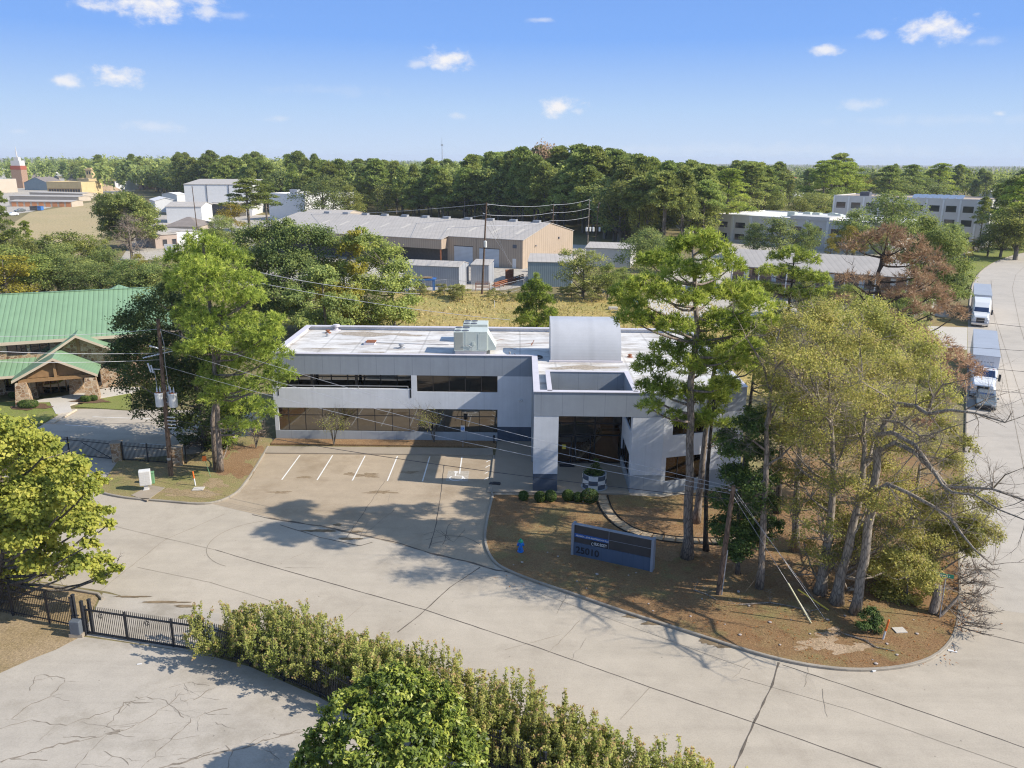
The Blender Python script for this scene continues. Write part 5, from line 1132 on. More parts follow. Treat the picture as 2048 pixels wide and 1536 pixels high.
# the stone building's fence, its stone piers and swing gate
FA = [G2(372, 928), G2(424, 908), G2(440, 902)]
def pier(px, py, label):
    p = G(px, py, 0.0); t = thing('stone_pier', label, 'gate pier', tuple(p))
    m = MB(); m.box((p.x, p.y, 0.8), (0.72, 0.72, 1.6), 0.2); m.build('shaft', M['stone'], t)
    m = MB(); m.box((p.x, p.y, 1.65), (0.86, 0.86, 0.1), 0.2); m.build('cap', M['walk'], t, bevel=0.02)
    return p
pA = pier(237, 922, 'stone gate pier between the swing gate and iron fence'); pB = pier(358, 931, 'stone gate pier right of the transformer pole')
iron_fence('iron_fence', 'black iron fence between the two stone piers', [(lerp(pA, pB, f).x, lerp(pA, pB, f).y) for f in (0.09, 0.5, 0.91)], 1.55)
iron_fence('iron_fence', 'black iron fence running back from the right stone pier', [G2(373, 929), G2(405, 908), G2(428, 893), G2(450, 872)], 1.5)
g0, g1 = G(75, 905), G(231, 921)
t = thing('swing_gate', 'wide black iron swing gate left of the stone piers', 'gate', tuple(g1)); m = MB()
picket_panel(m, g0, g1, 1.5, 0.08, rails=(0.04, 0.9)); m.build('picket_panel', M['black'], t)
m = MB(); an2 = math.atan2(g1.y - g0.y, g1.x - g0.x)
for f in (0.0, 0.42, 0.98): p = lerp(g0, g1, f); m.box((p.x, p.y, 0.85), (0.09, 0.09, 1.65), an2)
a_, b_ = lerp(g0, g1, 0.60), lerp(g0, g1, 0.86)
m.tube([(a_.x, a_.y - 0.04, 1.35), (lerp(g0, g1, 0.95).x, lerp(g0, g1, 0.95).y - 0.04, 0.2)], 0.03, 6); m.build('gate_frame', M['black'], t)
iron_fence('iron_fence', 'black iron fence at the far left past the swing gate', [G2(-90, 896), G2(0, 902), G2(68, 905)], 1.5)
# ball shrubs before the entrance
# ------------------------------------------------------------------ foliage
def npmesh(name, V, F, mats, tint=None, parent=None, loc=None):
    """V (n,3), F (m,k) arrays -> mesh object; loc = the world point V is measured from"""
    me = bpy.data.meshes.new(name); n, (m, k) = len(V), F.shape
    me.vertices.add(n); me.vertices.foreach_set('co', np.ascontiguousarray(V, dtype=np.float32).ravel())
    me.loops.add(m * k); me.loops.foreach_set('vertex_index', np.ascontiguousarray(F, dtype=np.int32).ravel())
    me.polygons.add(m); me.polygons.foreach_set('loop_start', np.arange(0, m * k, k, dtype=np.int32))
    try: me.polygons.foreach_set('loop_total', np.full(m, k, dtype=np.int32))
    except Exception: pass
    for x in (mats if isinstance(mats, (list, tuple)) else [mats]): me.materials.append(x)
    if tint is not None:
        at = me.attributes.new('tint', 'FLOAT', 'FACE'); at.data.foreach_set('value', np.ascontiguousarray(tint, dtype=np.float32))
    me.update(calc_edges=True)
    o = bpy.data.objects.new(name, me); COL.objects.link(o); o.parent = parent
    return o
SUNA = np.array(SUNV)      # leaves turn their faces to the light
def unit(v): return v / np.maximum(np.linalg.norm(v, axis=1, keepdims=True), 1e-9)
def quads(C, N, size, rng, aspect=0.55, up=None):
    """rhombic leaves at C facing about N"""
    n = len(C); a = unit(np.cross(N, rng.normal(size=(n, 3)))); b = np.cross(N, a)
    s = size * rng.uniform(0.65, 1.35, (n, 1)); A = a * s * 0.5; B = b * s * 0.5 * aspect
    bend = N * s * 0.12
    V = np.stack([C - A - bend, C + B, C + A - bend, C - B], 1).reshape(-1, 3)
    return V, np.arange(4 * n).reshape(n, 4)
def broad(blobs, n, size, rng, k=26, spread=0.30, shell=(0.5, 1.0), squash=0.85, aspect=0.6, tvar=0.25, upb=0.35):
    """leaves in clumps on and inside the lobes of a crown; blobs = [(centre, radius)]"""
    Cs = np.array([b[0] for b in blobs], float); R = np.array([b[1] for b in blobs], float)
    w = R ** 2 / np.sum(R ** 2); V, T = [], []
    P, Nn = [], []
    for c, r, ww in zip(Cs, R, w):
        nl = max(8, int(n * ww)); kc = max(4, int(k * min(1.0, 0.4 + r / R.max() * 0.6)))
        d = unit(rng.normal(size=(kc, 3))); d[:, 2] = np.where(d[:, 2] < -0.35, -d[:, 2] * 0.5, d[:, 2]); d = unit(d)
        cc = c + d * (r * rng.uniform(*shell, (kc, 1))) * np.array([1, 1, squash])
        ci = rng.integers(0, kc, nl); ct = rng.uniform(0, 1, kc)
        off = rng.normal(size=(nl, 3)) * r * spread * np.array([0.62, 0.62, 0.42])
        p = cc[ci] + off
        nrm = unit(unit(p - c) * 0.55 + rng.normal(size=(nl, 3)) * 0.6 + np.array([0, 0, upb]) + SUNA * 0.55)
        P.append(p); Nn.append(nrm); T.append(np.clip(0.5 + (ct[ci] - 0.5) * 2 * tvar + rng.normal(size=nl) * 0.2, 0, 1))
    P = np.concatenate(P); Nn = np.concatenate(Nn); T = np.concatenate(T)
    V, F = quads(P, Nn, size, rng, aspect)
    return V, F, T
def needles(blobs, per, size, rng, nb=12, width=0.055, flat=0.55, tvar=0.22, updir=0.45):
    """pine foliage: in every clump many tufts, each a burst of narrow blades; per = tufts per square metre of lobe"""
    VV, TT = [], []
    for c, r in blobs:
        nt_ = max(5, int(per * r * r * 3.2))
        d = unit(rng.normal(size=(nt_, 3))); d[:, 2] = np.abs(d[:, 2]) * 1.0 - 0.25; d = unit(d)
        q = np.array(c) + d * (r * np.power(rng.uniform(0.12, 1.0, (nt_, 1)), 0.45)) * np.array([1, 1, flat])
        axis = unit(d * 0.8 + np.array([0, 0, updir]) + rng.normal(size=(nt_, 3)) * 0.3)
        tt = np.clip(0.45 + rng.normal(size=nt_) * tvar + 0.10 * rng.normal(), 0, 1)
        bd = unit(np.repeat(axis, nb, 0) * 0.55 + rng.normal(size=(nt_ * nb, 3)) * 0.62)
        base = np.repeat(q, nb, 0); L_ = size * rng.uniform(0.7, 1.25, (nt_ * nb, 1))
        side = unit(np.cross(bd, rng.normal(size=(nt_ * nb, 3)) * 0.8 + SUNA)) * width * 0.5
        VV.append(np.stack([base + bd * L_ * 0.12 + side, base + bd * L_ * 0.12 - side, base + bd * L_ - side * 0.35, base + bd * L_ + side * 0.35], 1).reshape(-1, 3))
        TT.append(np.clip(np.repeat(tt, nb) + rng.normal(size=nt_ * nb) * 0.10, 0, 1))
    V = np.concatenate(VV); T = np.concatenate(TT)
    return V, np.arange(len(V)).reshape(-1, 4), T
def bend(a, b, rng, lift=0.12, n=5, wig=0.04):
    a, b = Vector(a), Vector(b); L_ = (b - a).length; out = []
    o1 = Vector((rng.uniform(-1, 1), rng.uniform(-1, 1), rng.uniform(-1, 1))) * L_ * wig
    for i in range(n + 1):
        t = i / n; p = a.lerp(b, t); p += Vector((0, 0, -lift * L_ * math.sin(PI * t))) + o1 * math.sin(PI * t) + Vector((rng.uniform(-1, 1), rng.uniform(-1, 1), rng.uniform(-1, 1))) * L_ * wig * 0.3 * (0 < i < n)
        out.append(p)
    return out
def twigs(mb, p, d, l, r, rng, lev, nb, spread=0.9, n=3):
    d = Vector(d).normalized(); pts = [Vector(p)]
    for i in range(n):
        d = (d + Vector((rng.uniform(-1, 1), rng.uniform(-1, 1), rng.uniform(-1, 1))) * 0.22).normalized(); pts.append(pts[-1] + d * l / n)
    mb.tube(pts, [r * (1 - 0.75 * i / n) for i in range(n + 1)], 3 if r < 0.03 else 5, False)
    if lev > 0:
        for _ in range(nb):
            i = rng.randrange(1, n + 1); dd = d + Vector((rng.uniform(-1, 1), rng.uniform(-1, 1), rng.uniform(-0.7, 0.9))) * spread
            twigs(mb, pts[i], dd, l * rng.uniform(0.45, 0.75), r * 0.5, rng, lev - 1, nb, spread, n)
def trunkpts(px, Y0, z0=0.12, dyl=None):
    """trunk axis from sightings, kept at the depth of the tree's foot (plus the given offsets)"""
    out = [G(*px[0], z0)]; Yb = out[0].y
    for i, p in enumerate(px[1:]): out.append(AY(*p, Yb + (dyl[i] if dyl else 0)))
    return out
def nearest_on(tr, q, drop):
    """a branching point on the trunk somewhat below q"""
    best, bi = None, 0
    zt = q.z - drop
    for i in range(len(tr) - 1):
        a, b = tr[i], tr[i + 1]
        if a.z <= zt <= b.z: return a.lerp(b, (zt - a.z) / max(b.z - a.z, 1e-6)), (i + (zt - a.z) / max(b.z - a.z, 1e-6)) / (len(tr) - 1)
    return (tr[-1].lerp(tr[-2], 0.15), 0.97) if zt > tr[-1].z else (tr[0].lerp(tr[1], 0.6), 0.3)
def bigtree(name, label, cat, trunkpx, r0, r1, blobpx, kind, mat, barkm, seed, depth=0.75, n=20000, size=0.2, leafkw={}, group=None, limb_r=0.09, drop=0.35, extra=None, twig=0, twigm=None, dyl=None, trunk2=None, squash=1.0, back=0.0):
    """a tree from sightings: trunk axis, then the lobes of its crown (px, py, radius px[, depth offset m]) set round the trunk"""
    rng = np.random.default_rng(seed); rp = random.Random(seed)
    tr = trunkpts(trunkpx, None, dyl=dyl); Yb = tr[0].y; root = thing(name, label, cat, tuple(tr[0]), group)
    mb = MB(); k = len(tr)
    fine = []
    for i in range(k - 1):
        for j in range(3): fine.append(tr[i].lerp(tr[i + 1], j / 3))
    fine.append(tr[-1]); q = len(fine)
    rad = [r0 + (r1 - r0) * (i / (q - 1)) ** 0.8 for i in range(q)]; rad[0] *= 1.35
    mb.tube([p + Vector((rp.uniform(-1, 1), rp.uniform(-1, 1), 0)) * rad[i] * 0.25 for i, p in enumerate(fine)], rad, 10)
    if trunk2:
        for tp, ra, rb in trunk2:
            t2 = [AY(*p[:2], Yb + (p[2] if len(p) > 2 else 0)) for p in tp]
            if tp[0][1] > 600 and t2[0].z < 1.0: t2[0].z = 0.1
            mb.tube(t2, [ra + (rb - ra) * i / (len(t2) - 1) for i in range(len(t2))], 8)
    blobs = []
    sp = PXM(Yb)
    for b in blobpx:
        c0 = AY(b[0], b[1], Yb); r = b[2] / sp
        if len(b) > 3: dy = b[3]
        else: dy = rp.uniform(-1, 1) * depth * 3.2 + back
        c = AY(b[0], b[1], Yb + dy); r *= (Yb + dy) / Yb
        blobs.append((tuple(c), r))
        a, f = nearest_on(tr, c, drop * max(0.6, math.hypot(c.x - tr[0].x, c.y - Yb)))
        lr = min(limb_r, max(0.02, r0 + (r1 - r0) * f) * 0.7)
        pts = bend(a, c, rp, 0.10, 5, 0.05)
        mb.tube(pts, [lr * (1 - 0.14 * i) for i in range(6)], 5, False)
        if twig:
            for _ in range(twig):
                i = rp.randrange(2, 6); twigs(mb, pts[i], Vector((rp.uniform(-1, 1), rp.uniform(-1, 1), rp.uniform(-0.3, 1.0))), r * rp.uniform(0.7, 1.3), lr * 0.4, rp, 2, 3)
    if extra: extra(mb, tr, rp)
    mb.build('trunk', M[barkm], root, smooth=True)
    Lr = np.array(tr[0])
    if kind == 'pine': V, F, T = needles(blobs, n, size, rng, **leafkw)
    else: V, F, T = broad(blobs, n, size, rng, **leafkw)
    if n: npmesh('crown', V - Lr, F, L[mat], T, root)
    return root

# --- the big pines and broadleaf trees in front, one by one
bigtree('pine_tree', 'tall sunlit yellow green pine at the left end of office building', 'pine tree', ((440, 943), (436, 850), (430, 750), (424, 640), (412, 540), (405, 480)), 0.24, 0.09,
        [(400, 482, 34), (360, 555, 34), (395, 650, 40), (380, 700, 34), (430, 690, 40), (465, 850, 26), (500, 855, 22), (455, 880, 18), (535, 830, 22), (440, 780, 30), (415, 760, 26), (372, 515, 40), (432, 505, 42), (465, 520, 38), (345, 520, 20, 0), (400, 540, 46), (455, 555, 46), (500, 565, 30), (372, 575, 40), (425, 590, 50), (480, 600, 46), (508, 590, 22), (390, 630, 46), (450, 645, 50), (500, 640, 34), (405, 690, 42), (475, 690, 50), (530, 670, 40, -2), (548, 640, 24, -1.5), (440, 735, 40), (510, 725, 48), (550, 710, 36, -2), (470, 775, 44), (530, 770, 40), (575, 752, 24, -2.5), (555, 745, 28, -2), (490, 815, 38), (525, 815, 26, -2), (455, 820, 30), (422, 800, 24, -1.5), (505, 600, 28), (520, 690, 40), (545, 660, 26)],
        'pine', 'pine', 'pinebark', 11, 0.8, 20.0, 0.27, dict(nb=13, width=0.055, flat=0.72, tvar=0.3), trunk2=[([(430, 925, 0.6), (425, 840, 0.6), (440, 700, 0.5), (446, 600, 0.3)], 0.22, 0.08)], twig=0)
bigtree('oak_tree', 'dark green oak standing behind the left pine and transformer pole', 'oak tree', ((412, 896), (405, 820), (380, 740), (360, 660), (345, 610)), 0.32, 0.1,
        [(310, 600, 40), (345, 625, 50), (290, 640, 44), (255, 650, 30), (245, 690, 24), (300, 690, 56), (350, 690, 56), (265, 720, 44), (235, 735, 26), (240, 700, 22), (310, 745, 56), (365, 745, 60), (270, 775, 42), (330, 800, 52), (390, 790, 56), (290, 820, 28), (345, 845, 34), (400, 840, 52), (440, 800, 50), (450, 850, 44), (480, 830, 34), (410, 880, 30), (370, 880, 20), (440, 890, 30), (400, 740, 50), (390, 640, 40), (470, 870, 22), (375, 600, 34), (340, 580, 24), (420, 700, 50)],
        'broad', 'oak', 'greybark', 12, 1.0, 52000, 0.20, dict(k=30, spread=0.34))
BIGP = [(1385, 486, 30), (1352, 500, 28), (1412, 478, 24), (1436, 505, 32), (1462, 535, 28), (1320, 525, 32), (1296, 522, 20), (1355, 545, 36), (1410, 545, 34), (1285, 575, 34), (1330, 590, 36), (1250, 585, 28), (1236, 605, 18), (1385, 600, 30), (1430, 590, 40), (1480, 590, 40), (1515, 612, 34), (1535, 640, 22), (1262, 640, 30), (1300, 645, 32), (1350, 655, 34), (1440, 650, 44), (1490, 660, 40), (1400, 690, 32), (1335, 705, 36), (1375, 735, 36), (1300, 735, 34), (1420, 735, 38), (1465, 715, 36), (1318, 780, 34), (1290, 775, 22), (1355, 785, 30), (1300, 815, 24), (1392, 785, 26), (1420, 800, 32), (1450, 775, 28), (1370, 845, 26), (1400, 845, 24), (1345, 830, 14), (1500, 700, 30), (1270, 610, 26)]
bigtree('pine_tree', 'tallest pine, straight trunk rising before the right half of office', 'pine tree', ((1376, 1115), (1378, 1000), (1380, 880), (1383, 760), (1394, 650), (1390, 570), (1386, 500)), 0.34, 0.09,
        [(a, b, c * 1.02) for a, b, c in BIGP], 'pine', 'pineA', 'pinebark', 13, 0.75, 34.0, 0.28, dict(nb=14, width=0.052, flat=0.8, tvar=0.3), limb_r=0.10, drop=0.32)
bigtree('pine_tree', 'leaning pine just right of the tallest pine', 'pine tree', ((1393, 1045), (1402, 960), (1412, 860), (1424, 760), (1440, 690)), 0.28, 0.08,
        [(1460, 640, 34), (1500, 655, 32), (1530, 690, 28), (1475, 690, 36), (1435, 720, 30), (1545, 660, 22), (1490, 735, 32), (1530, 725, 22), (1450, 770, 28), (1425, 825, 22), (1465, 850, 22), (1440, 880, 16)],
        'pine', 'pineA', 'pinebark', 14, 0.7, 28, 0.30, dict(nb=13, width=0.05, flat=0.6, tvar=0.3))
bigtree('pine_tree', 'slim pine whose straight trunk stands between the leaning pine and holly', 'pine tree', ((1410, 1100), (1411, 1000), (1418, 900), (1428, 800)), 0.17, 0.08,
        [(1440, 790, 22), (1412, 835, 20), (1445, 850, 18), (1430, 770, 18)], 'pine', 'pineA', 'darkbark', 15, 0.6, 26, 0.30, dict(nb=13, width=0.05, flat=0.6))
bigtree('pine_tree', 'thin dark pine behind the holly, few green tufts at right end of office', 'pine tree', ((1492, 985), (1495, 860), (1503, 780), (1512, 715)), 0.17, 0.07,
        [(1525, 760, 16), (1545, 775, 18), (1530, 845, 20), (1560, 850, 14), (1500, 850, 14), (1520, 720, 14), (1560, 740, 14)], 'pine', 'pineA', 'darkbark', 16, 0.7, 26, 0.30, dict(nb=13, width=0.05, flat=0.6))
def dead_top(mb, tr, rp):
    for px in (((1540, 780), (1528, 735), (1508, 700), (1492, 675)), ((1540, 780), (1552, 735), (1548, 700), (1560, 660)), ((1552, 735), (1575, 715), (1600, 690)), ((1535, 850), (1560, 800), (1590, 770)), ((1530, 960), (1500, 985), (1478, 1002), (1452, 1012)), ((1532, 930), (1560, 915), (1585, 890)), ((1530, 900), (1505, 880), (1480, 870))):
        pts = [AY(*p, tr[0].y + rp.uniform(-.4, .4)) for p in px]; mb.tube(pts, [0.075 - 0.015 * i for i in range(len(pts))], 5, False)
        for _ in range(9): twigs(mb, pts[rp.randrange(1, len(pts))], Vector((rp.uniform(-1, 1), rp.uniform(-1, 1), rp.uniform(-0.4, 0.8))), rp.uniform(0.8, 1.7), 0.022, rp, 2, 4)
    for _ in range(30):
        i = rp.randrange(1, len(tr)); twigs(mb, tr[i].lerp(tr[i - 1], rp.random()), Vector((rp.uniform(-1, 1), rp.uniform(-1, 1), rp.uniform(-0.5, 0.4))), rp.uniform(0.5, 1.6), 0.022, rp, 2, 3)
def nocrown(name, label, cat, trunkpx, r0, r1, seed, extra, bk='deadwood'):
    rp = random.Random(seed); tr = trunkpts(trunkpx, None); root = thing(name, label, cat, tuple(tr[0])); mb = MB(); fine = []
    for i in range(len(tr) - 1):
        for j in range(3): fine.append(tr[i].lerp(tr[i + 1], j / 3))
    fine.append(tr[-1]); rad = [r0 + (r1 - r0) * i / (len(fine) - 1) for i in range(len(fine))]; rad[0] *= 1.3
    mb.tube([p + Vector((rp.uniform(-1, 1), rp.uniform(-1, 1), 0)) * 0.05 for p in fine], rad, 9); mb.build('trunk', M[bk], root, smooth=True)
    m2 = MB(); extra(m2, tr, rp); m2.build('limb', M[bk], root, smooth=True); return root
nocrown('dead_tree', 'bare slender tree with pale forked top, right of the holly', 'dead tree', ((1519, 1176), (1526, 1060), (1532, 930), (1535, 850), (1540, 780)), 0.21, 0.09, 17, dead_top)
bigtree('holly_tree', 'small dark green tree behind the short utility pole', 'tree', ((1477, 1147), (1474, 1080), (1478, 1000), (1490, 900)), 0.13, 0.05,
        [(1465, 900, 34), (1500, 855, 34), (1515, 905, 36), (1470, 950, 32), (1505, 965, 40), (1455, 1005, 34), (1490, 1025, 42), (1525, 1010, 36), (1445, 1055, 28), (1475, 1080, 40), (1515, 1070, 36), (1545, 1050, 22), (1535, 955, 26), (1480, 1110, 24), (1510, 830, 22), (1455, 870, 18)],
        'broad', 'holly', 'greybark', 18, 0.5, 34000, 0.16, dict(k=26, spread=0.34), limb_r=0.05)
EL = dict(k=34, spread=0.34, shell=(0.3, 1.15), tvar=0.32, aspect=0.7)
bigtree('elm_tree', 'olive leaved elm, leftmost of the three thick trunks in corner lawn', 'elm tree', ((1640, 1187), (1652, 1110), (1664, 1020), (1668, 930), (1660, 830)), 0.33, 0.10,
        [(1600, 960, 40), (1610, 1090, 30), (1660, 1115, 34), (1700, 1060, 40), (1540, 760, 36), (1545, 860, 24), (1580, 1020, 30), (1640, 1010, 44), (1610, 890, 46), (1660, 900, 50), (1690, 970, 44), (1620, 830, 50), (1580, 800, 46), (1660, 780, 52), (1700, 850, 50), (1630, 740, 48), (1580, 720, 42), (1690, 720, 46), (1640, 1060, 34), (1680, 1040, 36), (1570, 880, 30), (1690, 1100, 34), (1650, 680, 40), (1600, 650, 34)],
        'broad', 'elm', 'palebark', 19, 0.9, 34000, 0.115, EL, limb_r=0.09, twig=12, drop=0.7)
bigtree('elm_tree', 'olive leaved elm, middle of the three thick trunks in corner lawn', 'elm tree', ((1670, 1206), (1690, 1120), (1712, 1030), (1724, 960), (1730, 880)), 0.33, 0.10,
        [(1760, 1010, 48), (1720, 1070, 44), (1790, 1060, 46), (1760, 940, 46), (1800, 980, 44), (1740, 880, 50), (1790, 890, 46), (1740, 810, 50), (1800, 820, 44), (1850, 900, 36), (1830, 1030, 42), (1740, 1130, 44), (1790, 1120, 46), (1840, 1090, 40), (1700, 1150, 24), (1750, 750, 46), (1720, 690, 42), (1800, 750, 40)],
        'broad', 'elm', 'palebark', 20, 1.1, 30000, 0.115, EL, limb_r=0.09, twig=12, back=1.6, drop=0.7)
def barelimbs(mb, tr, rp):
    Y = tr[0].y
    for px, r in ((((1752, 905), (1790, 885), (1830, 905), (1870, 945), (1895, 975), (1935, 975), (1985, 978), (2048, 1000), (2090, 1010)), 0.15), (((1750, 870), (1785, 865), (1830, 890), (1862, 935), (1885, 970), (1905, 985), (1950, 990), (2000, 1020), (2050, 1040)), 0.13),
                  (((1748, 985), (1775, 968), (1815, 985), (1870, 1015), (1900, 1035), (1925, 1070), (1950, 1100), (1985, 1130)), 0.13), (((1795, 808), (1830, 812), (1855, 828), (1900, 820), (1950, 826), (2010, 845)), 0.14), (((1855, 826), (1866, 795), (1885, 770), (1930, 760)), 0.09), (((1795, 808), (1760, 785), (1720, 762)), 0.07),
                  (((1765, 840), (1800, 845), (1840, 872), (1860, 870), (1900, 855), (1935, 845)), 0.07), (((1760, 850), (1735, 845)), 0.04), (((1985, 978), (2010, 950), (2048, 935)), 0.05), (((1950, 990), (1985, 965), (2030, 970)), 0.04), (((1930, 820), (1970, 800), (2000, 790)), 0.04)):
        pts = [AY(*p, Y + rp.uniform(-.25, .25) - 0.95 * i) for i, p in enumerate(px)]; n = len(pts)
        mb.tube(pts, [r * (1 - 0.8 * i / (n - 1)) for i in range(n)], 7, False)
        for _ in range(n * 3):
            i = rp.randrange(1, n); twigs(mb, pts[i], Vector((rp.uniform(-0.4, 1), rp.uniform(-1, 1), rp.uniform(-0.9, 0.9))), rp.uniform(0.7, 1.6), r * 0.25 * (1 - 0.6 * i / n) + 0.006, rp, 2, 3)
nocrown('dead_tree', 'gnarled bare tree reaching long grey limbs out over the side street', 'dead tree', ((1711, 1226), (1728, 1120), (1742, 1020), (1752, 940), (1757, 880), (1775, 840), (1795, 808)), 0.27, 0.13, 21, barelimbs, 'palebark')
bigtree('elm_tree', 'olive elm at the right kerb with foliage hanging over side street', 'elm tree', ((1800, 1150), (1815, 1080), (1830, 1000), (1840, 930)), 0.22, 0.08,
        [(1880, 1010, 46), (1920, 1050, 44), (1960, 1060, 36), (1860, 1080, 50), (1895, 1085, 40), (1940, 1105, 22), (1832, 1145, 40), (1810, 1170, 44), (1970, 1010, 26), (1920, 980, 30), (1930, 1080, 34), (1855, 1060, 44), (1830, 1120, 50), (1780, 1190, 28), (1850, 1190, 22, 2.0), (1990, 1075, 22), (1900, 920, 34), (1890, 860, 26), (1930, 890, 22)],
        'broad', 'elm', 'palebark', 22, 1.3, 52000, 0.115, EL, limb_r=0.06, twig=9, back=-1.5, drop=0.6)
bigtree('elm_tree', 'olive elm behind the leftmost thick trunk, close to office corner', 'elm tree', ((1588, 1103), (1592, 1000), (1600, 900), (1606, 800)), 0.26, 0.09,
        [(1560, 690, 40), (1600, 640, 34), (1560, 770, 40), (1600, 710, 46), (1640, 640, 40), (1530, 830, 28), (1580, 860, 36), (1640, 850, 40), (1560, 940, 26), (1540, 660, 24)],
        'broad', 'elm', 'palebark', 23, 0.9, 16000, 0.12, EL, limb_r=0.07, twig=14, drop=0.7)
bigtree('elm_tree', 'broad olive elm furthest back, dead brown pine showing above it', 'elm tree', ((1740, 1010), (1745, 930), (1738, 850), (1730, 760)), 0.32, 0.1,
        [(1680, 650, 40), (1720, 625, 40), (1760, 650, 44), (1800, 670, 44), (1700, 700, 44), (1840, 700, 44), (1760, 720, 46), (1810, 740, 46), (1860, 760, 40), (1720, 780, 44), (1780, 800, 44), (1840, 810, 40), (1870, 830, 30), (1660, 620, 30), (1690, 830, 36), (1740, 690, 40), (1890, 790, 26)],
        'broad', 'elm', 'palebark', 24, 1.0, 40000, 0.13, EL, limb_r=0.08, twig=10, drop=0.7)
bigtree('pine_tree', 'pine trunk standing behind the olive elm by the flagstone path end', 'pine tree', ((1554, 1026), (1560, 930), (1572, 830), (1580, 740)), 0.24, 0.08, [(1600, 830, 24), (1620, 770, 26), (1590, 720, 24), (1560, 760, 20), (1640, 720, 24)], 'pine', 'pineA', 'darkbark', 25, 0.8, 4, 0.42, dict(nb=12, width=0.055, flat=0.6))
bigtree('understorey_shrub', 'dense yellow green bush at the foot of the elms near street sign', 'bush', ((1815, 1205), (1815, 1170), (1815, 1140)), 0.06, 0.03,
        [(1790, 1160, 36), (1830, 1150, 40), (1770, 1190, 26), (1820, 1195, 26), (1850, 1180, 28), (1800, 1120, 34), (1760, 1140, 30)], 'broad', 'elm', 'greybark', 26, 0.4, 9000, 0.14, dict(k=24, spread=0.36), limb_r=0.03)
bigtree('lawn_shrub', 'small blue green bush beside the orange topped marker post', 'bush', ((1740, 1262), (1740, 1250), (1740, 1240)), 0.04, 0.02, [(1738, 1235, 18), (1750, 1252, 18), (1728, 1252, 14), (1745, 1222, 12), (1755, 1240, 12)], 'broad', 'ball', 'greybark', 27, 0.2, 6000, 0.08, dict(k=22, spread=0.36), limb_r=0.02)
# the sweetgum at the lower left
bigtree('sweetgum_tree', 'large yellow green tree at the left edge over the street', 'tree', ((-8, 1205), (-2, 1120), (4, 1040), (0, 960), (-10, 880)), 0.34, 0.12,
        [(20, 870, 44), (60, 885, 36), (-30, 880, 60), (-60, 950, 80), (45, 930, 52), (100, 900, 34), (110, 940, 44), (150, 935, 28), (20, 1000, 60), (90, 1000, 56), (150, 985, 40), (190, 965, 22), (40, 1070, 60), (110, 1060, 48), (170, 1050, 34), (205, 1025, 18), (-40, 1060, 80), (30, 1130, 54), (100, 1120, 46), (60, 1165, 34), (160, 1135, 32), (205, 1120, 20), (230, 1140, 18), (195, 1155, 22), (20, 1170, 36), (-60, 1150, 60), (180, 1090, 18), (130, 960, 44), (150, 1020, 40), (215, 1050, 16), (-60, 850, 50), (-90, 1040, 80), (70, 960, 50)],
        'broad', 'sweet', 'greybark', 28, 1.0, 62000, 0.20, dict(k=28, spread=0.32, tvar=0.32, aspect=0.8), limb_r=0.11, twig=1, drop=0.5)
# hedge of crape myrtles along the fence, then the magnolia
def shoots(root, base, n, h, spread, rng, rp, leaf, nl, mat, mb, lean=(0, 0)):
    P, N, T = [], [], []
    for _ in range(n):
        a = rp.uniform(0, 2 * PI); s = spread * math.sqrt(rp.random()); L_ = h * rp.uniform(0.62, 1.05)
        top = Vector((base[0] + math.cos(a) * s + lean[0], base[1] + math.sin(a) * s * 0.8 + lean[1], base[2] + L_ * (1 - 0.22 * (s / spread) ** 2)))
        b0 = Vector((base[0] + math.cos(a) * s * 0.3, base[1] + math.sin(a) * s * 0.25, base[2])); arch = rp.random() < 0.36
        pts = []
        for i in range(9):
            t = i / 8; p = b0.lerp(top, t); p.x += math.cos(a) * 0.25 * math.sin(PI * t) * spread; p.y += math.sin(a) * 0.2 * math.sin(PI * t) * spread
            if arch and t > 0.6: p.x += math.cos(a) * (t - 0.6) * 2.0; p.y += math.sin(a) * (t - 0.6) * 1.6; p.z -= (t - 0.6) ** 2 * 5.0
            pts.append(p)
        mb.tube(pts, [0.018 * (1 - 0.8 * i / 8) for i in range(9)], 3, False)
        tt = np.power(rng.uniform(0.10, 1.0, nl), 0.75); idx = np.minimum((tt * 8).astype(int), 7); A = np.array(pts); f = (tt * 8 - idx)[:, None]
        q = A[idx] * (1 - f) + A[idx + 1] * f; d = unit(A[idx + 1] - A[idx]); side = unit(np.cross(d, rng.normal(size=(nl, 3))))
        q = q + side * rng.uniform(0.03, 0.20, (nl, 1)) * (1.25 - 0.75 * tt[:, None])
        P.append(q); N.append(unit(np.cross(side, d) * 0.7 + rng.normal(size=(nl, 3)) * 0.45 + np.array([0, 0, 0.35]) + SUNA * 0.7))
        T.append(np.clip(0.30 + 0.33 * tt ** 3 + rng.normal(size=nl) * 0.17 + rp.uniform(-.10, .10) + (0.25 * (tt > 0.93)), 0, 1))
    V, F = quads(np.concatenate(P), np.concatenate(N), leaf, rng, 0.55)
    return V, F, np.concatenate(T)
HEDGE = [(-14.6, 35.6), (-12.4, 35.3), (-11.0, 34.0), (-9.2, 33.5), (-7.7, 32.6), (-6.2, 31.9), (-4.7, 30.9), (-3.2, 30.2), (-1.7, 29.3), (-0.2, 28.6), (1.3, 27.6), (2.8, 26.8), (4.3, 25.8), (5.8, 24.9), (7.0, 24.0), (8.6, 23.0)]
HEDGE = HEDGE + [(a[0] * .5 + b[0] * .5 + 0.45, a[1] * .5 + b[1] * .5 + 0.7) for a, b in zip(HEDGE[:-1], HEDGE[1:])]
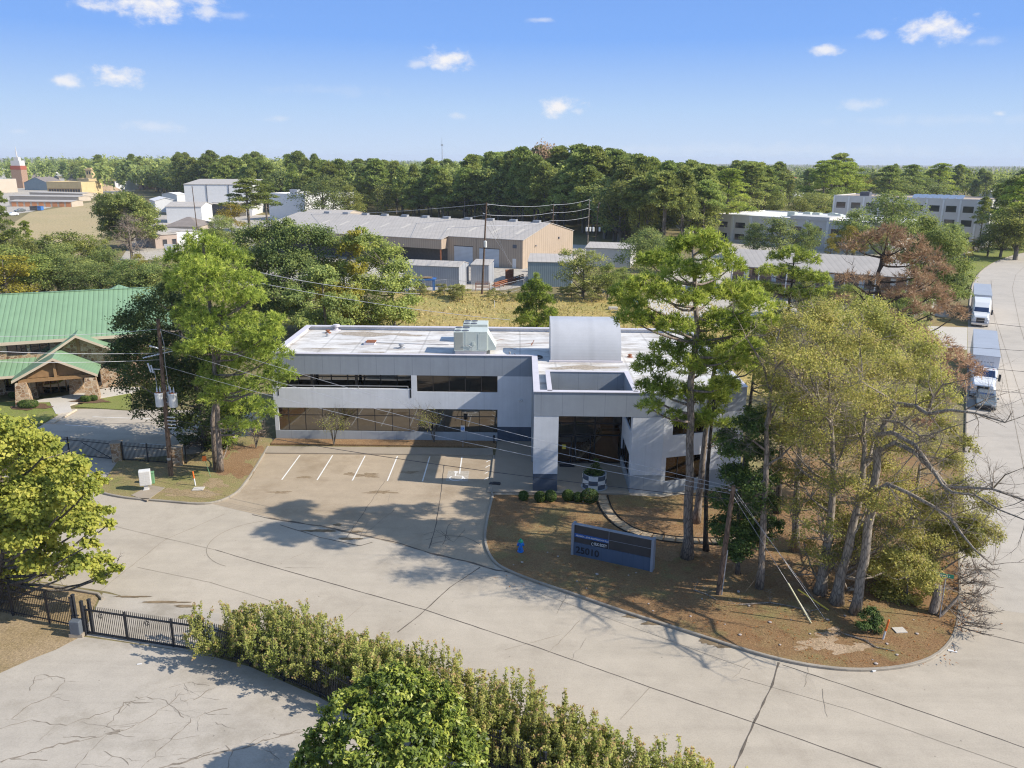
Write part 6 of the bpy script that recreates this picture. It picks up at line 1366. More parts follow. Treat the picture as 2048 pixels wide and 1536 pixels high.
for i, (x, y) in enumerate(HEDGE):
    rng = np.random.default_rng(100 + i); rp = random.Random(100 + i); x += rp.uniform(-.25, .25); y += rp.uniform(-.25, .25) - 0.55
    lab = 'end crape myrtle of the hedge, beside the sliding gate post' if i == 0 else 'feathery crape myrtle shrub in the hedge along the black fence'
    root = thing('crape_myrtle', lab, 'shrub', (x, y, 0.02), 'crape myrtle hedge along the fence'); mb = MB()
    V, F, T = shoots(root, (x, y, 0.02), rp.randint(40, 56), rp.uniform(2.4, 3.5) if i not in (13, 14, 15) else 2.7, rp.uniform(1.5, 2.1), rng, rp, 0.115, 125, 'myrtle', mb)
    mb.build('stem', M['greybark'], root); npmesh('foliage', V - np.array([x, y, 0.02]), F, L['myrtle'], T, root)
mg = [(700, 1440, 60, -.5), (780, 1400, 70, .5), (860, 1420, 60, 0), (650, 1490, 46, -.6), (730, 1500, 80, -1), (820, 1490, 80, -1), (900, 1480, 60, 0), (950, 1500, 36, .3), (640, 1530, 50, -1), (760, 1570, 90, -1.5), (880, 1550, 80, -1.2), (740, 1390, 40, .8), (930, 1545, 46, -.5), (830, 1375, 40, 1), (900, 1430, 34, .8), (700, 1400, 30, .5), (620, 1560, 50, -1), (790, 1350, 30, 1)]
bigtree('magnolia_tree', 'dense glossy dark green magnolia at the bottom edge before the hedge', 'magnolia', ((790, 1600), (790, 1560), (790, 1500)), 0.14, 0.07, mg, 'broad', 'magn', 'greybark', 29, 0.5, 26000, 0.20, dict(k=95, spread=0.135, shell=(0.70, 1.08), aspect=0.45, tvar=0.34, upb=0.5), limb_r=0.05)
# small crape myrtles in the planting bed, half bare
def small_myrtle(px, py, h, label, seed, leaves=260, mat='myrtle', col='greybark', w=1.0):
    p = G(px, py, 0.15); rp = random.Random(seed); rng = np.random.default_rng(seed); root = thing('small_tree', label, 'small tree', tuple(p)); mb = MB(); tips = []
    for _ in range(7):
        a = rp.uniform(0, 6.28); q = p + Vector((math.cos(a) * 0.3 * w, math.sin(a) * 0.3 * w, h * 0.5)); mb.tube([tuple(p), tuple(p.lerp(q, .5)), tuple(q)], [0.045, 0.035, 0.025], 5, False)
        for _ in range(6):
            d = Vector((math.cos(a) + rp.uniform(-1, 1), math.sin(a) + rp.uniform(-1, 1), rp.uniform(0.7, 1.9))); l = h * rp.uniform(0.3, 0.62); twigs(mb, q, d, l, 0.018, rp, 2, 3, 0.7); tips.append(q + d.normalized() * l * rp.uniform(0.3, 1.0))
    mb.build('trunk', M[col], root)
    C = np.array([tuple(t) for t in tips]); C = np.repeat(C, max(1, leaves // len(C)), 0); C = C + rng.normal(size=C.shape) * 0.22
    V, F = quads(C, unit(rng.normal(size=C.shape) + np.array([0, 0, .4])), 0.10, rng, 0.6); npmesh('crown', V - np.array(p), F, L[mat], np.clip(rng.normal(size=len(F)) * 0.2 + 0.6, 0, 1), root)
small_myrtle(668, 889, 2.6, 'half bare crape myrtle before windows, nearer the left end', 41, 700)
small_myrtle(868, 884, 2.9, 'half bare crape myrtle before windows beside the parking sign', 42, 950, w=1.3)
small_myrtle(512, 896, 2.0, 'small leafless brownish tree left of the office corner', 43, 500, 'twig')
# ball shrubs
for i, (px, py, r, lab) in enumerate(((1047, 1000, 0.36, 'round clipped shrub farthest left, alone before the walk'), (1080, 1003, 0.40, 'left one of two touching round shrubs before white column'), (1101, 1002, 0.42, 'right one of two touching round shrubs before white column'), (1136, 1001, 0.42, 'tall round shrub just right of the white column'), (1156, 1003, 0.36, 'small round shrub between the tall one and large one'), (1179, 1004, 0.52, 'largest round shrub, next to the flagstone path start'))):
    p = G(px, py, 0.12); rng = np.random.default_rng(200 + i); root = thing('ball_shrub', lab, 'shrub', tuple(p), 'clipped shrubs before the entrance')
    m = MB(); m.tube([tuple(p), (p.x, p.y, p.z + r)], 0.05, 6); m.build('stem', M['greybark'], root)
    n = 2600; d = unit(rng.normal(size=(n, 3))); c = np.array([0, 0, r * 0.95]); q = c + d * r * rng.uniform(0.88, 1.03, (n, 1)) * np.array([1.05 if i < 5 else 1.25, 1, 1.05])
    q = q[q[:, 2] > 0]; V, F = quads(q, unit(unit(q - c) + rng.normal(size=q.shape) * 0.6), 0.085, rng, 0.6)
    npmesh('foliage', V, F, L['ball'], np.clip(0.5 + rng.normal(size=len(F)) * 0.25, 0, 1), root)
# plant in the checkered planter
p = (5.75, 56.7, 1.05); rng = np.random.default_rng(301); root = thing('planter_bush', 'dark green leafy plant growing in the checkered planter', 'plant', p)
mb = MB()
for k in range(6): mb.tube([p, (p[0] + 0.3 * math.cos(k), p[1] + 0.3 * math.sin(k), p[2] + 0.9)], 0.02, 4, False)
mb.build('stem', M['greybark'], root)
bl = [((0, 0, 0.1), 0.6), ((0.3, 0.1, 0.2), 0.45), ((-0.35, 0, 0.2), 0.45), ((0.05, 0, 0.8), 0.3), ((0.1, 0, 1.2), 0.2)]
V, F, T = broad(bl, 5000, 0.10, rng); npmesh('foliage', V, F, L['holly'], T, root)
for i, (px, py, w, h, lab) in enumerate(((57, 815, 0.95, 0.75, 'long clipped yellow green shrub before the left stone column'), (172, 803, 0.5, 0.6, 'round clipped shrub left of the right stone column'), (187, 801, 0.42, 0.55, 'smaller clipped shrub touching the right stone column'), (28, 795, 0.5, 0.6, 'shaded dark shrub by the wall left of the canopy'))):
    p = G(px, py, 0.12); rng = np.random.default_rng(220 + i); root = thing('clipped_shrub', lab, 'shrub', tuple(p), 'clipped shrubs of the stone building')
    m = MB(); m.tube([tuple(p), (p.x, p.y, p.z + h * .6)], 0.04, 6); m.build('stem', M['greybark'], root)
    n = 3000; d = unit(rng.normal(size=(n, 3))); c = np.array([0, 0, h * 0.5]); q = c + np.sign(d) * np.abs(d) ** 0.7 * np.array([w, w * 0.55, h * 0.5]) * rng.uniform(0.9, 1.03, (n, 1))
    V, F = quads(q, unit(unit(q - c) + rng.normal(size=q.shape) * 0.6), 0.09, rng, 0.6); npmesh('foliage', V, F, L['ball'], np.clip(0.6 + rng.normal(size=len(F)) * 0.25, 0, 1), root)

# --- trees behind the office, each sighted in the photograph
bigtree('dead_pine', 'dead rust brown pine with forked grey trunk behind the elms', 'dead tree', ((1738, 830), (1745, 720), (1750, 640), (1758, 590), (1757, 545), (1768, 505)), 0.34, 0.14,
        [(1705, 495, 24), (1735, 480, 30), (1775, 470, 34), (1815, 490, 38), (1850, 515, 36), (1880, 540, 26), (1790, 520, 30), (1830, 555, 34), (1870, 590, 34), (1900, 615, 28), (1915, 630, 18), (1800, 590, 34), (1845, 620, 30), (1780, 640, 30), (1820, 660, 34), (1700, 560, 26), (1690, 600, 20), (1740, 560, 22), (1860, 570, 30), (1770, 690, 30), (1720, 640, 18)],
        'pine', 'rust', 'darkbark', 51, 0.9, 7, 0.5, dict(nb=12, width=0.06, flat=0.6, updir=0.0), limb_r=0.14, drop=0.25, twig=2,
        trunk2=[([(1750, 640), (1780, 605), (1825, 580), (1870, 560)], 0.17, 0.05), ([(1757, 545), (1775, 515), (1788, 505)], 0.12, 0.03), ([(1750, 625), (1725, 595), (1702, 575)], 0.1, 0.03)])
bigtree('dead_pine', 'drooping rust brown pine branches hanging toward the long trailer', 'dead tree', ((1865, 880), (1862, 800), (1858, 720), (1850, 660)), 0.24, 0.08,
        [(1850, 680, 28), (1880, 690, 32), (1910, 715, 32), (1940, 735, 24), (1965, 748, 14), (1900, 755, 28), (1925, 770, 18), (1870, 740, 26), (1845, 720, 22), (1880, 800, 20), (1850, 850, 26), (1880, 850, 20)],
        'pine', 'rust', 'darkbark', 52, 0.7, 7, 0.5, dict(nb=12, width=0.06, flat=0.6, updir=-0.1), limb_r=0.09, drop=0.15, twig=1)
bigtree('pine_tree', 'round topped bright pine before the brick apartments roof', 'pine tree', ((1568, 702), (1574, 640), (1582, 580), (1588, 520)), 0.3, 0.08,
        [(1585, 508, 26), (1555, 515, 22), (1615, 520, 26), (1535, 545, 24), (1570, 545, 28), (1610, 555, 30), (1640, 560, 24), (1545, 580, 22), (1590, 590, 26), (1630, 590, 24), (1525, 570, 14), (1655, 580, 14), (1560, 610, 16), (1615, 620, 20)],
        'pine', 'pine', 'darkbark', 53, 0.8, 12, 0.42, dict(nb=12, width=0.09, flat=0.65, tvar=0.3))
bigtree('oak_tree', 'big fresh green tree between the dead pine and side street', 'oak tree', ((1858, 640), (1858, 590), (1856, 530)), 0.35, 0.1,
        [(1800, 460, 30), (1840, 462, 36), (1880, 475, 34), (1910, 500, 32), (1855, 505, 44), (1900, 540, 40), (1925, 560, 24), (1860, 560, 44), (1820, 520, 36), (1890, 590, 34), (1845, 600, 30), (1920, 590, 22)],
        'broad', 'mid', 'greybark', 54, 1.0, 22000, 0.32, dict(k=26), limb_r=0.1)
bigtree('oak_tree', 'small round dark tree beside the semi truck grass strip', 'oak tree', ((1894, 622), (1894, 605), (1896, 590)), 0.14, 0.07, [(1890, 580, 20), (1912, 575, 20), (1900, 595, 16), (1925, 580, 14), (1880, 590, 12), (1905, 560, 14)], 'broad', 'oak', 'greybark', 55, 0.5, 7000, 0.25, dict(k=20), limb_r=0.06)
bigtree('pine_tree', 'young cone shaped pine right behind the white office roof', 'pine tree', ((1073, 690), (1073, 620), (1072, 555)), 0.16, 0.03,
        [(1072, 553, 7, 0), (1072, 566, 13, 0), (1060, 578, 17), (1085, 580, 17), (1072, 592, 20), (1050, 600, 19), (1095, 602, 16), (1070, 615, 24), (1042, 625, 15), (1100, 628, 18), (1060, 640, 24), (1088, 645, 20), (1038, 645, 12), (1112, 645, 10), (1070, 665, 24), (1045, 665, 16), (1100, 665, 16)],
        'pine', 'pine', 'darkbark', 56, 0.4, 24, 0.36, dict(nb=12, width=0.075, flat=0.85))
for i, (tp, bl, mt, lab, n) in enumerate((
    (((790, 668), (785, 600), (775, 520)), [(740, 490, 28), (775, 510, 30), (745, 530, 32), (795, 545, 32), (720, 500, 22), (815, 570, 28), (770, 580, 40), (720, 570, 34), (820, 605, 24), (780, 625, 40), (730, 620, 38), (700, 545, 26), (755, 650, 34), (810, 640, 24), (720, 465, 14, 0), (705, 480, 18)], 'mid', 'bushy green tree at right end of the grove behind office', 26000),
    (((690, 672), (690, 600), (685, 520)), [(700, 500, 26), (680, 540, 34), (715, 540, 20), (665, 590, 36), (700, 600, 34), (690, 640, 36), (660, 640, 30), (715, 650, 24), (708, 470, 14, 0), (726, 480, 12, 0)], 'yel', 'yellowing tree with pointed tops in the grove behind office', 15000),
    (((600, 665), (600, 580), (598, 500)), [(560, 490, 36), (610, 475, 38), (650, 490, 36), (580, 530, 44), (630, 535, 44), (560, 580, 40), (610, 590, 46), (655, 560, 36), (590, 630, 44), (640, 620, 36), (545, 620, 30)], 'deep', 'dark broad tree left of centre in the grove behind office', 30000),
    (((540, 655), (540, 580), (535, 500)), [(500, 480, 34), (540, 470, 34), (520, 520, 40), (560, 540, 36), (500, 560, 36), (540, 590, 40), (505, 620, 36), (560, 625, 34), (480, 520, 28), (575, 460, 26)], 'deep', 'dark tree behind the tall left pine, left in grove', 24000),
    (((650, 700), (650, 640), (645, 570)), [(640, 560, 34), (600, 600, 30), (680, 610, 34), (640, 640, 40), (600, 650, 30), (680, 660, 28)], 'deep', 'low shaded tree close behind the office rear parapet', 16000))):
    bigtree('grove_tree', lab, 'tree', tp, 0.3, 0.09, bl, 'broad', mt, 'greybark', 60 + i, 1.0, n, 0.30, dict(k=26, spread=0.32), limb_r=0.09, group='grove behind the office building')
# ------------------------------------------------------------------ trees of the middle distance: a few kinds built once, then copied
def proto_broad(name, seed, mat, bark_, n, size, lobes=9, wid=0.36, lab='', twigonly=False):
    """a tree one unit tall"""
    rng = np.random.default_rng(seed); rp = random.Random(seed); root = thing(name, lab, 'tree', (0, 0, 0)); mb = MB(); bl = []
    for i in range(lobes):
        a = 2.4 * i + rp.uniform(-.6, .6); z = 0.20 + 0.62 * (i + 0.5) / lobes; rr_ = wid * 0.62 * math.sqrt(max(0.05, 1 - ((z - 0.5) / 0.46) ** 2)) * rp.uniform(0.5, 1.0)
        bl.append(((rr_ * math.cos(a), rr_ * math.sin(a), z), rp.uniform(0.12, 0.21)))
    bl += [((0, 0, 0.84), 0.14), ((0, 0, 0.6), 0.22)]
    mb.tube([(0, 0, 0), (0.01, 0, 0.3), (0, 0.01, 0.72)], [0.026, 0.018, 0.006], 6)
    for c, r in bl: mb.tube(bend((0, 0, max(0.15, c[2] - 0.3)), c, rp, 0.08, 3), [0.010, 0.007, 0.005, 0.003], 4, False)
    if twigonly:
        for c, r in bl:
            for _ in range(10): twigs(mb, c, Vector((rp.uniform(-1, 1), rp.uniform(-1, 1), rp.uniform(-.2, 1))), 0.16, 0.004, rp, 2, 3)
    mb.build('trunk', M[bark_], root)
    V, F, T = broad(bl, n, size, rng, k=18, spread=0.34, tvar=0.3); npmesh('crown', V, F, L[mat], T, root); return root
def proto_pine(name, seed, mat, n, blades, size, width, lab='', zc=0.5, wid=0.17, lobes=16, flat=0.7, big=1.0):
    rng = np.random.default_rng(seed); rp = random.Random(seed); root = thing(name, lab, 'tree', (0, 0, 0)); mb = MB(); bl = []
    for i in range(lobes):
        f = (i + 0.5) / lobes; z = zc + (0.95 - zc) * f; a = 2.4 * i + rp.uniform(-.5, .5); rr_ = wid * (1.05 - 0.75 * f) * rp.uniform(0.35, 1.0); bl.append(((rr_ * math.cos(a), rr_ * math.sin(a), z), rp.uniform(0.045, 0.075) * (1.15 - 0.35 * f) * big))
    bl.append(((0, 0, 0.955), 0.04))
    mb.tube([(0, 0, 0), (0.004, 0, 0.5), (0, 0.004, 0.95)], [0.012, 0.009, 0.003], 6)
    for c, r in bl: mb.tube(bend((0, 0, c[2] - 0.05), c, rp, 0.05, 2), [0.005, 0.004, 0.002], 4, False)
    mb.build('trunk', M['greybark'], root)
    VV, TT = [], []
    for c, r in bl:
        d = unit(rng.normal(size=(n, 3))); d[:, 2] = np.abs(d[:, 2]) * 1.1 - 0.3; d = unit(d); q = np.array(c) + d * r * np.power(rng.uniform(0.15, 1, (n, 1)), 0.5) * np.array([1.15, 1.15, flat])
        tt = np.clip(0.5 + rng.normal(size=n) * 0.2 + rng.normal() * 0.14, 0, 1); bd = unit(np.repeat(d, blades, 0) * 0.5 + rng.normal(size=(n * blades, 3)) * 0.6 + np.array([0, 0, .25])); base = np.repeat(q, blades, 0)
        Ls = size * rng.uniform(.7, 1.3, (n * blades, 1)); sd_ = unit(np.cross(bd, rng.normal(size=(n * blades, 3)) * 0.8 + np.array([0, 0, .8]))) * width * 0.5
        VV.append(np.stack([base + sd_ * 0.4, base - sd_ * 0.4, base + bd * Ls - sd_, base + bd * Ls + sd_], 1).reshape(-1, 3)); TT.append(np.repeat(tt, blades))
    V = np.concatenate(VV); npmesh('crown', V, np.arange(len(V)).reshape(-1, 4), L[mat], np.concatenate(TT), root); return root
class Kind:
    """the first place() moves the tree itself, later ones copy it"""
    def __init__(s, root): s.root = root; s.used = False; s.rp = random.Random(root.name)
    def place(s, x, y, h, w=1.0, label=None, group=None, cat=None, z=0.0):
        rz = s.rp.uniform(0, 6.28)
        if not s.used:
            s.used = True; o = s.root; o.location = (x, y, z); o.rotation_euler = (0, 0, rz); o.scale = (h * w, h * w, h)
            if label: o['label'] = label
            if group: o['group'] = group
            return o
        return dup(s.root, (x, y, z), rz, (h * w, h * w, h), label, group, cat)
KB = [Kind(proto_broad('broadleaf_tree', 400 + i, m_, 'greybark', 7000, 0.026, 10, w_)) for i, (m_, w_) in enumerate((('mid', 0.42), ('mid', 0.36), ('deep', 0.40), ('deep', 0.46)))]
KY = [Kind(proto_broad('yellow_tree', 410 + i, 'yel', 'greybark', 4500, 0.028, 8, 0.34)) for i in range(2)]
KO = Kind(proto_broad('oak_tree', 419, 'deep', 'greybark', 42000, 0.028, 22, 0.72))
KT = Kind(proto_broad('bare_tree', 420, 'twig', 'deadwood', 900, 0.02, 9, 0.4, twigonly=True))
KP = [Kind(proto_pine('pine_tree', 430 + i, m_, 90, 4, 0.020, 0.0085, zc=z_, wid=w_, lobes=n_)) for i, (m_, z_, w_, n_) in enumerate((('far', 0.42, 0.20, 18), ('pine', 0.35, 0.22, 18), ('far', 0.50, 0.17, 14)))]
def hat(px, pyb, pyt):
    g = G(px, pyb); return g, AY(px, pyt, g.y).z
# sighted one by one: (kind, px, base py, top py, width factor, label)
MIDT = [
 (KO, 262, 500, 378, 0.92, 'big round dark oak on the tan slope below storage units'), (KT, 264, 520, 424, 1.0, 'grey leafless tree before the big round dark oak'),
 (KB[0], 190, 560, 470, 0.9, 'loose green tree below the big round oak'), (KB[2], 215, 590, 490, 1.0, 'dark tree right of centre behind the green ridge'), (KB[1], 60, 585, 470, 1.1, 'green tree behind left half of the green roof'), (KB[2], 120, 590, 478, 1.0, 'mid dark tree behind the middle of green roof'),
 (KB[0], -5, 600, 478, 1.3, 'pale yellowish tree at left edge behind the green roof'), (KY[0], 168, 592, 545, 1.25, 'small bright yellow green tree just above the green ridge'), (KB[1], 200, 592, 560, 1.2, 'low green shrub tree beside the little green hip roof'), (KB[2], 255, 610, 510, 0.9, 'dark slender tree right of the little hip roof'), (KY[1], 285, 590, 500, 0.7, 'yellowish vine covered tree right of hip roof'),
 (KP[0], 12, 560, 375, 0.9, 'loose pine at the left edge overlapping storage units'), (KP[1], 62, 540, 440, 0.8, 'small pine clump standing in tan slope at left'), (KB[3], 330, 610, 510, 1.0, 'dark tree directly left of the tall left pine'), (KB[2], 300, 620, 520, 1.0, 'shaded tree behind the oak at green roof end'),
 (KB[1], 392, 545, 480, 0.9, 'green tree right of the brick fronted office'), (KB[0], 430, 540, 450, 1.0, 'green tree below the yellow topped tree'), (KY[0], 465, 470, 402, 1.1, 'yellow topped round tree before white sheds'), (KB[3], 445, 478, 428, 1.2, 'dark low tree under the yellow topped one'), (KP[0], 500, 465, 355, 2.0, 'feathery pine before the white metal hall'), (KP[2], 535, 462, 362, 1.7, 'second feathery pine right of the first before white hall'),
 (KB[3], 648, 450, 345, 1.15, 'dark crowned tree before the white flat building'), (KB[1], 700, 447, 365, 1.2, 'green tree at the left end of warehouse ridge'), (KB[0], 480, 545, 455, 1.0, 'green tree left of the grove, behind left pine'), (KB[2], 440, 600, 470, 0.9, 'dark tree hidden behind the tall left pine'),
 (KB[0], 1165, 598, 490, 1.05, 'leafy green tree before the blue grey shed'), (KB[1], 1215, 600, 520, 0.95, 'smaller green tree right of the blue grey shed'), (KB[3], 1290, 560, 452, 1.1, 'olive tree behind the tallest pine crown'), (KB[1], 1245, 585, 530, 1.0, 'low bright green tree near field edge'),
 (KB[2], 1555, 520, 428, 1.1, 'dark green tree before the white two storey office'), (KB[1], 1610, 520, 440, 0.9, 'green tree right of the dark one before white office'), (KB[2], 1505, 515, 440, 0.9, 'dark tree at left end of white office front'), (KY[0], 1660, 520, 462, 0.7, 'slim yellow tree, left of the row before white office'), (KY[1], 1692, 520, 445, 0.8, 'tallest slim yellow tree of the row before white office'), (KY[0], 1728, 515, 450, 0.7, 'yellow tree at right end of row before white office'), (KB[0], 1760, 520, 460, 0.8, 'greenish small tree right of the yellow row'),
 (KB[3], 1775, 508, 374, 1.1, 'rounded dark tree before the three storey office'), (KY[1], 1945, 510, 475, 1.2, 'olive yellow street tree at the bend of side street'), (KY[0], 1912, 530, 478, 1.2, 'olive yellow street tree nearer on the side street'), (KB[2], 1975, 512, 455, 1.2, 'dark street tree at the road bend'), (KB[3], 2030, 500, 450, 1.2, 'dark low tree right of the road bend'), (KB[2], 2070, 500, 440, 1.2, 'dark tree at right edge beyond road bend'),
 (KP[2], 1955, 505, 392, 0.9, 'sparse pine before the three storey office right end'), (KP[0], 2010, 500, 350, 1.3, 'light green pine at right edge, taller'), (KP[1], 2055, 505, 335, 1.1, 'wide pine at right edge beside office'), (KP[0], 1985, 490, 365, 1.0, 'pine behind the sparse one near right edge'),
 (KB[1], 1600, 640, 545, 0.8, 'green tree beside the round topped pine'), (KB[0], 1690, 660, 560, 0.9, 'yellow green tree at the right apartment end'), (KB[0], 1640, 700, 600, 1.0, 'yellow green tree below apartment roof'), (KB[1], 1790, 660, 575, 1.0, 'green tree below the dead pine canopy'), (KP[1], 1725, 690, 590, 1.1, 'bright young pine under the dead pine'),
 (KB[2], 1850, 500, 430, 1.0, 'dark tree left of the three storey office base'), (KB[1], 1800, 500, 455, 1.0, 'green tree under the three storey office windows'), (KP[1], 1640, 440, 325, 1.4, 'tall light green pine above the white office'), (KP[0], 1672, 430, 305, 1.5, 'tallest yellow green pine on the right skyline'), (KY[0], 1712, 420, 345, 0.9, 'bright yellow tree right of the tallest skyline pine'), (KP[1], 1610, 440, 375, 1.2, 'bushy green pine above the flat white roof'), (KB[0], 1595, 460, 385, 1.2, 'green tree overlapping the flat white roof'),
]
MIDT += [
 (KY[0], 20, 615, 500, 1.3, 'yellow green tree rising over the left part of green ridge'), (KB[0], 90, 600, 500, 1.3, 'wide olive tree over the green ridge, left of middle'), (KB[3], 150, 600, 505, 1.3, 'wide dark tree over the middle of green ridge'), (KB[0], 150, 560, 455, 1.2, 'grey green tree at the foot of tan slope'), (KB[2], 95, 560, 470, 1.3, 'dark tree at the foot of tan slope, further left'), (KB[1], 25, 560, 455, 1.3, 'bushy tree at left edge at the foot of slope'),
 (KB[2], 320, 620, 530, 1.1, 'dark vine hung tree above right end of green roof'), (KB[0], 400, 580, 490, 1.1, 'olive tree close behind the tall left pine'), (KB[3], 205, 610, 520, 1.2, 'shadowed tree behind the little hip roof'), (KB[2], 275, 620, 530, 1.2, 'dense dark tree between hip roof and oak'),
 (KB[3], 1275, 520, 470, 1.5, 'olive bush right of the small pale roofed building'), (KB[1], 1330, 545, 470, 1.2, 'leafy tree close left of the tallest pine top'), (KB[0], 1545, 700, 610, 1.0, 'yellow green tree at left under the apartment roof'), (KB[1], 1480, 640, 560, 1.0, 'green tree before the left end of apartments'), (KB[3], 1820, 660, 585, 1.1, 'dark tree behind rust brown branches by side street'), (KB[1], 1705, 515, 412, 1.1, 'green tree hiding the left end of solar office'), (KB[2], 1900, 520, 440, 1.1, 'dark tree before the solar office right half'), (KB[0], 1650, 610, 570, 0.9, 'small yellow green tree under the round topped pine')]
MIDT += [
 (KP[1], 1450, 480, 335, 1.6, 'dark pine left of the white office, nearest the big wood'), (KP[0], 1495, 455, 322, 1.6, 'tall dark pine above left end of white office'), (KP[2], 1525, 450, 330, 1.6, 'tall dark pine beside the far wire poles'), (KB[0], 1480, 470, 385, 1.3, 'olive tree under the dark pines left of office'), (KB[1], 1545, 450, 380, 1.2, 'green tree under the far wire poles'),
 (KP[1], 1655, 436, 318, 2.0, 'spreading light green pine left of tallest skyline pine'), (KP[1], 1685, 434, 322, 2.0, 'spreading light green pine right of tallest skyline pine'), (KB[0], 1630, 450, 380, 1.4, 'light green tree low before the skyline pines'), (KB[1], 1668, 448, 375, 1.4, 'green tree low before the tallest skyline pine'),
 (KP[0], 1770, 430, 330, 1.7, 'pine left of the solar panels'), (KP[2], 1815, 425, 328, 1.7, 'pine above the middle of solar panel roof'), (KP[1], 1870, 420, 325, 1.7, 'tall pine right of the solar panels'), (KB[3], 1790, 428, 352, 1.5, 'dark round tree behind solar panel roof'), (KB[3], 1845, 424, 350, 1.5, 'second dark round tree behind solar panel roof'),
 (KB[1], 2030, 520, 395, 1.2, 'leafy tree at right edge before the pines'), (KB[0], 2000, 515, 420, 1.1, 'light leafy tree beside the road bend pines'), (KP[1], 2030, 515, 345, 1.3, 'light green pine nearest the right edge')]
for kd, px, pb, pt_, w, lab in MIDT:
    g, h = hat(px, pb, pt_); kd.place(g.x, g.y, h, w * 1.22, lab)
# weeds along the field edge
WD = Kind(proto_broad('weed_clump', 440, 'weeds', 'deadwood', 2200, 0.06, 6, 0.9))
rw = random.Random(31)
for i in range(46):
    px = rw.uniform(830, 1270); py = rw.uniform(588, 606) + (px > 1180) * rw.uniform(0, 20); g = G(px, py)
    WD.place(g.x, g.y, rw.uniform(0.7, 1.5) if 930 < px < 1070 else rw.uniform(1.0, 2.6), rw.uniform(0.9, 1.6), 'tall dry weed clump along the back edge of field', 'weeds along the field edge', 'weeds')
# ------------------------------------------------------------------ the woods: pines one by one in front, the rest as one wood
def inpoly(x, y, P):
    c = False; n = len(P)
    for i in range(n):
        (x1, y1), (x2, y2) = P[i], P[i - 1]
        if (y1 > y) != (y2 > y) and x < (x2 - x1) * (y - y1) / (y2 - y1) + x1: c = not c
    return c
WOODS = [  # front line from sightings, far side, height range, spacing
    ([G2(*p) for p in ((590, 425), (700, 432), (830, 440), (1000, 448), (1120, 462), (1190, 476), (1260, 492), (1330, 500), (1420, 496))] + [(80, 420), (40, 560), (-190, 620), (-160, 420)], (21, 29.5), 6.4),
    ([G2(*p) for p in ((370, 402), (460, 405), (560, 404), (620, 420))] + [(-150, 620), (-330, 760)], (23, 29), 7.5),
    ([G2(*p) for p in ((175, 372), (260, 376), (330, 388), (372, 400))] + [(-330, 760), (-450, 800)], (22, 29), 7.5),
    ([G2(*p) for p in ((1430, 465), (1520, 450), (1560, 430), (1600, 400))] + [(180, 500), (60, 500)], (17, 26), 8.5),
    ([G2(*p) for p in ((1720, 395), (1800, 390), (1900, 388))] + [(330, 520), (230, 560)], (17, 24), 7.0),
]
rf_ = random.Random(3); cand = []
for wi, (P, (h0, h1), sp_) in enumerate(WOODS):
    xs_ = [p[0] for p in P]; ys_ = [p[1] for p in P]; x = min(xs_)
    while x < max(xs_):
        y = min(ys_)
        while y < max(ys_):
            a, b = x + rf_.uniform(-.45, .45) * sp_, y + rf_.uniform(-.45, .45) * sp_
            if inpoly(a, b, P):
                hh = rf_.uniform(h0, h1) * (0.74 + 0.26 * rf_.random() ** 0.6)
                if wi == 0:
                    q_ = 1024 + FPX * (Vector((a, b, 0)) - CAM).dot(RIGHT) / (Vector((a, b, 0)) - CAM).dot(FWD); hh *= 0.86 + 0.26 * max(0, 1 - ((q_ - 1110) / 210) ** 2)
                cand.append((a, b, hh, wi))
            y += sp_
        x += sp_
# how much of each tree the trees before it leave in sight, seen from the camera
import heapq
prof = {}
def sight(x, y, z):
    v = Vector((x, y, z)) - CAM; d = v.dot(FWD); return 1024 + FPX * v.dot(RIGHT) / d, 768 - FPX * v.dot(UP) / d
cand.sort(key=lambda c: c[1]); scored = []
for c in cand:
    px, pt_ = sight(c[0], c[1], c[2]); _, pb = sight(c[0], c[1], 0); w = 0.16 * c[2] * PXM(c[1]); ks = range(int((px - w) // 6), int((px + w) // 6) + 1)
    vis = sum(max(0.0, min(prof.get(k, 1e9), pb) - pt_) for k in ks)
    if -80 < px < 2130: scored.append((vis, c))
    for k in ks: prof[k] = min(prof.get(k, 1e9), pt_ + 0.12 * (pb - pt_))
scored.sort(key=lambda s: -s[0]); front = [s[1] for s in scored[:265]]; fs = set(id(c) for c in front); rest = [c[:3] for c in cand if id(c) not in fs]
WL = ('pine tree standing in the dense wood behind the tan warehouse', 'tree standing in the wood behind the white metal halls', 'tree standing in the wood beyond the storage units', 'tree standing in the wood left of the tallest skyline pine', 'tree standing in the wood behind the solar panel roof')
WG = ('wood behind the tan warehouse', 'wood behind the white halls', 'wood beyond the storage units', 'wood left of the tallest skyline pine', 'wood behind the solar roof')
KF = [Kind(proto_pine('forest_tree', 450 + i, 'far', 80, 3, 0.032, 0.014, zc=z_, wid=w_, lobes=n_, big=1.08)) for i, (z_, w_, n_) in enumerate(((0.38, 0.21, 24), (0.26, 0.22, 28), (0.48, 0.20, 20), (0.55, 0.23, 18)))]
KW = [Kind(proto_broad('forest_tree', 460 + i, m_, 'greybark', 3200, 0.036, 10, w_)) for i, (m_, w_) in enumerate((('mid', 0.34), ('deep', 0.36)))]
for i, (x, y, h, wi) in enumerate(front):
    broadl = rf_.random() < (0.3, 0.55, 0.75, 0.35, 0.25)[wi]
    if broadl: rf_.choice(KW).place(x, y, h * 0.82, rf_.uniform(0.9, 1.4), WL[wi], WG[wi], 'tree')
    else: rf_.choice(KF).place(x, y, h, rf_.uniform(0.85, 1.5), WL[wi], WG[wi], 'tree')
